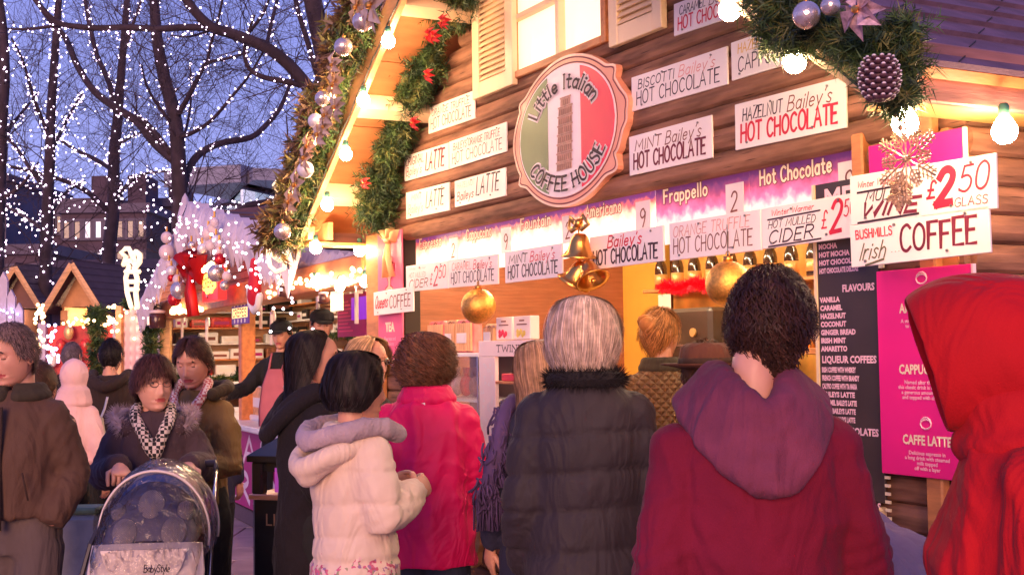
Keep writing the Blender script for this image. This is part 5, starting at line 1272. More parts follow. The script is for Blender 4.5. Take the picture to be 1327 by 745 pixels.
# rope-light reindeer / figures
ROPE = mat('rope_light_lit', (1, .8, .5), .4, emit=.9, ecol=(1, .70, .42), var=0)
def ropefig(fr, y, label, paths, r=.02):
    t = thing('light_figure', label, 'light figure', fr, (0, 0, 0)); 
    for P in paths:
        mb = MB(); mb.tube([fr.px(a_, b_, y) for a_, b_ in P], r, 6, roundcap=True)
        mb.build('rope_light', ROPE, t, True)
    return t
ropefig(CRE, -.6, 'glowing white rope-light star figure standing on the stall roof beside the hut garland', [[(361, 233), (358, 243), (365, 243), (367, 258), (356, 262), (360, 252), (357, 243), (355, 240), (361, 233)], [(363, 258), (358, 268), (350, 276), (349, 286), (356, 288)], [(356, 270), (362, 282), (366, 292)], [(356, 288), (346, 308), (344, 322)], [(360, 290), (352, 300), (346, 312), (352, 330), (362, 338), (372, 330), (372, 320), (360, 316), (346, 322)], [(346, 322), (350, 345), (358, 352), (368, 348), (370, 335)], [(372, 320), (378, 345)]], .014)
ropefig(CRE, -1.2, 'glowing white rope-light reindeer figure at the left edge of the crepe stall', [[(163, 322), (157, 327), (163, 333), (160, 343), (168, 338), (175, 340), (171, 330), (167, 322), (163, 322)], [(176, 326), (181, 330), (181, 340), (176, 346), (172, 338), (174, 328)], [(167, 345), (163, 360), (165, 380), (170, 398)], [(174, 347), (178, 362), (176, 380), (178, 398)], [(165, 365), (178, 365)], [(163, 352), (180, 352)], [(164, 375), (178, 375)]], .020)
# apex snow figure (white cone-like finial)
mb = MB(); mb.lathe([(.07, 0), (.08, .08), (.05, .2), (.03, .28), (.0, .33)], 12); o = mb.build('snow_finial', ICE); solo(o, CRE, cp(240, 292, -.3)); tag(o, 'pale pointed snow finial on the crepe stall gable peak', 'finial')

# ================================================================ stalls further back
def shed(label, px0, px1, pye, pyr, depth, ang, depth_len, roofm, open_c, wallm=OPINE, seed=0, snow=False):
    """gabled hut whose front spans image columns px0..px1 at the given depth"""
    a_ = at(px0, pye, depth); b_ = at(px1, pye, depth); fr = Frame((a_.x, a_.y, 0), ang); w = (b_.x - a_.x) / max(math.cos(ang), .3); ze = a_.z; zr2 = at((px0 + px1) / 2, pyr, depth).z
    t = thing('market_hut', label, 'hut', fr)
    for k in range(int(ze / .16)):
        for (x0, x1) in ((0, w),) if k * .16 < .85 or k * .16 > ze - .2 else ((0, .12), (w - .12, w)):
            mb = MB(); mb.box(x0, 0, k * .16, x1, .04, k * .16 + .152, bev=.008); mb.build('wall_board', wallm, t)
    for x in (0, w - .04): mb = MB(); mb.box(x, .05, 0, x + .04, depth_len, ze); mb.build('side_wall', wallm, t)
    mb = MB(); mb.box(.05, depth_len - .05, 0, w - .05, depth_len, ze); mb.build('back_wall', open_c, t)
    mb = MB(); mb.box(.02, -.12, .86, w - .02, .2, .9); mb.build('counter', PINE, t)
    mb = MB(); mb.extrude([(0, ze), (w / 2, zr2 - .04), (w, ze)], .01, .05); mb.build('gable_panel', wallm, t)
    for sg in (0, 1):
        n_ = 7
        for k in range(n_):
            P = Vector((-.15 if not sg else w + .15, 0, ze - .1)); Q = Vector((w / 2, 0, zr2)); u0, u1 = P.lerp(Q, k / n_), P.lerp(Q, (k + 1) / n_ + .02)
            v = [u0 + Vector((0, -.25, .05)), u0 + Vector((0, depth_len + .2, .05)), u1 + Vector((0, -.25, .03)), u1 + Vector((0, depth_len + .2, .03)), u0 + Vector((0, -.25, 0)), u0 + Vector((0, depth_len + .2, 0)), u1 + Vector((0, -.25, 0)), u1 + Vector((0, depth_len + .2, 0))]
            mb = MB(); mb.add(v, [(0, 1, 3, 2), (4, 6, 7, 5), (0, 4, 5, 1), (2, 3, 7, 6), (0, 2, 6, 4), (1, 5, 7, 3)]); mb.build('roof_strip', roofm, t)
        P = Vector((-.15 if not sg else w + .15, -.28, ze - .14)); Q = Vector((w / 2, -.28, zr2 - .03)); mb = MB(); mb.tube([P, Q], [(.02, .05)] * 2, 4, ref=(0, 1, 0)); mb.build('rake_board', PINE, t)
    mb = MB(); mb.tube([(w * .5, .5, ze - .08), (w * .5, .5, ze - .16)], .05, 8, roundcap=True); mb.build('lamp', BULB, t)
    return t, fr, w, ze
REDI = mat('red_interior', (.55, .04, .04), .6, var=.5, scale=6); DRK = mat('dark_interior', (.07, .04, .05), .7)
TANW = mat('tan_hut_wood', (.50, .24, .10), .6, var=.2)
shed('small wooden hut with peaked orange gable behind the walkers on the left', 78, 140, 398, 342, 19, R_(-14), 2.4, mat('slate_felt', (.08, .045, .05), .8), REDI, TANW)
shed('dark roofed wooden hut at the far left behind the grey-haired man', 2, 62, 400, 345, 22, R_(-10), 2.5, mat('slate_felt', (0, 0, 0)), DRK, mat('dark_hut_wood', (.16, .07, .06), .7))
# long slate roofs joining huts
for (a_, b_, c_, d_, lab) in ((( 62, 338), (205, 343), (215, 392), 24, 'long low slate roof behind the small gabled hut'),):
    p0, p1, p2 = at(*a_, d_ + 2), at(*b_, d_ + 2), at(*c_, d_)
    t = thing('hut_roof', lab, 'roof', ID, (0, 0, 0))
    for k in range(7):
        z0, z1 = p2.z + (p0.z - p2.z) * k / 7, p2.z + (p0.z - p2.z) * (k + 1.05) / 7; y0, y1 = d_ + 2 * k / 7, d_ + 2 * (k + 1.05) / 7
        mb = MB(); mb.add([(p0.x, y0, z0), (p2.x, y0, z0), (p2.x, y1, z1), (p0.x, y1, z1), (p0.x, y0, z0 - .06), (p2.x, y0, z0 - .06), (p2.x, y1, z1 - .06), (p0.x, y1, z1 - .06)], [(0, 1, 2, 3), (4, 7, 6, 5), (0, 4, 5, 1), (1, 5, 6, 2), (2, 6, 7, 3), (3, 7, 4, 0)]); mb.build('roof_strip', mat('slate_felt', (0, 0, 0)), t)
    mb = MB(); mb.box(p0.x, d_ + .3, 0, p2.x, d_ + .4, p2.z); mb.build('wall', DRK, t)
# plaid-curtained stall side between (white panel) at x 155-210
q0, q1 = at(158, 402, 16), at(212, 402, 15.2)
t = thing('cloth_panel', 'pale gingham cloth side panel of the stall behind the dark-coated man', 'cloth', ID, (0, 0, 0))
PLAID = D.materials.new('gingham'); PLAID.use_nodes = True; n = PLAID.node_tree; bs = n.nodes['Principled BSDF']; ck = n.nodes.new('ShaderNodeTexWave'); ck.inputs['Scale'].default_value = 2.6; ck.bands_direction = 'X'
ck2 = n.nodes.new('ShaderNodeTexWave'); ck2.inputs['Scale'].default_value = 2.6; ck2.bands_direction = 'Z'; tcx = n.nodes.new('ShaderNodeTexCoord'); n.links.new(tcx.outputs['Object'], ck.inputs[0]); n.links.new(tcx.outputs['Object'], ck2.inputs[0])
mm = n.nodes.new('ShaderNodeMath'); mm.operation = 'MULTIPLY'; n.links.new(ck.outputs['Fac'], mm.inputs[0]); n.links.new(ck2.outputs['Fac'], mm.inputs[1]); rmp = n.nodes.new('ShaderNodeValToRGB'); rmp.color_ramp.elements[0].color = (.62, .36, .36, 1); rmp.color_ramp.elements[1].color = (.82, .66, .62, 1); n.links.new(mm.outputs[0], rmp.inputs[0]); n.links.new(rmp.outputs[0], bs.inputs['Base Color'])
mb = MB(); nx = 24
for k in range(nx + 1):
    u = k / nx; p = Vector((q0.x + (q1.x - q0.x) * u, q0.y + (q1.y - q0.y) * u + .03 * math.sin(k * 1.9), 0)); mb.v += [(p.x, p.y, .3), (p.x, p.y, q0.z)]
mb.n = len(mb.v)
for k in range(nx): mb.f.append((2 * k, 2 * k + 2, 2 * k + 3, 2 * k + 1)); mb.m.append(0)
mb.build('cloth', PLAID, t, True)
mb = MB(); mb.box(q1.x - .02, q1.y - .1, 0, q1.x + .1, q1.y, q0.z + .05); mb.box(q0.x - .05, q0.y - .1, 0, q0.x + .02, q0.y, q0.z + .05); mb.build('post', PINE, t, kind='stuff')
o = copy_tree(first); o.matrix_world = Matrix.Translation(at(146, 412, 15.4)); o['label'] = 'lit bulb over the gingham stall side'; o['group'] = 'bulbs in the far stalls'; o.scale = (.8, .8, .8)
for (x, y, d_, lab) in ((193, 450, 15, 'dark green fir swag hanging on the post left of the crepe stall'), (124, 450, 16, 'dark green fir swag beside the gingham panel')):
    p = at(x, y, d_); garland('fir_garland', lab, ID, [(p.x, p.y, p.z + .5), (p.x + .03, p.y, p.z), (p.x, p.y, p.z - .45)], .14, 3500, .09, x, w=.01)
garland('fir_garland', 'fir garland with warm lights on the gable of the far orange hut', ID, [at(172, 392, 18), at(150, 435, 18), at(142, 455, 18)], .16, 3500, .1, 77, w=.012)
mb = MB(); mb.box(-.5, 0, 0, .5, .1, 1.2); 
p = at(105, 440, 17); t = thing('toy_stall_display', 'red backdrop display of small toys in the far stall behind the grey-haired walker', 'display', ID, (p.x, p.y, 0))
mb = MB(); mb.box(-.45, 0, 1.3, .45, .05, at(105, 422, 17).z); mb.build('backdrop', REDI, t)
for k in range(7): mb = MB(); mb.ball((-.35 + k * .11, -.1, 1.5 + .18 * (k % 3)), (.07, .05, .1), 10, 8); mb.build('toy', [PACK[2], mat('bag_red', (0, 0, 0)), GOLDL][k % 3], t, True)
mb = MB(); mb.box(-.55, -.08, .0, -.45, .02, at(105, 418, 17).z); mb.box(.45, -.08, 0, .55, .02, at(105, 418, 17).z); mb.build('post', ICE, t, kind='stuff')
# snow picket shapes at the far left edge
t = thing('snowy_fence', 'pale pointed snowy pickets at the far left edge over blue lights', 'fence', ID, (0, 0, 0))
for k, (x, yt) in enumerate(((4, 352), (14, 375), (24, 392))):
    p0 = at(x - 5, 425, 12); p1 = at(x, yt, 12); w_ = .04
    mb = MB(); mb.extrude([(p1.x - w_, p0.z), (p1.x + w_, p0.z), (p1.x + w_, p1.z - .08), (p1.x, p1.z), (p1.x - w_, p1.z - .08)], 12, 12.04); mb.build('picket', ICE, t)
def litgroup(label, boxes, mt, seed, cat='fairy lights'):
    rng = random.Random(seed); mb = MB()
    for (x0, y0, x1, y1, d_, n_, r) in boxes:
        for k in range(n_): mb.ball(at(rng.uniform(x0, x1), rng.uniform(y0, y1), d_ + rng.uniform(-.4, .4)), r, 6, 4)
    o = mb.build('fairy_lights', mt); tag(o, label, cat, kind='stuff')
BLU = mat('blue_fairy_lit', (.6, .6, 1), .4, emit=6, ecol=(.55, .55, 1), var=0, sample=False)
litgroup('blue fairy lights low at the far left edge', [(0, 400, 26, 432, 12.2, 60, .012), (60, 420, 76, 470, 15, 30, .02)], BLU, 5)
litgroup('warm fairy lights scattered on the far stalls', [(45, 395, 60, 450, 15, 26, .022), (76, 412, 125, 424, 16, 18, .02), (125, 395, 150, 430, 17, 22, .025), (150, 395, 186, 440, 16, 20, .02)], FL, 6)
# ================================================================ ground, far buildings, trees
GRD = mat('pink_paving', (.40, .28, .30), .65, var=.22, scale=3, bump=.4, bscale=60)
mb = MB(); mb.box(-600, -60, -.4, 600, 1200, -.012); o = mb.build('ground', GRD); o['kind'] = 'structure'
sl = MB(); sl.box(0, 0, -.05, .592, .592, 0, bev=.006); slm = sl.mesh('paving_slab', GRD)
gnd = o
for i in range(-16, 5):
    for j in range(9, 27):
        if i > -2 and j > 13 or i < -9 and j < 14: continue
        s_ = link('paving_slab', slm, gnd); s_.location = (i * .6 + (.3 if j % 2 else 0), j * .6, random.uniform(-.002, .002))
# ---- buildings
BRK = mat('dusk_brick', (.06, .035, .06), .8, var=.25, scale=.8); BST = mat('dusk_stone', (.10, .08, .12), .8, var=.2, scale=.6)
WINL = mat('window_lit_cool', (.5, .55, .7), .2, emit=.35, ecol=(.8, .8, 1)); WIND = mat('window_dark', (.05, .05, .10), .1)
def building(label, x0, x1, ytop, depth, th, mt, rows_, cols_, lit=.2, seed=0, chim=0, par=True):
    rng = random.Random(seed); a_ = at(x0, ytop, depth); b_ = at(x1, ytop, depth); t = thing('building', label, 'building', ID, (a_.x, depth, 0)); w = b_.x - a_.x; h = (a_.z + b_.z) / 2
    mb = MB(); mb.box(0, 0, 0, w, th, h); mb.build('wall', mt, t)
    if par: mb = MB(); mb.box(-.2, -.2, h, w + .2, th + .2, h + .4); mb.build('parapet', BST, t)
    for k in range(chim):
        cx_ = w * (k + .6) / (chim + .3); mb = MB(); mb.box(cx_, 1, h + .4, cx_ + w * .06 + .6, 3, h + 1.8); mb.build('chimney', mt, t)
    for i in range(rows_):
        for j in range(cols_):
            ww_ = w / cols_ * .5; wh = h / (rows_ + 1) * .55; x = w * (j + .5) / cols_ - ww_ / 2; z = h - (i + 1) * h / (rows_ + .6) + .3
            mb = MB(); f_ = .12; mb.box(x - f_, -.12, z - f_, x + ww_ + f_, -.02, z); mb.box(x - f_, -.12, z + wh, x + ww_ + f_, -.02, z + wh + f_); mb.box(x - f_, -.1, z, x, -.02, z + wh); mb.box(x + ww_, -.1, z, x + ww_ + f_, -.02, z + wh)
            wi = mb.build('window', BST, t); mb = MB(); mb.box(x, -.05, z, x + ww_, -.02, z + wh); mb.build('pane', WINL if rng.random() < lit else WIND, wi)
    return t
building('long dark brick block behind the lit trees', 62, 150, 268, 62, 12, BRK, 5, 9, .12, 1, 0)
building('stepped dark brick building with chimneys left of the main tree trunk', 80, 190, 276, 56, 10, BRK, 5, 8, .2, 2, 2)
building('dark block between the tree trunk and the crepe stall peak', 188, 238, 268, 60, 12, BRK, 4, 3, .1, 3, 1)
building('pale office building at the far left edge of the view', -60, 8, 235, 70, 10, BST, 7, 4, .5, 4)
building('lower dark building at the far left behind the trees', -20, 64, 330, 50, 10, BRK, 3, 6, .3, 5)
# glass-roofed modern building
t = thing('office_building', 'modern glazed office building with projecting flat roof right of the main tree trunk', 'building', ID, (0, 0, 0))
dA, dB = 42, 52
A_ = at(318, 232, dA); Bf = at(232, 288, dB + 12)
def quadbox(mb, P, Q, z0, z1, th=.3):
    d = Vector((Q.x - P.x, Q.y - P.y, 0)); n_ = Vector((-d.y, d.x, 0)).normalized() * th
    v = [(P.x, P.y, z0), (Q.x, Q.y, z0), (Q.x, Q.y, z1), (P.x, P.y, z1), (P.x + n_.x, P.y + n_.y, z0), (Q.x + n_.x, Q.y + n_.y, z0), (Q.x + n_.x, Q.y + n_.y, z1), (P.x + n_.x, P.y + n_.y, z1)]
    mb.add(v, [(0, 1, 2, 3), (4, 7, 6, 5), (0, 4, 5, 1), (3, 2, 6, 7), (0, 3, 7, 4), (1, 5, 6, 2)])
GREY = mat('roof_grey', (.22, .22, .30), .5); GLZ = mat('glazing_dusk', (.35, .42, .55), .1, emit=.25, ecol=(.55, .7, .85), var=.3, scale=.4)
P0, P1, P2 = at(312, 240, dA), at(232, 285, 75), at(392, 246, dA + 4)
zt_ = P0.z; zt1 = P0.z
mb = MB(); quadbox(mb, Vector((P0.x, P0.y, 0)), Vector((P2.x, P2.y, 0)), zt_ + .1, zt_ + .7, 3); quadbox(mb, Vector((P1.x - 1, P1.y, 0)), Vector((P0.x + .5, P0.y - .5, 0)), zt_ + .1, zt_ + .5, 2.2); mb.build('roof', GREY, t, kind='stuff')
for lv in range(5):
    z0_, z1_ = zt_ - 2.2 * (lv + 1), zt_ - 2.2 * lv
    for (U, V, n_) in ((P1, P0, 12), (P0, P2, 5)):
        for k in range(n_):
            p, q = U.lerp(V, k / n_ + .008), U.lerp(V, (k + 1) / n_ - .008)
            mb = MB(); quadbox(mb, Vector((p.x, p.y + .3, 0)), Vector((q.x, q.y + .3, 0)), z0_ + .35, z1_ - .1, .1); mb.build('window_pane', GLZ if (k * 7 + lv * 3) % 5 else WINL, t)
        mb = MB(); quadbox(mb, Vector((U.x, U.y + .25, 0)), Vector((V.x, V.y + .25, 0)), z0_, z0_ + .35, .3); mb.build('floor_band', GREY, t)
    mb = MB(); quadbox(mb, Vector((P1.x, P1.y + .7, 0)), Vector((P0.x, P0.y + .7, 0)), z0_, z1_, .1); quadbox(mb, Vector((P0.x, P0.y + .7, 0)), Vector((P2.x, P2.y + .7, 0)), z0_, z1_, .1); mb.build('wall', WIND, t, kind='stuff')
# tiled roof rising between crepe stall peak and hut
mb = MB(); a_, b_ = at(264, 276, 16.5), at(352, 283, 15); 
t = thing('hut_roof', 'red-brown felt roof behind the crepe stall gable', 'roof', ID, (0, 0, 0))
for k in range(6):
    z1_, z0_ = a_.z - .12 * k, a_.z - .12 * (k + 1); y1_, y0_ = .0 - .18 * k, -.18 * (k + 1)
    mb = MB(); mb.add([(a_.x, 16.5 + y1_, z1_), (b_.x + 2.4, 13.8 + y1_, z1_), (b_.x + 2.4, 13.8 + y0_, z0_ + .0), (a_.x, 16.5 + y0_, z0_), (a_.x, 16.5 + y1_, z1_ - .05), (b_.x + 2.4, 13.8 + y1_, z1_ - .05), (b_.x + 2.4, 13.8 + y0_, z0_ - .05), (a_.x, 16.5 + y0_, z0_ - .05)], [(0, 3, 2, 1), (4, 5, 6, 7), (0, 1, 5, 4), (1, 2, 6, 5), (2, 3, 7, 6), (3, 0, 4, 7)]); mb.build('roof_strip', TILE, t)

# ---- bare winter trees wound with lights
BARK = mat('dusk_bark', (.035, .02, .03), .85, var=.35, scale=6, bump=.6, bscale=20)
VIO = mat('violet_fairy_lit', (1, .8, 1), .4, emit=5, ecol=(1, .74, 1), var=0, sample=False)
def tree(label, limbs, depth, seed, twigs=3, nl=400, twl=1.0, lr=.020, base=None, prob=1.0, lbox=None):
    """limbs: list of (pixel path, start radius px, end radius px, depth shift at the end)"""
    rng = random.Random(seed); b_ = base or gx(limbs[0][0][0][0], depth); t = thing('bare_tree', label, 'tree', ID, (b_.x, depth, 0))
    inv = Vector((-b_.x, -depth, 0)); spots = []; tw = MB()
    def grow(p, d, l, r, lev):
        n_ = 4; P = [p]; 
        for k in range(n_):
            d = (d + Vector((rng.gauss(0, .22), rng.gauss(0, .22), rng.gauss(.03, .2)))).normalized(); P.append(P[-1] + d * l / n_)
        tw.tube([q + inv for q in P], [r * (1 - .7 * k / n_) for k in range(n_ + 1)], 3, cap=False)
        if lev > 0:
            for k in range(rng.choice((2, 3, 4))):
                i = rng.randint(1, n_); s = (d.cross(Vector((rng.gauss(0, 1), rng.gauss(0, 1), rng.gauss(0, 1))))).normalized()
                grow(P[i], (d * .75 + s * .7 + Vector((0, 0, .1))).normalized(), l * rng.uniform(.5, .75), r * .6, lev - 1)
    for li, (path, r0, r1, dz) in enumerate(limbs):
        cr_ = cat_rom([(x, y) for x, y in path], 4); n_ = len(cr_); P = []; R = []
        for k, (x, y) in enumerate(cr_):
            f = k / (n_ - 1); dd = depth + dz * f * (1 if li else 0); P.append(at(x, y, dd)); R.append((r0 + (r1 - r0) * f) / FPX * dd)
        if li == 0:
            g_ = Vector((P[0].x, P[0].y, 0)); P = [g_] + P; R = [R[0] * 1.3] + R
        mb = MB(); mb.tube([q + inv for q in P], R, 9 if li == 0 else 7, roundcap=False); mb.build('trunk' if li == 0 else 'limb', BARK, t, True)
        for k in range(1 if li else 3, len(P) - 1):
            seglen = (P[k + 1] - P[k]).length; spots.append((P[k], P[k + 1], R[k], seglen))
            if rng.random() < prob * .72:
                d = (P[k + 1] - P[k]).normalized()
                for q in range(1):
                    s = d.cross(Vector((rng.gauss(0, .4), rng.gauss(0, 1), rng.gauss(0, .4)))).normalized()
                    grow(P[k], (s + d * .5 + Vector((0, 0, .25))).normalized(), twl * rng.uniform(.5, 1.3), max(.007, R[k] * .12), twigs)
    tw.build('twigs', BARK, t, kind='stuff')
    if nl:
        mb = MB(); tot = sum(s[3] for s in spots)
        for a_, b_, r, l in spots:
            for k in range(max(1, int(nl * l / tot + rng.random()))):
                u = rng.random(); c = a_.lerp(b_, u); ang = rng.uniform(0, 6.28); d = (b_ - a_).normalized(); s = d.orthogonal().normalized(); s = Matrix.Rotation(ang, 3, d) @ s
                mb.ball(c + s * (r + .01 + abs(rng.gauss(0, .02))) + inv, lr * .48 * rng.choice((.6, .8, 1, 1.25)), 5, 4)
        mb.build('fairy_lights', VIO, t, kind='stuff')
    return t
tree('large bare tree with thick main trunk wound with white lights, centre left', [
    ([(232, 395), (233, 330), (233, 270), (231, 200), (226, 150), (214, 105), (205, 60), (201, 20), (199, -20)], 12, 6, 0),
    ([(238, 240), (243, 222), (258, 200), (285, 186), (325, 178), (345, 162), (362, 142), (372, 120), (378, 100)], 6, 2, 2),
    ([(232, 178), (250, 172), (275, 155), (305, 120), (325, 95), (345, 60)], 3.2, 1.2, -1.5), ([(230, 150), (243, 128), (260, 95), (268, 82), (295, 76), (322, 68)], 4, 1.5, -2),
    ([(268, 82), (274, 55), (284, 20), (292, -20)], 2.4, 1.4, -1), ([(226, 208), (200, 185), (178, 158), (150, 140), (122, 118), (100, 85), (85, 50), (60, 20), (40, -10)], 6.5, 3, 2),
    ([(226, 165), (200, 130), (188, 105), (184, 85)], 2.5, 1, -1), ([(233, 190), (243, 160), (248, 120), (246, 80)], 2.2, 1, 2), ([(222, 200), (190, 160), (165, 150), (150, 146)], 4, 3, 1)], 21, 11, 3, 330, 1.3, .030)
tree('second bare tree with dense white lights on its straight double stem', [
    ([(138, 395), (141, 330), (147, 270), (148, 200), (152, 160), (156, 110), (160, 60), (165, 0), (168, -20)], 10, 3, 0), ([(151, 150), (142, 110), (125, 70), (116, 30), (108, -10)], 4, 2.5, 2),
    ([(147, 260), (165, 240), (185, 226), (222, 222)], 3, 1.2, -2), ([(146, 220), (120, 205), (90, 190), (60, 165)], 3.5, 1.5, 2), ([(150, 190), (175, 175), (200, 168)], 2.5, 1, -2), ([(146, 280), (115, 250), (85, 235), (50, 225), (10, 215)], 4, 2, -1), ([(158, 80), (168, 45), (180, 10), (190, -20)], 2.4, 1.4, 0)], 24, 12, 3, 360, 1.6, .034)
tree('third lit bare tree at the left with lights all round its stem', [
    ([(58, 395), (60, 330), (62, 260), (65, 200), (66, 150), (70, 90), (74, 30), (78, -20)], 9, 4, 0), ([(62, 250), (40, 220), (20, 190), (0, 170)], 3.5, 1.5, 1), ([(64, 200), (80, 170), (95, 140), (108, 120)], 3, 1.2, 2), ([(65, 180), (45, 130), (30, 80), (15, 50)], 3, 1.2, -1), ([(62, 280), (85, 250), (110, 235)], 3, 1.2, 1), ([(60, 300), (30, 280), (0, 262)], 3.4, 1.6, 1)], 22, 13, 3, 440, 1.5, .032)
tree('bare tree half out of view at the far left edge', [([(-6, 395), (-4, 300), (0, 200), (2, 150), (6, 100), (4, 40), (-4, -20)], 11, 5, 0), ([(2, 180), (25, 150), (50, 120)], 3, 1, 1), ([(0, 260), (28, 240), (50, 210)], 3.5, 1.2, 0)], 20, 14, 3, 170, 1.2, .028)
tree('bare tree behind the hut gable whose heavy boughs reach left across the sky', [([(452, 395), (448, 300), (440, 200), (430, 120), (418, 60), (405, 0), (400, -30)], 17, 11, 0),
    ([(440, 190), (420, 140), (398, 112), (375, 85), (345, 62), (300, 44), (275, 36), (255, 18), (236, -8)], 9.5, 6, -1), ([(278, 37), (240, 36), (205, 38), (165, 36), (130, 37), (100, 35), (75, 30), (55, 12), (40, -8)], 5, 3.4, -.5),
    ([(395, 112), (370, 106), (340, 100), (322, 88), (317, 66), (323, 40), (330, 20)], 4.5, 1.4, -.6), ([(345, 62), (352, 30), (362, -10)], 3, 2, 1), ([(318, 48), (340, 20), (352, -10)], 2.5, 1.5, -.8), ([(272, 40), (245, 48), (220, 46)], 2, .8, .5), ([(420, 130), (400, 60), (385, 10), (380, -20)], 4, 3, 1), ([(75, 33), (40, 38), (10, 38)], 2.6, 1.4, 0)], 17, 15, 3, 260, 1.1, .024)
tree('distant leafless tree near the glazed office building', [([(262, 330), (300, 285), (318, 268), (345, 262), (370, 256)], 7, 3, 0), ([(318, 268), (290, 265), (272, 280)], 3, 1, 0)], 26, 16, 2, 60, 1.0, .03, base=gx(262, 26))
tree('slim distant tree behind the office roof', [([(374, 300), (374, 230), (373, 180), (371, 150)], 1.6, .8, 0)], 40, 17, 3, 0, 1.6, .03)
# back scatter of lit twigs
litgroup('scattered white lights deep in the tree crowns', [(0, 130, 110, 330, 27, 110, .017), (60, 20, 230, 250, 29, 70, .017), (180, 225, 225, 300, 25, 25, .02), (270, 255, 372, 268, 26, 12, .02)], VIO, 15)
# ---- litter bin
a_ = at(325, 600, 6.3); BING = mat('bin_black', (.018, .018, .022), .3, var=.2, coat=.3)
fb = Frame((a_.x, a_.y, 0), R_(-20)); t = thing('litter_bin', 'black litter bin with pitched lid and gold band reading LITTER', 'litter bin', fb)
wb = .44; zt = hz(590, 330, 6.3) ; ztop_ = hz(561, 345, 6.3)
mb = MB(); mb.box(0, 0, .02, wb, wb, zt - .19, bev=.02); mb.build('body', BING, t)
mb = MB()
for (x, y) in ((0, 0), (wb - .06, 0), (0, wb - .06), (wb - .06, wb - .06)): mb.box(x, y, zt - .19, x + .06, y + .06, zt - .03, bev=.008)
mb.box(.05, .03, zt - .08, wb - .05, wb - .05, zt - .03); mb.build('posts', BING, t, kind='stuff')
mb = MB(); mb.box(-.01, -.012, zt - .215, wb + .01, wb + .01, zt - .188, bev=.005); mb.build('gold_band', mat('brass_band', (.75, .42, .30), .3, metal=.6), t)
e = .015; v = [(-e, -e, zt - .03), (wb + e, -e, zt - .03), (wb + e, wb + e, zt - .03), (-e, wb + e, zt - .03), (-e, -e, zt + .0), (wb + e, -e, zt), (wb + e, wb + e, zt), (-e, wb + e, zt), (wb * .3, wb * .3, ztop_), (wb * .7, wb * .3, ztop_), (wb * .7, wb * .7, ztop_), (wb * .3, wb * .7, ztop_)]
mb = MB(); mb.add(v, [(0, 3, 2, 1), (0, 1, 5, 4), (1, 2, 6, 5), (2, 3, 7, 6), (3, 0, 4, 7), (4, 5, 9, 8), (5, 6, 10, 9), (6, 7, 11, 10), (7, 4, 8, 11), (8, 9, 10, 11)]); mb.build('lid', BING, t)
mb = MB(); mb.box(.12, .025, zt - .18, wb - .08, .04, zt - .06); mb.build('poster', mat('bin_poster', (.15, .08, .5), .4, emit=.15, ecol=(.3, .1, .9), col2=(.8, .1, .4), scale=9), t)
BG_ = mat('brass_print', (.45, .28, .2), .4, metal=.4)
btext('LITTER', .085, t, 'lettering', BG_, (.08, -.003, zt - .34), sx=1.0)
mb = MB(); c_ = (wb * .46, zt - .70); mb.tube([(c_[0] + .11 * math.cos(q), -.004, c_[1] + .11 * math.sin(q)) for q in np.linspace(0, 6.28, 30)], .006, 4); mb.tube([(c_[0] + .07 * math.cos(q), -.004, c_[1] + .07 * math.sin(q)) for q in np.linspace(0, 6.28, 30)], .004, 4)
for k in range(20): q = k * .314; mb.tube([(c_[0] + .08 * math.cos(q), -.003, c_[1] + .08 * math.sin(q)), (c_[0] + .1 * math.cos(q), -.003, c_[1] + .1 * math.sin(q))], .004, 4)
mb.ball((c_[0], -.003, c_[1]), (.04, .004, .05), 10, 6); mb.build('crest', BG_, t, kind='stuff')
# ================================================================ people
SKIN = mat('skin', (.56, .27, .19), .5, var=.10, scale=14, sss=.12, bump=.12, bscale=120); SKINR = mat('skin_pale', (.62, .32, .24), .5, var=.10, scale=14, sss=.12)
LIP = mat('lips', (.34, .05, .05), .4, var=.1); EYEW = mat('eye_white', (.6, .55, .52), .25); IRIS = mat('iris', (.06, .035, .025), .15); LASH = mat('lash', (.03, .015, .012), .6)
def hairmats(nm, c, v=.45):
    return [mat('hair_%s_%d' % (nm, k), [x * f for x in c], .55, var=.3, scale=30, spec=.25) for k, f in enumerate((1 - v, 1, 1 + v))]
def cloth(nm, c, rough=.85, bs=220, b=.25, v=.12, sh=.03, **k): return mat('cloth_' + nm, c, rough, var=v, scale=5, bump=b, bscale=bs, sheen=sh, spec=.3, crease=k.pop('crease', .38), **k)

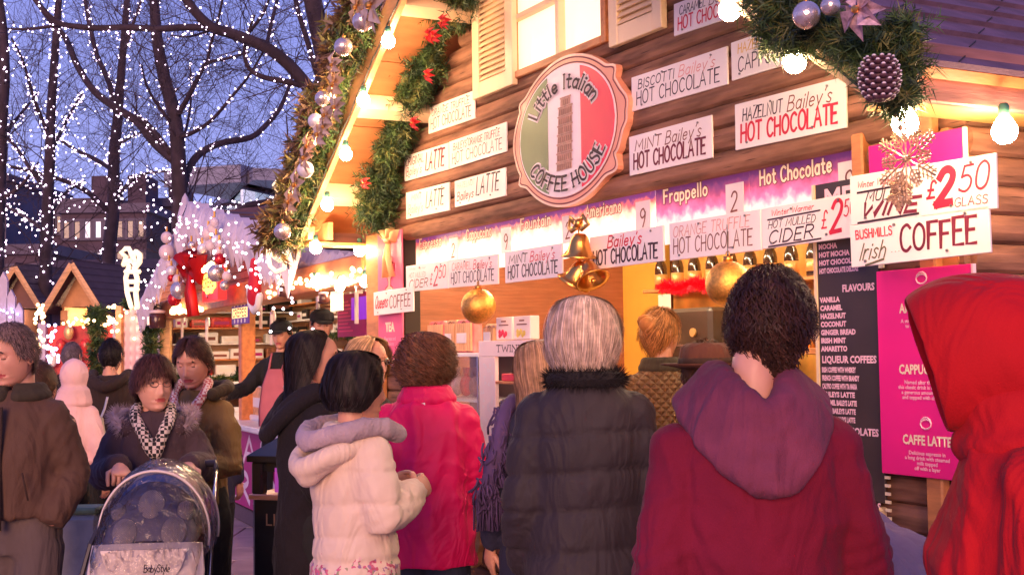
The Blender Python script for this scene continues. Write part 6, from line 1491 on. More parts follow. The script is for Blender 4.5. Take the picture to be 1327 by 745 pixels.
def head_verts(nu, nv):
    az = np.linspace(0, 2 * np.pi, nu, endpoint=False); el = np.linspace(np.pi / 2, -np.pi / 2, nv)
    A_, E_ = np.meshgrid(az, el); dx, dy, dz = np.sin(A_) * np.cos(E_), -np.cos(A_) * np.cos(E_), np.sin(E_)
    x, y, z = .074 * dx, .094 * dy, .116 * dz
    lo = np.clip(-dz, 0, 1)
    x = x * (1 - .16 * lo ** 1.6) ; bk = np.clip(dy, 0, 1)
    y = np.where(dy > 0, y * (1 - .50 * lo ** 1.2), y)
    x = np.where(dy > 0, x * (1 - .18 * lo), x)
    zz = [-.116, -.108, -.096, -.080, -.068, -.061, -.054, -.044, -.02, .012, .032, .05, .075, .1, .116]
    yy = [.040, .066, .086, .083, .0915, .087, .0905, .088, .0885, .088, .0955, .0945, .084, .055, 0]
    base = .094 * np.sqrt(np.clip(1 - (z / .116) ** 2, 0, 1)); prof = np.interp(z, zz, yy)
    m_ = (dy < 0) * np.exp(-(np.abs(x) / .043) ** 3); y -= (prof - base) * m_
    nose = np.interp(z, [-.050, -.044, -.036, -.028, -.01, .01, .026], [0, .010, .020, .022, .014, .007, 0]); sg = np.interp(z, [-.044, -.034, -.02, .02], [.0155, .014, .009, .008])
    f_ = dy < 0
    y -= f_ * nose * np.exp(-(x / sg) ** 2)
    for s in (-1, 1):
        y += f_ * .010 * np.exp(-((x - s * .031) / .015) ** 2 - ((z - .011) / .010) ** 2)
        y -= f_ * .0045 * np.exp(-((x - s * .043) / .018) ** 2 - ((z + .024) / .02) ** 2)
        y += f_ * .004 * np.exp(-((x - s * .027) / .006) ** 2 - ((z + .058) / .012) ** 2)
        y -= f_ * .004 * np.exp(-((x - s * .030) / .020) ** 2 - ((z - .030) / .006) ** 2)
    return x, y, z, f_
def add_head(mb, M, nu=72, nv=64, eyes='open', skin=0, lipc=1, ears=True, k_=1.0):
    x, y, z, f_ = head_verts(nu, nv); v = [M @ Vector((a * k_, b * k_, c * k_)) for a, b, c in zip(x.ravel(), y.ravel(), z.ravel())]
    for mi, sel in ((skin, False), (lipc, True)):
        F = []
        for i in range(nv - 1):
            for j in range(nu):
                l = (j + 1) % nu; cx, cz, cy = x[i, j], (z[i, j] + z[i + 1, j]) / 2, y[i, j]
                lip = cy < 0 and abs(cx) < .025 and abs(cz + .0615) < .0095 * math.sqrt(max(0, 1 - (cx / .025) ** 2))
                if lip == sel: F.append((i * nu + j, (i + 1) * nu + j, (i + 1) * nu + l, i * nu + l))
        if not sel: mb.add(v, F, mi)
        else:
            off = mb.n - len(v); mb.f.extend([tuple(q + off for q in f) for f in F]); mb.m.extend([mi] * len(F))
    if ears:
        for s in (-1, 1):
            c = Vector((s * .074, .012, -.004)); mb.ball((0, 0, 0), (.007, .016, .028), 10, 8, skin, M=None) if False else None
            P = [c + Vector((s * .004, y_, z_)) for y_, z_ in ((-.012, -.022), (-.008, -.033), (.004, -.028), (.012, -.01), (.020, .008), (.017, .026), (.004, .033), (-.008, .027), (-.012, .012))]
            P = [p + Vector((s * .5 * abs(p.y - .0) * .5, 0, 0)) for p in P]
            mb.tube([M @ p for p in P], .0045, 6, skin, roundcap=True)
            b2 = MB(); b2.ball(c + Vector((s * .001, .002, 0)), (.006, .013, .026), 10, 8); mb.add([M @ Vector(p) for p in b2.v], b2.f, skin)
    for s in (-1, 1):
        c = Vector((s * .031, -.0735, .011)); R = .0128
        def patch(e0, e1, r, mi, n=10, m__=5):
            V = [M @ (c + Vector((r * math.sin(a_) * math.cos(e), -r * math.cos(a_) * math.cos(e), r * math.sin(e)))) for e in np.linspace(R_(e0), R_(e1), m__) for a_ in np.linspace(-1.45, 1.45, n)]
            mb.add(V, [(i * n + j, i * n + j + 1, (i + 1) * n + j + 1, (i + 1) * n + j) for i in range(m__ - 1) for j in range(n - 1)], mi)
        if eyes == 'open':
            b2 = MB(); b2.ball(c, R, 12, 8); mb.add([M @ Vector(p) for p in b2.v], b2.f, 3)
            b2 = MB(); b2.ball(c + Vector((0, -.0085, 0)), (.0058, .005, .0058), 10, 6); mb.add([M @ Vector(p) for p in b2.v], b2.f, 4)
            patch(18, 80, R + .0012, skin); patch(-80, -30, R + .001, skin); le = 18
        else:
            patch(-32, 80, R + .0012, skin); patch(-80, -36, R + .0006, skin); le = -32
        mb.tube([M @ (c + Vector(((R + .0016) * math.sin(a_) * math.cos(R_(le)), -(R + .0016) * math.cos(a_) * math.cos(R_(le)), (R + .0016) * math.sin(R_(le))))) for a_ in np.linspace(-1.2, 1.2, 8)], .0021, 5, 5)
        mb.tube([M @ Vector((s * u, -.0935 + .35 * (u - .018) ** 2 * 10, w_)) for u, w_ in ((.016, .029), (.026, .033), (.037, .034), (.046, .029))], [(.0024, .0038), (.003, .0044), (.003, .004), (.0012, .002)], 6, 2, ref=(0, 1, 0))
HL = ([0, 30, 52, 68, 85, 105, 125, 150, 180], [42, 40, 26, 2, 2, -12, -34, -46, -48])
def scalp(az, el, off=0, k_=1.0):
    lo = max(0, -math.sin(el)); a, b, c = .077 + off, .098 + off, .119 + off
    sx = 1 - .25 * lo; sy = 1 - (.42 * lo if math.cos(az) < 0 else 0)
    return Vector((a * math.sin(az) * math.cos(el) * sx, -b * math.cos(az) * math.cos(el) * sy, c * math.sin(el))) * k_
def strand(mb, P, w, mi, N):
    n = len(P); v = []
    for i, p in enumerate(P):
        t = (P[min(i + 1, n - 1)] - P[max(i - 1, 0)]); s = t.cross(N[i] if isinstance(N, list) else N)
        s = s.normalized() * w * (1 - .65 * i / (n - 1)) if s.length > 1e-9 else Vector((w, 0, 0)); v += [p - s, p + s]
    mb.add(v, [(2 * i, 2 * i + 1, 2 * i + 3, 2 * i + 2) for i in range(n - 1)], mi)
def short_hair(M, seed, n=2200, ln=.035, lift=.012, low=0, front=0, wild=.5, k_=1.0, part=None, w=.0018):
    rng = random.Random(seed); mb = MB(); nu, nv = 36, 14; V = []
    for i in range(nv):
        for j in range(nu):
            az = 2 * math.pi * j / nu - math.pi; hl = R_(np.interp(abs(math.degrees(az)), *HL) + low + (front if abs(az) < 1 else 0)); el = math.pi / 2 + (hl - math.pi / 2) * i / (nv - 1)
            V.append(M @ scalp(az, el, lift * (.55 if i < nv - 1 else .1), k_))
    mb.add(V, [(i * nu + j, (i + 1) * nu + j, (i + 1) * nu + (j + 1) % nu, i * nu + (j + 1) % nu) for i in range(nv - 1) for j in range(nu)], 0)
    for q in range(n):
        az = rng.uniform(-math.pi, math.pi); hl = R_(np.interp(abs(math.degrees(az)), *HL) + low + (front if abs(az) < 1 else 0)); u = rng.random() ** .8; el = math.pi / 2 + (hl - math.pi / 2) * u
        p = scalp(az, el, lift * .5, k_); e = .02; dn = (scalp(az, el - e, lift * .5, k_) - p).normalized(); sd = (scalp(az + e, el, lift * .5, k_) - p); sd = sd.normalized() if sd.length > 1e-6 else Vector((1, 0, 0)); nn = sd.cross(dn); nn = nn if nn.dot(p) > 0 else -nn; nn.normalize()
        d = dn + sd * rng.gauss(.25 if part is None else part * (1 if az > 0 else -1), wild); d.normalize(); l = ln * rng.uniform(.6, 1.2); lf = lift * rng.uniform(.2, 1.3)
        P = [p, p + d * l * .4 + nn * lf, p + d * l * .75 + nn * lf * 1.05, p + d * l + nn * lf * .6]
        strand(mb, [M @ x for x in P], w, rng.choice((0, 1, 1, 2)), M.to_3x3() @ nn)
    return mb
def flow_hair(M, rings, seed, n=1000, az0=55, crown=(0, .01), wave=0, wfreq=40, layers=.16, jit=.05, w=.0020, tuck=0, k_=1.0, part=0):
    """rings: (z, rx, ry, yc, open half-angle at the face) from the crown to the hem, head units"""
    rng = random.Random(seed); mb = MB(); nr = len(rings); CR = cat_rom([tuple(r) for r in rings], 4)
    def pt(az, i, f=1.0):
        z, rx, ry, yc, op = CR[i]; a_ = math.copysign(R_(op) + (math.pi - R_(op)) * abs(az), az if az else 1)
        f *= 1 + .035 * math.sin(a_ * 7 + seed + z * 30) + .025 * math.sin(a_ * 17 + z * 55 + seed)
        return Vector((rx * f * math.sin(a_), yc - ry * f * math.cos(a_), z)) * k_, Vector((math.sin(a_), -math.cos(a_), .15))
    N_ = len(CR); nu = 40; V = []
    for i in range(N_):
        for j in range(nu + 1): V.append(M @ pt(-1 + 2 * j / nu if j != nu // 2 else .0001, i, .93)[0])
    # shell runs from one face edge round the back to the other
    V = []; azs = [x for x in np.linspace(.02, 1, nu // 2)] + [-x for x in np.linspace(.98, .02, nu // 2)]
    for i in range(N_):
        for a_ in azs: V.append(M @ pt(a_, i, .93)[0])
    k = len(azs); mb.add(V, [(i * k + j, (i + 1) * k + j, (i + 1) * k + j + 1, i * k + j + 1) for i in range(N_ - 1) for j in range(k - 1)], 0)
    for q in range(n):
        az = rng.choice((-1, 1)) * rng.random() ** .9; i0 = 0 if rng.random() < .75 else rng.randint(0, N_ // 3); i1 = N_ - 1 - int(abs(rng.gauss(0, layers)) * N_); i1 = max(i1, i0 + 4); f = 1 + rng.gauss(0, jit) * .6; fl = rng.gauss(-.03, .09); ph = rng.uniform(0, 6.28); P = []; NN = []
        for i in range(i0, i1 + 1):
            a_ = az + wave * .03 * math.sin(i / N_ * wfreq + ph) / max(.3, 1) + .01 * math.sin(ph + i * .4); a_ = max(-1, min(1, a_)); a_ = a_ if a_ * az > 0 else az * .02
            ex = max(0, (i - i1 + 5) / 5) ** 2 * fl; p, nn = pt(a_, i, (f + ex + wave * .05 * math.cos(i / N_ * wfreq + ph)) * (1 - tuck * (i == i1) * .1)); P.append(M @ p); NN.append(M.to_3x3() @ nn)
        strand(mb, P, w, rng.choice((0, 0, 1, 1, 1, 2)), NN)
    return mb
BOB = [(.129, .01, .01, .005, 5), (.122, .042, .052, .005, 18), (.103, .072, .088, .004, 36), (.066, .094, .112, .004, 48), (.015, .106, .122, .006, 56), (-.035, .107, .120, .010, 60), (-.075, .098, .106, .014, 64), (-.108, .084, .088, .018, 68), (-.13, .072, .074, .022, 74)]
LONG = [(.128, .01, .01, .005, 5), (.118, .052, .062, .005, 20), (.09, .084, .100, .004, 45), (.04, .096, .112, .006, 58), (-.02, .098, .112, .012, 66), (-.08, .094, .100, .022, 74), (-.14, .098, .094, .034, 80), (-.20, .105, .088, .045, 84), (-.25, .10, .078, .05, 88)]
def scaled(r, **k): return [(z * k.get('z', 1) if z < 0 else z, rx * k.get('x', 1), ry * k.get('y', 1), yc, op + k.get('op', 0) * (i > 0)) for i, (z, rx, ry, yc, op) in enumerate(r)]
def hand(mb, w, d, n, side, curl=.5, sc=1.0, mi=0):
    d = Vector(d).normalized(); n = Vector(n); n = (n - d * n.dot(d)).normalized(); l = d.cross(n) * side; w = Vector(w)
    mb.tube([w - d * .03 * sc, w, w + d * .03 * sc, w + d * .065 * sc, w + d * .092 * sc], [(.026 * sc, .02 * sc), (.026 * sc, .018 * sc), (.036 * sc, .017 * sc), (.041 * sc, .015 * sc), (.036 * sc, .011 * sc)], 12, mi, ref=l, roundcap=True)
    for k, (o, ln) in enumerate(((.031, .070), (.0105, .078), (-.0105, .072), (-.030, .056))):
        p = w + d * (.085 - .004 * abs(k - 1)) * sc + l * o * sc; dd = Vector(d); P = [p - d * .012 * sc]; cu = curl * (1 + .12 * k)
        for f in (.42, .33, .25):
            P.append(p); p = p + dd * ln * f * sc; dd = (Matrix.Rotation(-cu * 1.25 * side, 3, l) @ dd) if False else (dd * math.cos(cu) + n * math.sin(cu)).normalized(); n2 = n
        P.append(p); a_ = []; dd = Vector(d); nn = Vector(n); p = w + d * (.085 - .004 * abs(k - 1)) * sc + l * o * sc; P = [p - d * .012 * sc, p]
        for f in (.42, .33, .25):
            dd, nn = dd * math.cos(cu) + nn * math.sin(cu), nn * math.cos(cu) - dd * math.sin(cu); p = p + dd * ln * f * sc; P.append(p)
        mb.tube(P, [.0095 * sc, .0092 * sc, .0086 * sc, .0078 * sc, .006 * sc], 8, mi, roundcap=True)
    b = w + d * .03 * sc + l * .026 * sc
    mb.tube([b - l * .01 * sc, b + (d * .5 + l * .6 + n * .25).normalized() * .034 * sc, b + (d * .5 + l * .6 + n * .25).normalized() * .034 * sc + (d * .8 + l * .05 + n * (.2 + curl * .6)).normalized() * .030 * sc, b + (d * .5 + l * .6 + n * .25).normalized() * .034 * sc + (d * .8 + l * .05 + n * (.2 + curl * .6)).normalized() * .030 * sc + (d * .6 - l * .1 + n * (.3 + curl)).normalized() * .022 * sc], [.013 * sc, .011 * sc, .0095 * sc, .007 * sc], 8, mi, roundcap=True)

def person(px, depth, H, yaw, label, top, legs=None, hem=.80, w=1.0, thick=.02, arms=None, hands=None, head=(None, 0, 0, 0), hair=None, hairc=None, eyes='open', skin=SKIN, seed=0,
           fold=.006, vox=.013, flare=1.0, quilt=None, belly=1.0, lean=None, z0=0, faces=True, hd=1.0, group=None, stride=0, curl=.6, zq=.008, ffreq=11, belt=None, col=None):
    s = H / 1.75; g_ = gx(px, depth); g_.z = z0
    T = thing('person', label, 'person', Frame(g_, R_(yaw)), (0, 0, 0), None, group)
    arms = arms or {}; Z = Matrix.Scale(s, 4)
    def bendv(p):
        if not lean: return p
        zb, ang = lean[0], lean[1]; k = min(max((p.z - zb) / .4, 0), 1); a_ = ang * (k * k * (3 - 2 * k)); 
        q = Vector((p.x, p.y, p.z - zb)); q = Matrix.Rotation(a_, 3, 'X') @ q; return Vector((q.x, q.y, q.z + zb))
    ar = {}
    for sd in (-1, 1):
        e, wr = arms.get(sd, ((.235, .04, 1.12), (.245, -.05, .88)))
        ar[sd] = (Vector((sd * .150 * w, .005, 1.368)), Vector((sd * e[0] * .82, e[1], e[2])), Vector((sd * wr[0] * .86, wr[1], wr[2])))
    # body, one continuous form
    mb = MB()
    mb.tube([(0, .01, z) for z in (.93, 1.0, 1.1, 1.25, 1.38, 1.44, 1.5, 1.56)], [(.11, .08), (.12, .085), (.125, .085), (.16, .105), (.135, .08), (.085, .06), (.053, .055), (.05, .052)], 16, ref=(1, 0, 0), roundcap=True)
    for sd in (-1, 1):
        S_, E_, W_ = ar[sd]; S0 = S_.lerp(E_, .12) - Vector((sd * .015, 0, 0)); mb.tube([S0, S_.lerp(E_, .5), E_, E_.lerp(W_, .5), W_], [.040, .044, .038, .034, .024], 10, roundcap=True)
        st = stride * sd
        mb.tube([(sd * .085, 0, .92), (sd * .09, -.01 - st * .5, .5), (sd * .09, .03 - st, .09)], [.06, .042, .033], 10, roundcap=True)
        mb.tube([(sd * .09, .05 - st, .045), (sd * .095, -.06 - st, .04), (sd * .1, -.15 - st, .03)], [(.035, .035), (.042, .035), (.035, .022)], 10, ref=(1, 0, 0), roundcap=True)
    me = fused(mb, .02, 2); mb2 = MB(); nn_ = len(me.vertices); co, _ = arrays(me)
    mb2.add([bendv(Vector(p)) for p in co], [tuple(p.vertices) for p in me.polygons]); D.meshes.remove(me)
    hk = .235 / .232 * hd / s
    hy, hp_, hx_, hyy = head; hy = 0 if hy is None else hy
    hc = Vector((hx_, -.015 + hyy, 1.75 - .119 * hk))
    MH = Matrix.Translation(bendv(hc)) @ Matrix.Rotation(R_(hy), 4, 'Z') @ Matrix.Rotation(R_(hp_) + (lean[1] * .5 if lean else 0), 4, 'X')
    add_head(mb2, MH, *( (84, 72) if faces else (36, 30)), eyes=eyes, k_=hk)
    hands = hands or {}
    for sd in (-1, 1):
        S_, E_, W_ = ar[sd]; d = (W_ - E_).normalized(); hdn = hands.get(sd, {})
        if hdn is None: continue
        hand(mb2, bendv(W_), hdn.get('d', d), hdn.get('n', (-sd * .9, -.4, 0)), hdn.get('t', 1), hdn.get('c', .25), 1.0 / s * .98)
    mb2.xform(Z); hm = hairc or hairmats('brown', (.09, .04, .02))
    o = mb2.build('body', [skin, LIP, hm[0], EYEW, IRIS, LASH], T, True)
    # garment
    t = thick; mb = MB(); W2 = w
    rg = [(1.485, .068, .068, .012), (1.45, .115, .085, .012), (1.405, .168, .102, .012), (1.33, .188, .118, .005), (1.22, .186, .128 * belly, 0), (1.08, .172, .122 * belly, 0), (.98, .178, .128 * belly, 0), (.88, .19, .135, .005)]
    rg = [r for r in rg if r[0] > hem + .04]; last = rg[-1]
    if hem < .86:
        for z in np.arange(.84, hem + .03, -.1): f = 1 + (flare - 1) * (.88 - z) / (.88 - hem); rg.append((z, .19 * f, .135 * f, .005))
        rg.append((hem, .19 * flare, .135 * flare, .005))
    else: rg.append((hem, last[1] * flare, last[2] * flare, .005))
    mb.tube([(0, r[3], r[0]) for r in rg], [((r[1] * .89 + t * .9) * W2, r[2] + t) for r in rg], 24, ref=(1, 0, 0))
    for sd in (-1, 1):
        S_, E_, W_ = ar[sd]; ex = t * .8; mb.ball(S_ - Vector((0, 0, .004)), .056 + ex, 14, 10)
        mb.tube([S_ - Vector((sd * .03, 0, 0)), S_.lerp(E_, .3), S_.lerp(E_, .75), E_, E_.lerp(W_, .3), E_.lerp(W_, .75), W_ + (W_ - E_).normalized() * .01], [.062 + ex, .058 + ex, .050 + ex, .048 + ex, .049 + ex, .042 + ex, .036 + ex * .6], 14, roundcap=False)
    me = fused(mb, vox, 4); co, no = arrays(me)
    dd = folds(co, fold * 1.5, ffreq * 1.5, seed) + folds(co, fold * .45, ffreq * 4, seed + 50)
    # elbow creases
    for sd in (-1, 1):
        E_ = ar[sd][1]; r = np.linalg.norm(co - np.array(E_), axis=1); dd += fold * .45 * np.exp(-(r / .10) ** 2) * np.sin(co[:, 2] * 150 + co[:, 0] * 60 + 2 * np.sin(co[:, 1] * 40))
    if quilt:
        zz = co[:, 2] + .01 * np.sin(co[:, 0] * 9 + seed)
        for zk in quilt: dd -= zq * np.exp(-((zz - zk) / .007) ** 2)
        ph = np.interp(zz, sorted(quilt), np.arange(len(quilt))); dd += zq * .9 * np.abs(np.sin(ph * np.pi))
    dd -= .0035 * np.exp(-((np.abs(co[:, 0]) - .150 * w) / .006) ** 2) * (co[:, 2] > 1.2) * (co[:, 2] < 1.44)
    if belt: dd -= .012 * np.exp(-((co[:, 2] - belt) / .014) ** 2) * (np.abs(co[:, 0]) < .24)
    co = co + no * dd[:, None]; co = np.array([bendv(Vector(p)) for p in co]) if lean else co
    me.vertices.foreach_set('co', (co * s).ravel()); o = finish(me, 'jacket' if hem > .7 else 'coat', top, T)
    if legs is not None:
        mb = MB(); mb.tube([(0, .005, z) for z in (1.0, .9, .82)], [(.15, .11), (.175, .125), (.16, .12)], 16, ref=(1, 0, 0))
        for sd in (-1, 1):
            st = stride * sd; mb.tube([(sd * .085, 0, .86), (sd * .092, -.01 - st * .25, .66), (sd * .092, -.01 - st * .5, .48), (sd * .092, .02 - st * .8, .28), (sd * .092, .03 - st, .07)], [.098, .092, .080, .070, .062], 14)
        me = fused(mb, .014, 3); co, no = arrays(me); co = (co + no * folds(co, .006, 12, seed + 5)[:, None]) * s; me.vertices.foreach_set('co', co.ravel()); finish(me, 'trousers', legs, T)
        for sd in (-1, 1):
            st = stride * sd; mb = MB(); mb.tube([(sd * .092, .06 - st, .05), (sd * .094, .02 - st, .055), (sd * .096, -.08 - st, .045), (sd * .1, -.18 - st, .03)], [(.036, .05), (.044, .052), (.05, .043), (.04, .026)], 12, ref=(1, 0, 0), roundcap=True); mb.xform(Z); mb.build('shoe', mat('shoe_dark', (.03, .02, .02), .4), T, True)
    if hair is not None:
        hb = hair(MH, hk); hb.xform(Z); hb.build('hair', hm, T, False)
    return T, Z, MH, ar, hk, bendv
def part_(T, Z, mb, name, mt, smooth=True, lab=None): mb.xform(Z); return mb.build(name, mt, T, smooth, label=lab)
def ringtube(T, Z, P, rad, name, mt, seed=0, vox=.009, amp=.004, fr=18, closed=True, extra=None, lab=None, seg=14, xyz=None):
    """soft rolls of cloth (hoods, collars, scarves) fused together and creased"""
    mb = MB()
    for pts, r in zip(P, rad): mb.tube(cat_rom([tuple(p) for p in pts], 4, closed) if closed else cat_rom([tuple(p) for p in pts], 4), r, seg, closed=closed, roundcap=not closed)
    if extra: extra(mb)
    me = fused(mb, vox, 3); co, no = arrays(me); co = (co + no * folds(co, amp, fr, seed)[:, None]) * Z[0][0]; me.vertices.foreach_set('co', co.ravel()); return finish(me, name, mt, T, label=lab)
def ring(z, rx, ry, yc=.01, n=12, tilt=0, open_=0):
    return [Vector((rx * math.sin(a_), yc - ry * math.cos(a_), z + tilt * -math.cos(a_))) for a_ in np.linspace(open_, 2 * math.pi - open_, n, endpoint=bool(open_))]
def fur_on(T, Z, P, r, n, ln, mt, seed, name='fur_trim'):
    rng = random.Random(seed); mb = MB(); P = [Vector(p) for p in cat_rom([tuple(p) for p in P], 4)]; mb.tube(P, r * .6, 8)
    for q in range(n):
        i = rng.randrange(len(P) - 1); c = P[i].lerp(P[i + 1], rng.random()); d = Vector((rng.gauss(0, 1), rng.gauss(0, 1), rng.gauss(0, 1))).normalized(); a_ = c + d * r * .5; e = c + d * (r + ln * rng.uniform(.5, 1)); sd_ = d.orthogonal().normalized() * .0016; mb.add([a_ - sd_, a_ + sd_, e], [(0, 1, 2)])
    return part_(T, Z, mb, name, mt, False)

# ---- 1 maroon hoodie man
MARO = cloth('maroon', (.17, .006, .030), .9, 260, .35); HEATH = cloth('heather', (.17, .035, .075), .95, 300, .5, v=.35)
T, Z, MH, ar, hk, bv = person(974, 2.72, 1.70, 182, 'dark-haired man in a maroon hoodie seen from behind, nearest in the queue', MARO, cloth('denim_dark', (.03, .035, .07)), hem=.76, w=1.07, thick=.022,
    arms={1: ((.265, .03, 1.09), (.26, -.08, .84)), -1: ((.30, -.02, 1.10), (.20, -.26, 1.06))}, head=(-28, 6, -.05, -.01), hairc=hairmats('darkbrown', (.040, .016, .012)), skin=SKINR, seed=3, fold=.011, vox=.011, ffreq=9, hd=.97,
    hair=lambda M, k: short_hair(M, 5, 9000, .038, .016, wild=.6, k_=k, low=3, w=.0017))
hd_ = [[Vector((sx * (.072 + .034 * q), .02 + .065 + .02 * q if False else y, z)) for sx, y, z in ((-1, -.03, 1.535 - .026 * q), (-.95, .04, 1.515 - .036 * q), (-.6, .105 + .010 * q, 1.475 - .050 * q), (0, .125 + .014 * q, 1.445 - .064 * q), (.6, .105 + .01 * q, 1.475 - .050 * q), (.95, .04, 1.515 - .036 * q), (1, -.03, 1.535 - .026 * q))] for q in (0, .6, 1.2, 1.8, 2.3)]
ringtube(T, Z, hd_, [.034, .033, .031, .029, .026], 'hood', HEATH, 2, .0075, .007, 22, closed=False, extra=lambda m_: m_.ball((0, .045, 1.415), (.125, .085, .05), 16, 10))
mb = MB(); c = MH @ Vector((.078 * hk, -.05, .012)); 
for sd in (-1, 1): mb.tube([MH @ Vector((sd * .08, .01, .01)), MH @ Vector((sd * .082, -.06, .014)), MH @ Vector((sd * .07, -.105, .012))], .0028, 6)
mb.tube([MH @ Vector((x, -.112 + abs(x) * .1, .012 + .018 * math.cos(x * 60))) for x in np.linspace(-.07, .07, 12)], .0025, 6); part_(T, Z, mb, 'glasses', BOT)

# ---- 2 red hooded figure
REDC = cloth('red', (.44, .004, .010), .85, 240, .3)
T, Z, MH, ar, hk, bv = person(1326, 2.25, 1.665, -104, 'person in bright red top with its hood up at the right edge', REDC, cloth('denim_dark', (0, 0, 0)), hem=.74, w=1.12, thick=.035, belly=1.15, head=(0, 2, 0, -.02), seed=9, fold=.012, vox=.011, ffreq=8,
    arms={1: ((.26, -.02, 1.10), (.20, -.22, .98)), -1: ((.26, -.02, 1.10), (.20, -.22, .98))})
mb = MB(); Rg = []
for (y, rx, rz, cz) in ((.165, .02, .02, -.04), (.155, .06, .06, -.04), (.125, .095, .10, -.03), (.07, .115, .128, -.015), (.0, .120, .138, -.008), (-.06, .116, .138, -.01), (-.105, .108, .132, -.018), (-.135, .100, .124, -.026), (-.143, .094, .118, -.03), (-.132, .089, .112, -.03), (-.07, .095, .12, -.02), (.05, .095, .11, -.01)):
    Rg.append([MH @ Vector((rx * math.sin(a_) * hk, y + .03 * math.cos(a_) * (y < 0) * -1, (cz + rz * math.cos(a_)) * hk)) for a_ in np.linspace(0, 2 * math.pi, 40, endpoint=False)])
V = [p for r in Rg for p in r]; mb.add(V, [(i * 40 + j, i * 40 + (j + 1) % 40, (i + 1) * 40 + (j + 1) % 40, (i + 1) * 40 + j) for i in range(len(Rg) - 1) for j in range(40)] + [tuple(range(39, -1, -1))])
me = mb.mesh('hood', REDC); o_ = link('tmp', me); sm_ = o_.modifiers.new('s', 'SUBSURF'); sm_.levels = 2; sm_.render_levels = 2; dg = bpy.context.evaluated_depsgraph_get(); dg.update(); me2 = D.meshes.new_from_object(o_.evaluated_get(dg)); D.objects.remove(o_)
co, no = arrays(me2); co = (co + no * folds(co, .010, 10, 4)[:, None]) * Z[0][0]; me2.vertices.foreach_set('co', co.ravel()); finish(me2, 'hood', REDC, T)
ringtube(T, Z, [ring(1.475, .105, .105, .01, tilt=-.02), ring(1.515, .092, .10, -.005), ring(1.44, .13, .12, .02)], [.036, .036, .036], 'hood_neck', REDC, 3, .010, .008, 14)

# ---- 3 hunched figure in purple-grey fleece
person(1148, 2.98, 1.62, 200, 'person in purple-grey fleece bending forward between maroon hoodie and red hood', cloth('purple_grey', (.16, .12, .20), .95, 160, .5), cloth('black', (.012, .012, .015)), hem=.70, w=.95, thick=.03, lean=(.88, .95), seed=4, faces=False, fold=.009, hair=lambda M, k: short_hair(M, 9, 500, k_=k))

# ---- 4 grey-blonde woman in dark padded coat
PUF = cloth('charcoal_puffer', (.030, .022, .028), .7, 260, .3)
T, Z, MH, ar, hk, bv = person(757, 4.08, 1.71, 178, 'woman with silver-blonde bob and charcoal padded coat with black fur collar', PUF, cloth('black', (0, 0, 0)), hem=.62, w=1.02, thick=.032, arms={1: ((.25, .02, 1.08), (.24, -.12, .86)), -1: ((.25, .0, 1.08), (.22, -.16, .92))},
    head=(-14, 4, 0, 0), hairc=hairmats('ash', (.56, .41, .35), .38), seed=12, fold=.006, quilt=(.68, .80, .94, 1.07, 1.19, 1.31), zq=.008,
    hair=lambda M, k: flow_hair(M, scaled(BOB, x=1.05, y=1.04, z=.95), 3, 4200, jit=.09, layers=.14, w=.0021, wave=.5, wfreq=7, k_=k * 1.0))
fur_on(T, Z, ring(1.485, .105, .10, .02, open_=.7) , .045, 2600, .014, cloth('black_fur', (.012, .009, .012)), 5, 'fur_collar')

# ---- 5 scarf woman
NAVY = cloth('navy', (.02, .02, .05), .9, 200, .4)
T, Z, MH, ar, hk, bv = person(697, 4.95, 1.575, 186, 'woman with light brown hair, navy cardigan and purple scarf over her shoulder', NAVY, NAVY, hem=.72, w=.90, thick=.014, head=(10, 6, 0, 0), hairc=hairmats('lightbrown', (.36, .20, .12), .4), seed=22, hair=lambda M, k: flow_hair(M, scaled(LONG, z=.80, x=.92), 7, 2200, jit=.06, w=.0022, wave=.4, wfreq=6, k_=k))
P_ = [Vector((.10, -.06, 1.50)), Vector((.15, .02, 1.44)), Vector((.19, .10, 1.30)), Vector((.225, .10, 1.18)), Vector((.225, .08, 1.08))]
mb = MB(); rng = random.Random(3); mb.tube(cat_rom([tuple(p) for p in P_], 3), (.035, .03)[0], 10)
CP = [Vector(p) for p in cat_rom([tuple(p) for p in P_], 5)]
for q in range(420):
    i = rng.randrange(len(CP) - 1); c = CP[i] + Vector((rng.gauss(0, .024), rng.gauss(0, .02), 0)); mb.tube([c, c + Vector((rng.gauss(0, .01), rng.gauss(0, .01), -.03)), c + Vector((rng.gauss(0, .015), rng.gauss(0, .01), -.06))], .005, 4)
for q in range(60): c = CP[-1] + Vector((rng.gauss(0, .03), rng.gauss(0, .02), .02)); mb.tube([c, c + Vector((0, 0, -.07)), c + Vector((rng.gauss(0, .01), 0, -.14))], .004, 4)
part_(T, Z, mb, 'scarf', cloth('purple_knit', (.07, .04, .12), .9, v=.3))

# ---- 6 magenta coat woman
PINKC = cloth('magenta', (.62, .004, .10), .6, 240, .15, sh=.05)
T, Z, MH, ar, hk, bv = person(553, 5.2, 1.615, 172, 'woman with auburn hair in a long bright magenta raincoat, seen from behind', PINKC, cloth('denim_dark', (0, 0, 0)), hem=.74, w=1.06, thick=.034, flare=1.02, head=(-20, 10, 0, 0), hairc=hairmats('auburn', (.13, .05, .028), .5), seed=31, fold=.013, ffreq=8,
    arms={1: ((.27, .0, 1.10), (.22, -.16, .92)), -1: ((.25, -.04, 1.10), (.16, -.24, 1.0))}, hair=lambda M, k: flow_hair(M, scaled(BOB, z=.80, x=.96, y=1.0), 11, 2600, wave=2.2, jit=.14, layers=.3, w=.0024, k_=k))
ringtube(T, Z, [ring(1.50, .085, .085, .01), ring(1.465, .10, .095, .01)], [.030, .034], 'collar', PINKC, 3, .009, .005, 14)
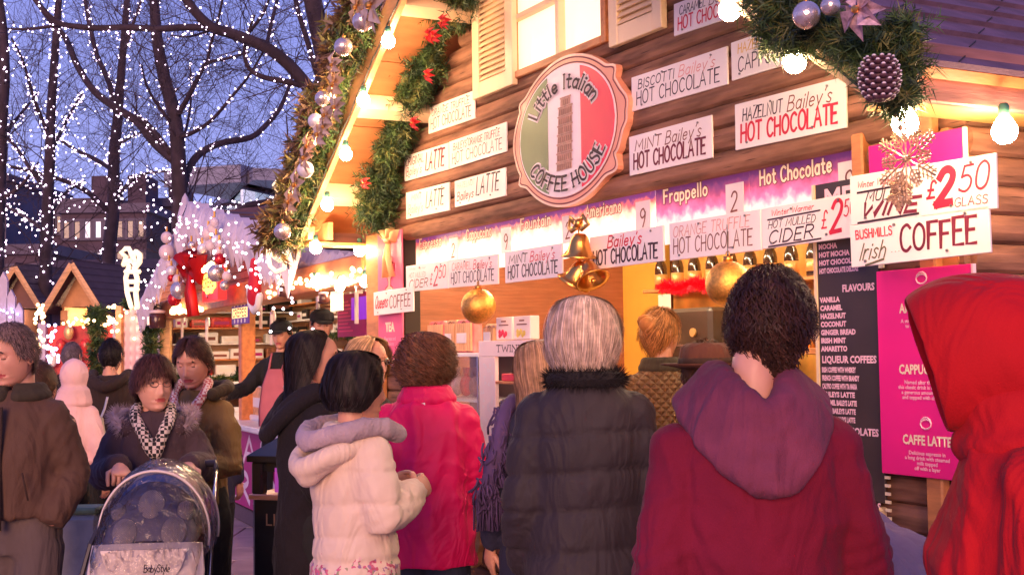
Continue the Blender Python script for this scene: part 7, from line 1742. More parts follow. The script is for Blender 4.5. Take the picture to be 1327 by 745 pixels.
mb = MB(); mb.box(-.018, .128, 1.43, .018, .134, 1.458, bev=.001); part_(T, Z, mb, 'logo_patch', WHITE, False)

# ---- 7 black-haired woman in long black coat
BLKC = cloth('black_wool', (.012, .009, .013), .95, 140, .5)
T, Z, MH, ar, hk, bv = person(403, 5.25, 1.635, 112, 'woman with long straight black hair in a long black wool coat, facing right', BLKC, cloth('black', (0, 0, 0)), hem=.42, w=.86, thick=.026, flare=1.10, head=(-8, -2, 0, 0), hairc=hairmats('black', (.014, .008, .008), .6), seed=41, fold=.008,
    arms={1: ((.22, .03, 1.10), (.20, -.14, .92)), -1: ((.22, .03, 1.10), (.20, -.14, .92))}, hair=lambda M, k: flow_hair(M, scaled(LONG, z=.85, op=14, x=.95, y=.95), 12, 2600, jit=.055, w=.0022, wave=.3, wfreq=5, k_=k))
ringtube(T, Z, [[Vector((sx * .12, y, z)) for sx, y, z in ((-1, -.02, 1.49), (-1.05, .08, 1.44), (-.6, .16, 1.36), (0, .20, 1.30), (.6, .16, 1.36), (1.05, .08, 1.44), (1, -.02, 1.49))], [Vector((sx * .10, y, z)) for sx, y, z in ((-1, .0, 1.50), (-1.0, .08, 1.47), (-.6, .13, 1.42), (0, .15, 1.38), (.6, .13, 1.42), (1., .08, 1.47), (1, .0, 1.50))]], [.036, .03], 'hood', BLKC, 3, .010, .006, 14, closed=False)

# ---- 8 cream floral coat woman
CRM = cloth('cream_padded', (.66, .50, .41), .6, 200, .2, v=.06)
n = CRM.node_tree; bs = n.nodes['Principled BSDF']; tcx = n.nodes.new('ShaderNodeTexCoord'); vo = n.nodes.new('ShaderNodeTexVoronoi'); vo.inputs['Scale'].default_value = 85; n.links.new(tcx.outputs['Object'], vo.inputs[0])
sx_ = n.nodes.new('ShaderNodeSeparateXYZ'); n.links.new(tcx.outputs['Object'], sx_.inputs[0]); ns = n.nodes.new('ShaderNodeTexNoise'); ns.inputs['Scale'].default_value = 26; n.links.new(tcx.outputs['Object'], ns.inputs[0])
hm_ = n.nodes.new('ShaderNodeMapRange'); hm_.inputs[1].default_value = 1.02; hm_.inputs[2].default_value = .78; hm_.inputs[3].default_value = -.12; hm_.inputs[4].default_value = .62; n.links.new(sx_.outputs[2], hm_.inputs[0])
sb = n.nodes.new('ShaderNodeMath'); sb.operation = 'LESS_THAN'; n.links.new(ns.outputs[0], sb.inputs[0]); n.links.new(hm_.outputs[0], sb.inputs[1])
fr_ = n.nodes.new('ShaderNodeValToRGB'); fr_.color_ramp.interpolation = 'CONSTANT'; e_ = fr_.color_ramp.elements; e_[0].color = (.55, .12, .22, 1); e_[1].position = .3; e_[1].color = (.7, .45, .45, 1)
for p_, c_ in ((.45, (.30, .16, .30, 1)), (.6, (.30, .28, .18, 1)), (.75, (.75, .55, .5, 1)), (.88, (.45, .08, .15, 1))): q_ = e_.new(p_); q_.color = c_
s2_ = n.nodes.new('ShaderNodeSeparateColor'); n.links.new(vo.outputs['Color'], s2_.inputs[0]); n.links.new(s2_.outputs[0], fr_.inputs[0])
mx_ = n.nodes.new('ShaderNodeMix'); mx_.data_type = 'RGBA'; src = bs.inputs['Base Color'].links[0].from_socket; n.links.new(sb.outputs[0], mx_.inputs[0]); n.links.new(src, mx_.inputs[6]); n.links.new(fr_.outputs[0], mx_.inputs[7]); n.links.new(mx_.outputs[2], bs.inputs['Base Color'])
T, Z, MH, ar, hk, bv = person(458, 4.35, 1.545, 128, 'woman with short black hair in cream padded coat with floral hem', CRM, cloth('black', (0, 0, 0)), hem=.40, w=.90, thick=.034, flare=1.25, head=(-6, 4, 0, 0), hairc=hairmats('black', (0, 0, 0)), seed=51, fold=.005, quilt=(.5, .62, .74, .85, 1.06, 1.18, 1.30), zq=.006, belt=.965,
    arms={1: ((.24, .0, 1.12), (.18, -.24, 1.20)), -1: ((.24, .0, 1.13), (.10, -.22, 1.20))}, hands={1: dict(n=(-1, 0, -.2), c=.5), -1: dict(n=(1, 0, -.2), c=.5)},
    hair=lambda M, k: flow_hair(M, scaled(BOB, z=.62, x=.92, y=.92, op=6), 21, 2600, jit=.05, layers=.14, w=.0022, k_=k))
LIL = cloth('lilac_fur', (.36, .27, .31), .95, 120, .9, v=.3)
ringtube(T, Z, [[Vector((sx * .15, y, z)) for sx, y, z in ((-.75, -.12, 1.44), (-1.05, -.0, 1.47), (-.75, .14, 1.45), (0, .20, 1.42), (.75, .14, 1.45), (1.05, .0, 1.47), (.75, -.12, 1.44))]], [.040], 'fur_lined_hood', LIL, 4, .010, .009, 30, closed=False)
ringtube(T, Z, [[Vector((sx * .15, y, z)) for sx, y, z in ((-.8, .0, 1.42), (-.7, .16, 1.37), (0, .23, 1.32), (.7, .16, 1.37), (.8, .0, 1.42))], [Vector((sx * .12, y, z)) for sx, y, z in ((-.8, .06, 1.38), (-.5, .17, 1.33), (0, .21, 1.28), (.5, .17, 1.33), (.8, .06, 1.38))]], [.042, .036], 'hood', CRM, 3, .010, .005, 14, closed=False)
mb = MB(); mb.tube([(-.20, .06, .92), (-.215, .03, .80), (-.235, 0, .70)], [(.012, .004)] * 3, 6); part_(T, Z, mb, 'pocket_welt', cloth('denim_dark', (0, 0, 0)))

# ---- 9 blonde with sunglasses behind them
T, Z, MH, ar, hk, bv = person(474, 6.05, 1.615, 62, 'blonde woman in sunglasses half hidden behind the black-haired women, dark gloves raised', cloth('black', (.012, .012, .015)), cloth('black', (0, 0, 0)), hem=.8, head=(-6, 2, 0, 0), hairc=hairmats('blonde', (.55, .33, .16), .4), seed=61, arms={1: ((.24, -.08, 1.14), (.06, -.26, 1.38)), -1: ((.24, -.08, 1.14), (.06, -.26, 1.30))},
    hands={1: None, -1: None}, hair=lambda M, k: flow_hair(M, scaled(BOB, z=.9), 25, 1800, jit=.07, w=.0024, k_=k))
mb = MB(); hand(mb, ar[1][2], (-.1, -.2, 1), (0, -1, 0), 1, .4, 1.1); hand(mb, ar[-1][2], (.1, -.2, 1), (0, -1, 0), -1, .4, 1.1); part_(T, Z, mb, 'glove', BOT)
mb = MB()
for sd in (-1, 1): mb.ball(MH @ Vector((sd * .032, -.098, .010)), (.026, .006, .018), 12, 8); mb.tube([MH @ Vector((sd * .056, -.095, .014)), MH @ Vector((sd * .08, .0, .012))], .003, 5)
mb.tube([MH @ Vector((-.01, -.102, .014)), MH @ Vector((.01, -.102, .014))], .003, 5); part_(T, Z, mb, 'sunglasses', BOT)

# ---- 10 brunette with red-white scarf eating
OLV = cloth('olive_parka', (.17, .10, .035), .7, 200, .3)
T, Z, MH, ar, hk, bv = person(255, 6.1, 1.625, -14, 'brunette woman in an olive parka and red-white scarf, eating from a paper plate', OLV, cloth('black', (0, 0, 0)), hem=.76, w=.84, thick=.024, head=(4, 14, 0, -.02), hairc=hairmats('brunette', (.05, .02, .015), .5), eyes='closed', seed=71, fold=.009,
    arms={-1: ((.25, -.06, 1.12), (.05, -.26, 1.27)), 1: ((.27, -.04, 1.10), (.02, -.30, 1.10))}, hands={-1: dict(d=(.5, -.2, .7), n=(.4, 1, 0), c=.75), 1: dict(d=(-1, -.15, .1), n=(0, 0, 1), c=.35, t=-1)},
    hair=lambda M, k: short_hair(M, 15, 3500, .05, .010, wild=.15, part=.5, k_=k))
mb = MB(); mb.ball(MH @ Vector((0, .075, .085)), (.04, .035, .035), 12, 8); part_(T, Z, mb, 'hair_bun', hairmats('brunette', (0, 0, 0))[1])
def stripes(nm, c1, c2, sc):
    M_ = D.materials.new(nm); M_.use_nodes = True; n = M_.node_tree; b = n.nodes['Principled BSDF']; tc = n.nodes.new('ShaderNodeTexCoord'); w_ = n.nodes.new('ShaderNodeTexChecker'); w_.inputs['Scale'].default_value = sc; n.links.new(tc.outputs['Object'], w_.inputs[0]); w_.inputs[1].default_value = (*c1, 1); w_.inputs[2].default_value = (*c2, 1); n.links.new(w_.outputs[0], b.inputs['Base Color']); b.inputs['Roughness'].default_value = .9; return M_
ringtube(T, Z, [[Vector(p) for p in ((-.075, -.02, 1.52), (-.085, -.08, 1.47), (-.05, -.135, 1.38), (-.035, -.15, 1.28), (-.03, -.155, 1.20))], [Vector(p) for p in ((.075, -.02, 1.52), (.085, -.08, 1.47), (.05, -.14, 1.38), (.045, -.15, 1.30), (.05, -.15, 1.24))], [Vector(p) for p in ((-.075, -.02, 1.52), (0, .07, 1.53), (.075, -.02, 1.52))]], [.024, .024, .028], 'scarf', stripes('scarf_red_check', (.50, .12, .12), (.75, .62, .58), 75), 5, .008, .003, 20, closed=False)
ringtube(T, Z, [[Vector((sx * .135, y, z)) for sx, y, z in ((-.9, -.07, 1.46), (-1.1, .04, 1.49), (-.7, .14, 1.50), (0, .17, 1.49), (.7, .14, 1.50), (1.1, .04, 1.49), (.9, -.07, 1.46))]], [.034], 'hood', cloth('dark_lining', (.05, .035, .02)), 6, .010, .005, 20, closed=False)
p_ = ar[1][2] * Z[0][0] + Vector((-.07, -.02, .035))
o = thing('paper_plate', 'white paper plate held by the brunette woman in the olive parka', 'plate', Frame(gx(255, 6.1), R_(-14)), p_, Matrix.Rotation(R_(6), 4, 'X') @ Matrix.Rotation(R_(-6), 4, 'Y'))
mb = MB(); mb.box(-.10, -.075, 0, .15, .08, .006, bev=.002); mb.build('plate', WHITE, o); mb = MB(); mb.box(-.11, -.085, .004, -.10, .09, .02); mb.box(.15, -.085, .004, .158, .09, .02); mb.box(-.10, -.085, .004, .15, -.077, .02); mb.build('rim', WHITE, o, kind='stuff'); mb = MB(); mb.ball((0, 0, .014), (.05, .035, .014), 10, 6); mb.build('food', PACK[1], o)
mb = MB(); W_ = ar[-1][2] * Z[0][0]; mb.tube([(0, 0, 0), (-.02, -.03, -.06), (-.03, -.05, -.15)], .004, 6); o = mb.build('fork', WHITE); solo(o, Frame(gx(255, 6.1), R_(-14)), W_ + Vector((.05, -.03, .05))); tag(o, 'white plastic fork in the hand of the brunette woman', 'fork')

# ---- 11 woman with glasses pushing the pram
PLUM = cloth('plum_parka', (.055, .032, .042), .8, 220, .35)
T, Z, MH, ar, hk, bv = person(199, 5.6, 1.535, 14, 'woman with glasses and dark fur-hooded parka pushing a pram', PLUM, cloth('navy', (0, 0, 0)), hem=.84, w=1.02, thick=.034, head=(22, 0, 0, -.01), hairc=hairmats('chestnut', (.07, .025, .02), .5), skin=SKINR, seed=81, fold=.008, quilt=(1.0, 1.16), zq=.004,
    arms={1: ((.30, -.04, 1.20), (.20, -.34, 1.235)), -1: ((.30, .0, 1.17), (.17, -.33, 1.24))}, hands={1: dict(d=(-.15, -.9, -.25), n=(0, -.2, -1), c=1.0), -1: dict(d=(.15, -.9, -.25), n=(0, -.2, -1), c=1.0, t=-1)},
    hair=lambda M, k: short_hair(M, 17, 5000, .055, .014, wild=.35, front=-14, part=.2, k_=k))
mb = MB()
for sd in (-1, 1):
    mb.tube([MH @ Vector((sd * .032 + .021 * math.cos(a_), -.104 + abs(math.cos(a_)) * .003, .008 + .014 * math.sin(a_))) for a_ in np.linspace(0, 6.28, 18)], .0021, 5); mb.tube([MH @ Vector((sd * .053, -.101, .012)), MH @ Vector((sd * .079, -.01, .008))], .0015, 5)
mb.tube([MH @ Vector((-.011, -.108, .010)), MH @ Vector((.011, -.108, .010))], .0015, 5); part_(T, Z, mb, 'glasses', mat('wire_dark', (.12, .08, .08), .3, metal=.6))
fur_on(T, Z, [Vector((sx * .165, y, z)) for sx, y, z in ((-.85, -.10, 1.40), (-1.15, -.02, 1.46), (-.9, .12, 1.48), (0, .19, 1.46), (.9, .12, 1.48), (1.15, -.02, 1.46), (.85, -.10, 1.40))], .035, 2600, .028, cloth('grey_fur', (.40, .30, .33), v=.4), 6)
ringtube(T, Z, [[Vector((sx * .14, y, z)) for sx, y, z in ((-.9, -.08, 1.40), (-1.05, .02, 1.43), (-.7, .13, 1.42), (0, .17, 1.40), (.7, .13, 1.42), (1.05, .02, 1.43), (.9, -.08, 1.40))]], [.045], 'hood', PLUM, 6, .010, .005, 16, closed=False)
ringtube(T, Z, [[Vector(p) for p in ((-.08, .0, 1.50), (-.085, -.08, 1.46), (-.045, -.15, 1.38), (.0, -.175, 1.29))], [Vector(p) for p in ((.08, .0, 1.50), (.08, -.09, 1.45), (.05, -.15, 1.38), (.015, -.18, 1.28))], [Vector(p) for p in ((-.08, .0, 1.5), (0, .08, 1.51), (.08, 0, 1.5))]], [.03, .03, .03], 'scarf', stripes('scarf_black_white', (.015, .012, .015), (.62, .52, .48), 62), 5, .008, .004, 20, closed=False)
mb = MB()
for sd, z in ((-1, 1.16), (1, 1.17)): mb.tube([(sd * .11, -.172, z), (sd * .115, -.176, z - .07)], .003, 5)
mb.tube([(0.0, -.178, 1.27), (0.0, -.176, .86)], [(.012, .004)] * 2, 6); part_(T, Z, mb, 'zip', CUTE)

# ---- 12 man in brown jacket, left edge
BRJ = cloth('brown_jacket', (.085, .042, .028), .75, 200, .3)
T, Z, MH, ar, hk, bv = person(27, 5.0, 1.675, -8, 'grey-haired man in a brown zipped jacket walking at the left edge, eyes lowered', BRJ, cloth('grey_trousers', (.10, .07, .065), .9), hem=.975, w=.87, thick=.03, hands={1: None, -1: None}, head=(-20, 12, -.01, -.02), hairc=hairmats('greybrown', (.16, .10, .09), .6), eyes='closed', skin=SKIN, seed=91, fold=.008, belly=1.08, stride=.12,
    arms={1: ((.255, .05, 1.14), (.20, -.06, .95)), -1: ((.255, .05, 1.14), (.20, -.06, .95))}, hair=lambda M, k: short_hair(M, 19, 4500, .032, .009, wild=.35, front=8, part=.15, k_=k))
ringtube(T, Z, [ring(1.49, .085, .08, .0, open_=.35), ring(1.46, .10, .09, -.0, open_=.3)], [.024, .028], 'collar', cloth('dark_collar', (.04, .03, .02)), 6, .008, .004, 20, closed=False)
mb = MB(); mb.tube([(0, -.165, 1.42), (0, -.178, 1.2), (0, -.175, .93)], [(.018, .006)] * 3, 6); mb.tube([(.10, -.165, 1.16), (.125, -.165, 1.05)], .004, 5); part_(T, Z, mb, 'placket', cloth('dark_brown', (.045, .022, .015)))

# ---- walkers further back
def walker(px, dp, H, yaw, lab, c, hair, hc, **k): return person(px, dp, H, yaw, lab, c, k.pop('legs', cloth('black', (0, 0, 0))), hair=hair, hairc=hc, faces=False, vox=.018, **k)
T, Z, MH, ar, hk, bv = walker(143, 9.0, 1.66, 184, 'dark-haired man in dark brown hooded coat walking away with plastic bag', cloth('darkest_brown', (.03, .017, .014)), lambda M, k: short_hair(M, 31, 900, .03, .012, k_=k), hairmats('black', (0, 0, 0)), hem=.74, w=1.1, thick=.03, seed=101, stride=.1, arms={1: ((.25, .0, 1.1), (.22, -.14, .95)), -1: ((.25, .04, 1.1), (.24, -.04, .86))})
ringtube(T, Z, [[Vector((sx * .13, y, z)) for sx, y, z in ((-1, -.02, 1.49), (-.8, .11, 1.45), (0, .17, 1.40), (.8, .11, 1.45), (1, -.02, 1.49))]], [.045], 'hood', cloth('darkest_brown', (0, 0, 0)), 3, .014, .005, 14, closed=False)
q = at(122, 572, 8.6); t = thing('plastic_bag', 'crumpled pale plastic bag carried by the dark-coated man walking away', 'bag', ID, q)
mb = MB(); mb.tube([(0, 0, -.14), (0, 0, -.08), (0, 0, .02), (0.02, 0, .10), (.05, 0, .15)], [(.06, .05), (.10, .07), (.10, .07), (.06, .045), (.02, .02)], 16, roundcap=True)
me = fused(mb, .01, 2); finish(me, 'bag', mat('bag_plastic', (.55, .48, .36), .3, var=.35, scale=14, bump=.8, bscale=25), t, disp=lambda c, n_: folds(c, .010, 30, 3)); mb = MB(); mb.tube([(.03, 0, .12), (.07, 0, .22), (.09, 0, .30)], .008, 5); mb.build('handle', WHITE, t)
PAL = cloth('pale_pink', (.70, .44, .44), .8, 150, .4)
T, Z, MH, ar, hk, bv = walker(96, 8.2, 1.50, 182, 'person in a pale pink coat with a pink knitted hood, walking away', PAL, None, hairmats('brown', (.09, .04, .02)), hem=.72, w=.72, thick=.03, seed=103, stride=.1)
ringtube(T, Z, [ring(1.50, .09, .09, .01), ring(1.54, .085, .09, .01), ring(1.46, .10, .09, .01)], [.04, .035, .04], 'hood_neck', PAL, 3, .014, .005, 20, extra=lambda m_: m_.ball((0, 0, 1.66), (.105, .12, .13), 18, 14))
walker(92, 10.5, 1.66, 176, 'grey-haired man in a dark coat beyond the pink hooded walker', cloth('black', (0, 0, 0)), lambda M, k: short_hair(M, 33, 900, .02, .008, k_=k), hairmats('grey', (.16, .12, .14), .4), hem=.74, w=1.1, seed=105)
T, Z, MH, ar, hk, bv = walker(50, 6.1, 1.52, 178, 'person in checked shawl mostly hidden behind the grey-haired man in front', cloth('black', (0, 0, 0)), lambda M, k: short_hair(M, 35, 600, k_=k), hairmats('brown', (0, 0, 0)), hem=.80, seed=107, arms={-1: ((.27, .03, 1.12), (.26, -.03, .92))})
ringtube(T, Z, [[Vector((sx * .15, y, z)) for sx, y, z in ((-.9, -.06, 1.38), (-1.05, .04, 1.42), (-.7, .12, 1.40), (0, .15, 1.38), (.7, .12, 1.40), (1.05, .04, 1.42), (.9, -.06, 1.38))]], [.06], 'shawl', stripes('shawl_check', (.10, .05, .045), (.42, .28, .24), 16), 6, .012, .005, 16, closed=False)
q = at(84, 676, 6.0); t = thing('handbag', 'tan leather handbag hanging behind the man in the brown jacket', 'handbag', ID, q); TAN = mat('tan_leather', (.48, .20, .10), .5, var=.2)
mb = MB(); mb.tube([(0, 0, -.10), (0, 0, -.04), (0, 0, .05), (0, 0, .085)], [(.07, .04), (.085, .05), (.07, .04), (.05, .02)], 14, roundcap=True); mb.build('bag', TAN, t, True); mb = MB(); mb.tube([(-.05, 0, .08), (-.045, 0, .16), (0, 0, .20), (.045, 0, .16), (.05, 0, .08)], .006, 6); mb.build('handle', TAN, t, True)

# ---- barista in quilted jacket, inside
QL = cloth('quilted_olive', (.16, .085, .04), .7, 200, .2)
n = QL.node_tree; bs = n.nodes['Principled BSDF']; tcx = n.nodes.new('ShaderNodeTexCoord'); hh_ = []
sx_ = n.nodes.new('ShaderNodeSeparateXYZ'); n.links.new(tcx.outputs['Object'], sx_.inputs[0])
for sgn in (1, -1):
    a1 = n.nodes.new('ShaderNodeMath'); a1.operation = 'MULTIPLY_ADD'; a1.inputs[1].default_value = sgn; n.links.new(sx_.outputs[0], a1.inputs[0]); n.links.new(sx_.outputs[2], a1.inputs[2])
    a2 = n.nodes.new('ShaderNodeMath'); a2.operation = 'MULTIPLY'; a2.inputs[1].default_value = 78; n.links.new(a1.outputs[0], a2.inputs[0]); a3 = n.nodes.new('ShaderNodeMath'); a3.operation = 'SINE'; n.links.new(a2.outputs[0], a3.inputs[0]); a4 = n.nodes.new('ShaderNodeMath'); a4.operation = 'ABSOLUTE'; n.links.new(a3.outputs[0], a4.inputs[0]); hh_.append(a4)
mn = n.nodes.new('ShaderNodeMath'); mn.operation = 'MINIMUM'; n.links.new(hh_[0].outputs[0], mn.inputs[0]); n.links.new(hh_[1].outputs[0], mn.inputs[1]); bp = n.nodes.new('ShaderNodeBump'); bp.inputs['Distance'].default_value = .02; bp.inputs['Strength'].default_value = .9; n.links.new(mn.outputs[0], bp.inputs['Height']); n.links.new(bp.outputs[0], bs.inputs['Normal'])
T, Z, MH, ar, hk, bv = person(856, 5.75, 1.60, 190, 'woman in olive quilted jacket with pinned-up ginger hair inside the hut', QL, cloth('black', (0, 0, 0)), hem=.8, w=.96, thick=.02, z0=.12, head=(-52, 4, .0, 0), hairc=hairmats('ginger', (.40, .16, .05), .45), seed=111, fold=.004, hair=lambda M, k: short_hair(M, 41, 1500, .06, .011, wild=.2, part=.5, k_=k))
ringtube(T, Z, [ring(1.49, .08, .08, .01), ring(1.46, .09, .085, .01)], [.026, .028], 'collar', cloth('dark_collar', (0, 0, 0)), 6, .008, .003, 20)
mb = MB(); mb.ball(MH @ Vector((0, .10, .05)), (.045, .04, .045), 12, 8); mb.tube([MH @ Vector((.04 * math.cos(a_), .11 + .02 * math.sin(a_ * 2), .05 + .04 * math.sin(a_))) for a_ in np.linspace(0, 9, 20)], .010, 6); part_(T, Z, mb, 'hair_bun', hairmats('ginger', (0, 0, 0))[1])
# ---- man in brown hat
T, Z, MH, ar, hk, bv = person(915, 4.15, 1.56, 176, 'person in a brown felt hat with orange scarf, mostly hidden behind the maroon hoodie', cloth('rust', (.40, .12, .05)), cloth('black', (0, 0, 0)), hem=.8, w=.9, seed=121, faces=False, vox=.016, head=(0, 0, 0, 0), hairc=hairmats('brown', (0, 0, 0)), hair=lambda M, k: short_hair(M, 43, 700, k_=k))
mb = MB(); MB_H = MH @ Matrix.Translation((0, 0, .045))
mb.lathe([(.10, 0), (.165, .012), (.168, .018), (.155, .016), (.103, .012), (.100, .04), (.093, .075), (.07, .092), (.03, .086), (0, .082)], 28, M=MB_H, sy=1.12); part_(T, Z, mb, 'hat', cloth('hat_brown', (.10, .035, .022), .9, 120, .4))
mb = MB(); mb.lathe([(.1035, .012), (.1035, .036), (.099, .038)], 28, M=MB_H, sy=1.12); part_(T, Z, mb, 'hat_band', cloth('dark_brown', (0, 0, 0)))
# ---- stall workers
BLS = cloth('black', (0, 0, 0)); APR = mat('apron_pink', (.45, .12, .16), .8)
for (px_, dp, H, yaw, lab, arm, cap2) in ((366, 10.6, 1.72, -12, 'crepe stall worker in a black cap and pink apron reaching over the counter', {-1: ((.32, -.16, 1.18), (.46, -.42, 1.12)), 1: ((.25, -.02, 1.12), (.20, -.24, 1.05))}, BAUR), (417, 9.9, 1.78, 16, 'crepe stall worker in a dark cap without apron, further right', {}, BLS)):
    T, Z, MH, ar, hk, bv = person(px_, dp, H, yaw, lab, BLS, BLS, hem=.85, z0=.1, seed=px_, arms=arm, head=(0, 8, 0, 0), eyes='closed', hairc=hairmats('black', (0, 0, 0)), vox=.016, hair=lambda M, k: short_hair(M, 51, 500, k_=k))
    mb = MB(); CM = MH @ Matrix.Translation((0, 0, .035)); mb.lathe([(.092, 0), (.096, .02), (.088, .06), (.05, .085), (0, .09)], 18, M=CM, sy=1.15); mb.tube([CM @ Vector((0, -.10, .01)), CM @ Vector((0, -.17, -.005))], [(.075, .006), (.05, .004)], 12, ref=(1, 0, 0)); part_(T, Z, mb, 'cap', BLS)
    if px_ == 366:
        mb = MB(); mb.tube([(0, -.155, 1.34), (0, -.165, 1.2), (0, -.165, 1.0), (0, -.16, .8)], [(.07, .006), (.12, .008), (.15, .01), (.15, .01)], 10, ref=(1, 0, 0)); mb.tube([(-.06, -.15, 1.34), (-.07, -.06, 1.47)], .010, 5); mb.tube([(.06, -.15, 1.34), (.07, -.06, 1.47)], .010, 5); part_(T, Z, mb, 'apron', APR)
# small dark-haired customer at the crepe stall
walker(276, 8.6, 1.36, 184, 'small dark-haired customer at the crepe counter behind the brunette woman', cloth('navy', (0, 0, 0)), lambda M, k: short_hair(M, 61, 800, .03, .012, k_=k), hairmats('brown', (0, 0, 0)), hem=.7, seed=131)

# ================================================================ pram
PF = Frame(gx(210, 4.95), R_(6)); PT = thing('pram', 'grey and black pram under a clear rain cover, pushed by the woman with glasses', 'pram', PF)
PT.scale = (.80, 1, 1)
PALE = mat('pram_pale', (.62, .52, .50), .45, var=.06, bump=.1); PDK = mat('pram_dark', (.03, .025, .04), .5, var=.2); PNV = mat('pram_navy', (.07, .13, .36), .4, var=.2)
RAIN = D.materials.new('rain_cover'); RAIN.use_nodes = True; n = RAIN.node_tree; n.nodes.clear(); o1 = n.nodes.new('ShaderNodeOutputMaterial'); m1 = n.nodes.new('ShaderNodeMixShader'); tr = n.nodes.new('ShaderNodeBsdfTransparent'); gl_ = n.nodes.new('ShaderNodeBsdfGlossy'); gl_.inputs['Roughness'].default_value = .12; fz = n.nodes.new('ShaderNodeFresnel'); fz.inputs[0].default_value = 1.5
tr.inputs[0].default_value = (.93, .92, .94, 1); bp = n.nodes.new('ShaderNodeBump'); bp.inputs['Distance'].default_value = .03; bp.inputs['Strength'].default_value = .8; nz = n.nodes.new('ShaderNodeTexNoise'); nz.inputs['Scale'].default_value = 13; nz.inputs['Distortion'].default_value = 1.5; n.links.new(nz.outputs[0], bp.inputs['Height'])
for a_, b_ in ((fz.outputs[0], m1.inputs[0]), (tr.outputs[0], m1.inputs[1]), (gl_.outputs[0], m1.inputs[2]), (m1.outputs[0], o1.inputs[0]), (bp.outputs[0], gl_.inputs['Normal']), (bp.outputs[0], fz.inputs['Normal'])): n.links.new(a_, b_)
def shell(name, mt, rings_, seg=24, a0=0, a1=math.pi, amp=0, fr=14, seed=0, sol=0):
    """half-hoop surface: rings of (y, z centre, rx, rz)"""
    V = [Vector((rx * math.cos(a_), y, cz + rz * math.sin(a_))) for (y, cz, rx, rz) in rings_ for a_ in np.linspace(a0, a1, seg)]
    mb = MB(); mb.add(V, [(i * seg + j, i * seg + j + 1, (i + 1) * seg + j + 1, (i + 1) * seg + j) for i in range(len(rings_) - 1) for j in range(seg - 1)])
    me = mb.mesh(name, mt)
    co, no = arrays(me)
    if amp: me.vertices.foreach_set('co', (co + no * folds(co, amp, fr, seed)[:, None]).ravel())
    me.polygons.foreach_set('use_smooth', [True] * len(me.polygons)); me.update(); return link(name, me, PT)
# inner canopy: pale top, navy band, dark mesh front with round windows; fabric front panel
shell('canopy', PALE, [(.22, .86, .19, .19), (.10, .88, .205, .225), (.0, .89, .21, .225), (-.095, .89, .213, .208)])
shell('canopy_band', PNV, [(-.096, .89, .214, .206), (-.145, .885, .217, .188)])
shell('canopy_front', mat('pram_mid', (.09, .07, .10), .5, var=.3), [(-.142, .885, .216, .188), (-.20, .875, .214, .162), (-.26, .86, .21, .115), (-.305, .845, .205, .03)])
MESH = mat('mesh_round', (.30, .25, .27), .6, wave=60, bump=.8)
for k, (x, z, r) in enumerate(((-.108, .905, .058), (.112, .905, .060), (.0, .998, .062), (.155, .975, .040), (-.15, .975, .036))):
    mb = MB(); mb.lathe([(0, .008), (r * .9, .004), (r, -.012)], 24, M=Matrix.Translation((x, -.312 + (z - .90) * .72 + abs(x) * .13, z)) @ Matrix.Rotation(R_(62), 4, 'X')); mb.build('mesh_window', MESH, PT, True)
mb = MB(); mb.tube([(0, -.315, .865), (0, -.345, .77), (0, -.33, .64), (0, -.27, .48)], [(.245, .02), (.26, .035), (.245, .035), (.19, .03)], 28, ref=(1, 0, 0)); mb.build('footmuff', PALE, PT, True)
ap = cat_rom([(-.19, .855), (-.16, .79), (-.06, .735), (0, .73), (.05, .70), (.09, .72), (.16, .785), (.19, .855)], 4); mb = MB(); mb.extrude([(a_, b_) for a_, b_ in ap], -.388, -.380); mb.build('front_flap', mat('pram_paler', (.62, .52, .50), .4), PT)
mb = MB(); write(mb, 'BabyStyle', .0, .775, .115, .80, -.389, .16, .15, .14); mb.build('lettering', BLK, PT)
mb = MB(); mb.tube([(0, .1, .78), (0, .1, .45)], [(.19, .2), (.15, .22)], 18, ref=(1, 0, 0)); mb.build('seat_unit', PDK, PT, True)
for sd in (-1, 1):
    mb = MB(); mb.tube([(sd * .19, .42, 1.06), (sd * .2, .30, .98), (sd * .21, .1, .7), (sd * .22, -.25, .28), (sd * .22, -.35, .15)], .012, 8); mb.build('frame_tube', CUTE, PT, True)
    mb = MB(); mb.tube([(sd * .22, .35, .15), (sd * .21, .1, .55)], .012, 8); mb.build('frame_tube', CUTE, PT, True)
mb = MB(); mb.tube([(-.19, .42, 1.06), (-.18, .47, 1.085), (.18, .47, 1.085), (.19, .42, 1.06)], .016, 10); mb.build('handle', PDK, PT, True)
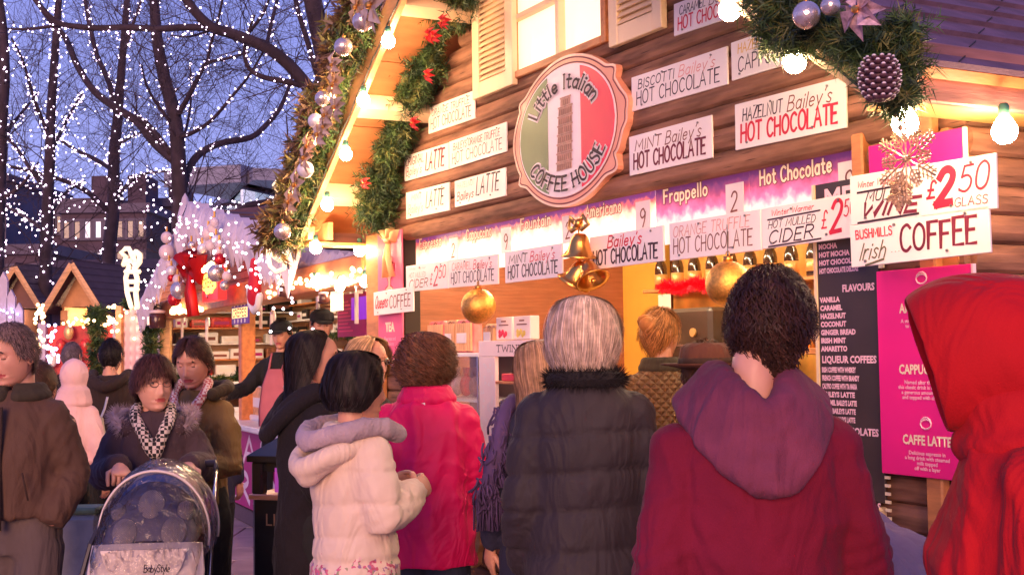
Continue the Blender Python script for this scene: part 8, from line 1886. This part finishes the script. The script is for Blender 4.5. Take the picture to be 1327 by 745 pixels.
for sd in (-1, 1):
    for y in (-.35, .35):
        r = .12 if y > 0 else .10; w_ = link('wheel', MB().tube([(sd * .24 - .015, y, r + .02), (sd * .24 + .015, y, r + .02)], r * .35, 12).mesh('wheel', PDK), PT)
        mb = MB(); mb.tube([(sd * .24, y + r * math.cos(a_), r + .02 + r * math.sin(a_)) for a_ in np.linspace(0, 2 * math.pi, 24, endpoint=False)], .016, 8, closed=True); mb.build('tyre', PDK, w_, True)
shell('rain_cover', RAIN, [(.30, .83, .22, .17), (.20, .86, .235, .235), (.08, .88, .245, .262), (-.06, .885, .25, .262), (-.18, .88, .25, .232), (-.28, .86, .245, .175), (-.37, .82, .24, .10), (-.43, .72, .225, .05), (-.42, .52, .2, .02)], 34, -.35, math.pi + .35, .007, 26, 5)
for y_, cz, rx, rz in ((.20, .86, .238, .238), (-.18, .88, .253, .235)):
    mb = MB(); mb.tube([Vector((rx * math.cos(a_), y_, cz + rz * math.sin(a_))) for a_ in np.linspace(-.2, math.pi + .2, 30)], .006, 6); mb.build('cover_piping', PALE, PT, True)
# bags hung on the pram
t = thing('shoulder_bag', 'dark navy changing bag hanging on the left side of the pram', 'bag', PF, (-.30, .0, .55))
mb = MB(); mb.tube([(0, 0, -.18), (0, 0, -.08), (0, 0, .06), (0.0, 0, .12)], [(.07, .12), (.10, .15), (.09, .14), (.04, .11)], 18, roundcap=True); me = fused(mb, .012, 3); finish(me, 'bag', PDK, t, disp=lambda c, n_: folds(c, .007, 16, 3))
mb = MB(); mb.tube([(0, -.1, .10), (.04, -.05, .28), (.10, .1, .46)], .010, 6); mb.tube([(0, .1, .10), (.06, .1, .28), (.10, .3, .46)], .010, 6); mb.build('strap', PDK, t)
t = thing('shopping_bag', 'pale shopping bag with green top between the man and the pram', 'bag', ID, at(108, 700, 5.6) + Vector((0, 0, -.15)))
mb = MB(); mb.box(-.09, -.08, -.2, .09, .08, .27, bev=.02); mb.build('bag', mat('bag_pale2', (.42, .38, .36), .5, var=.3, bump=.6), t); mb = MB(); mb.box(-.085, -.075, .271, .085, .075, .30, bev=.01); mb.build('green_top', mat('bag_green', (.30, .38, .18), .5, var=.3), t)
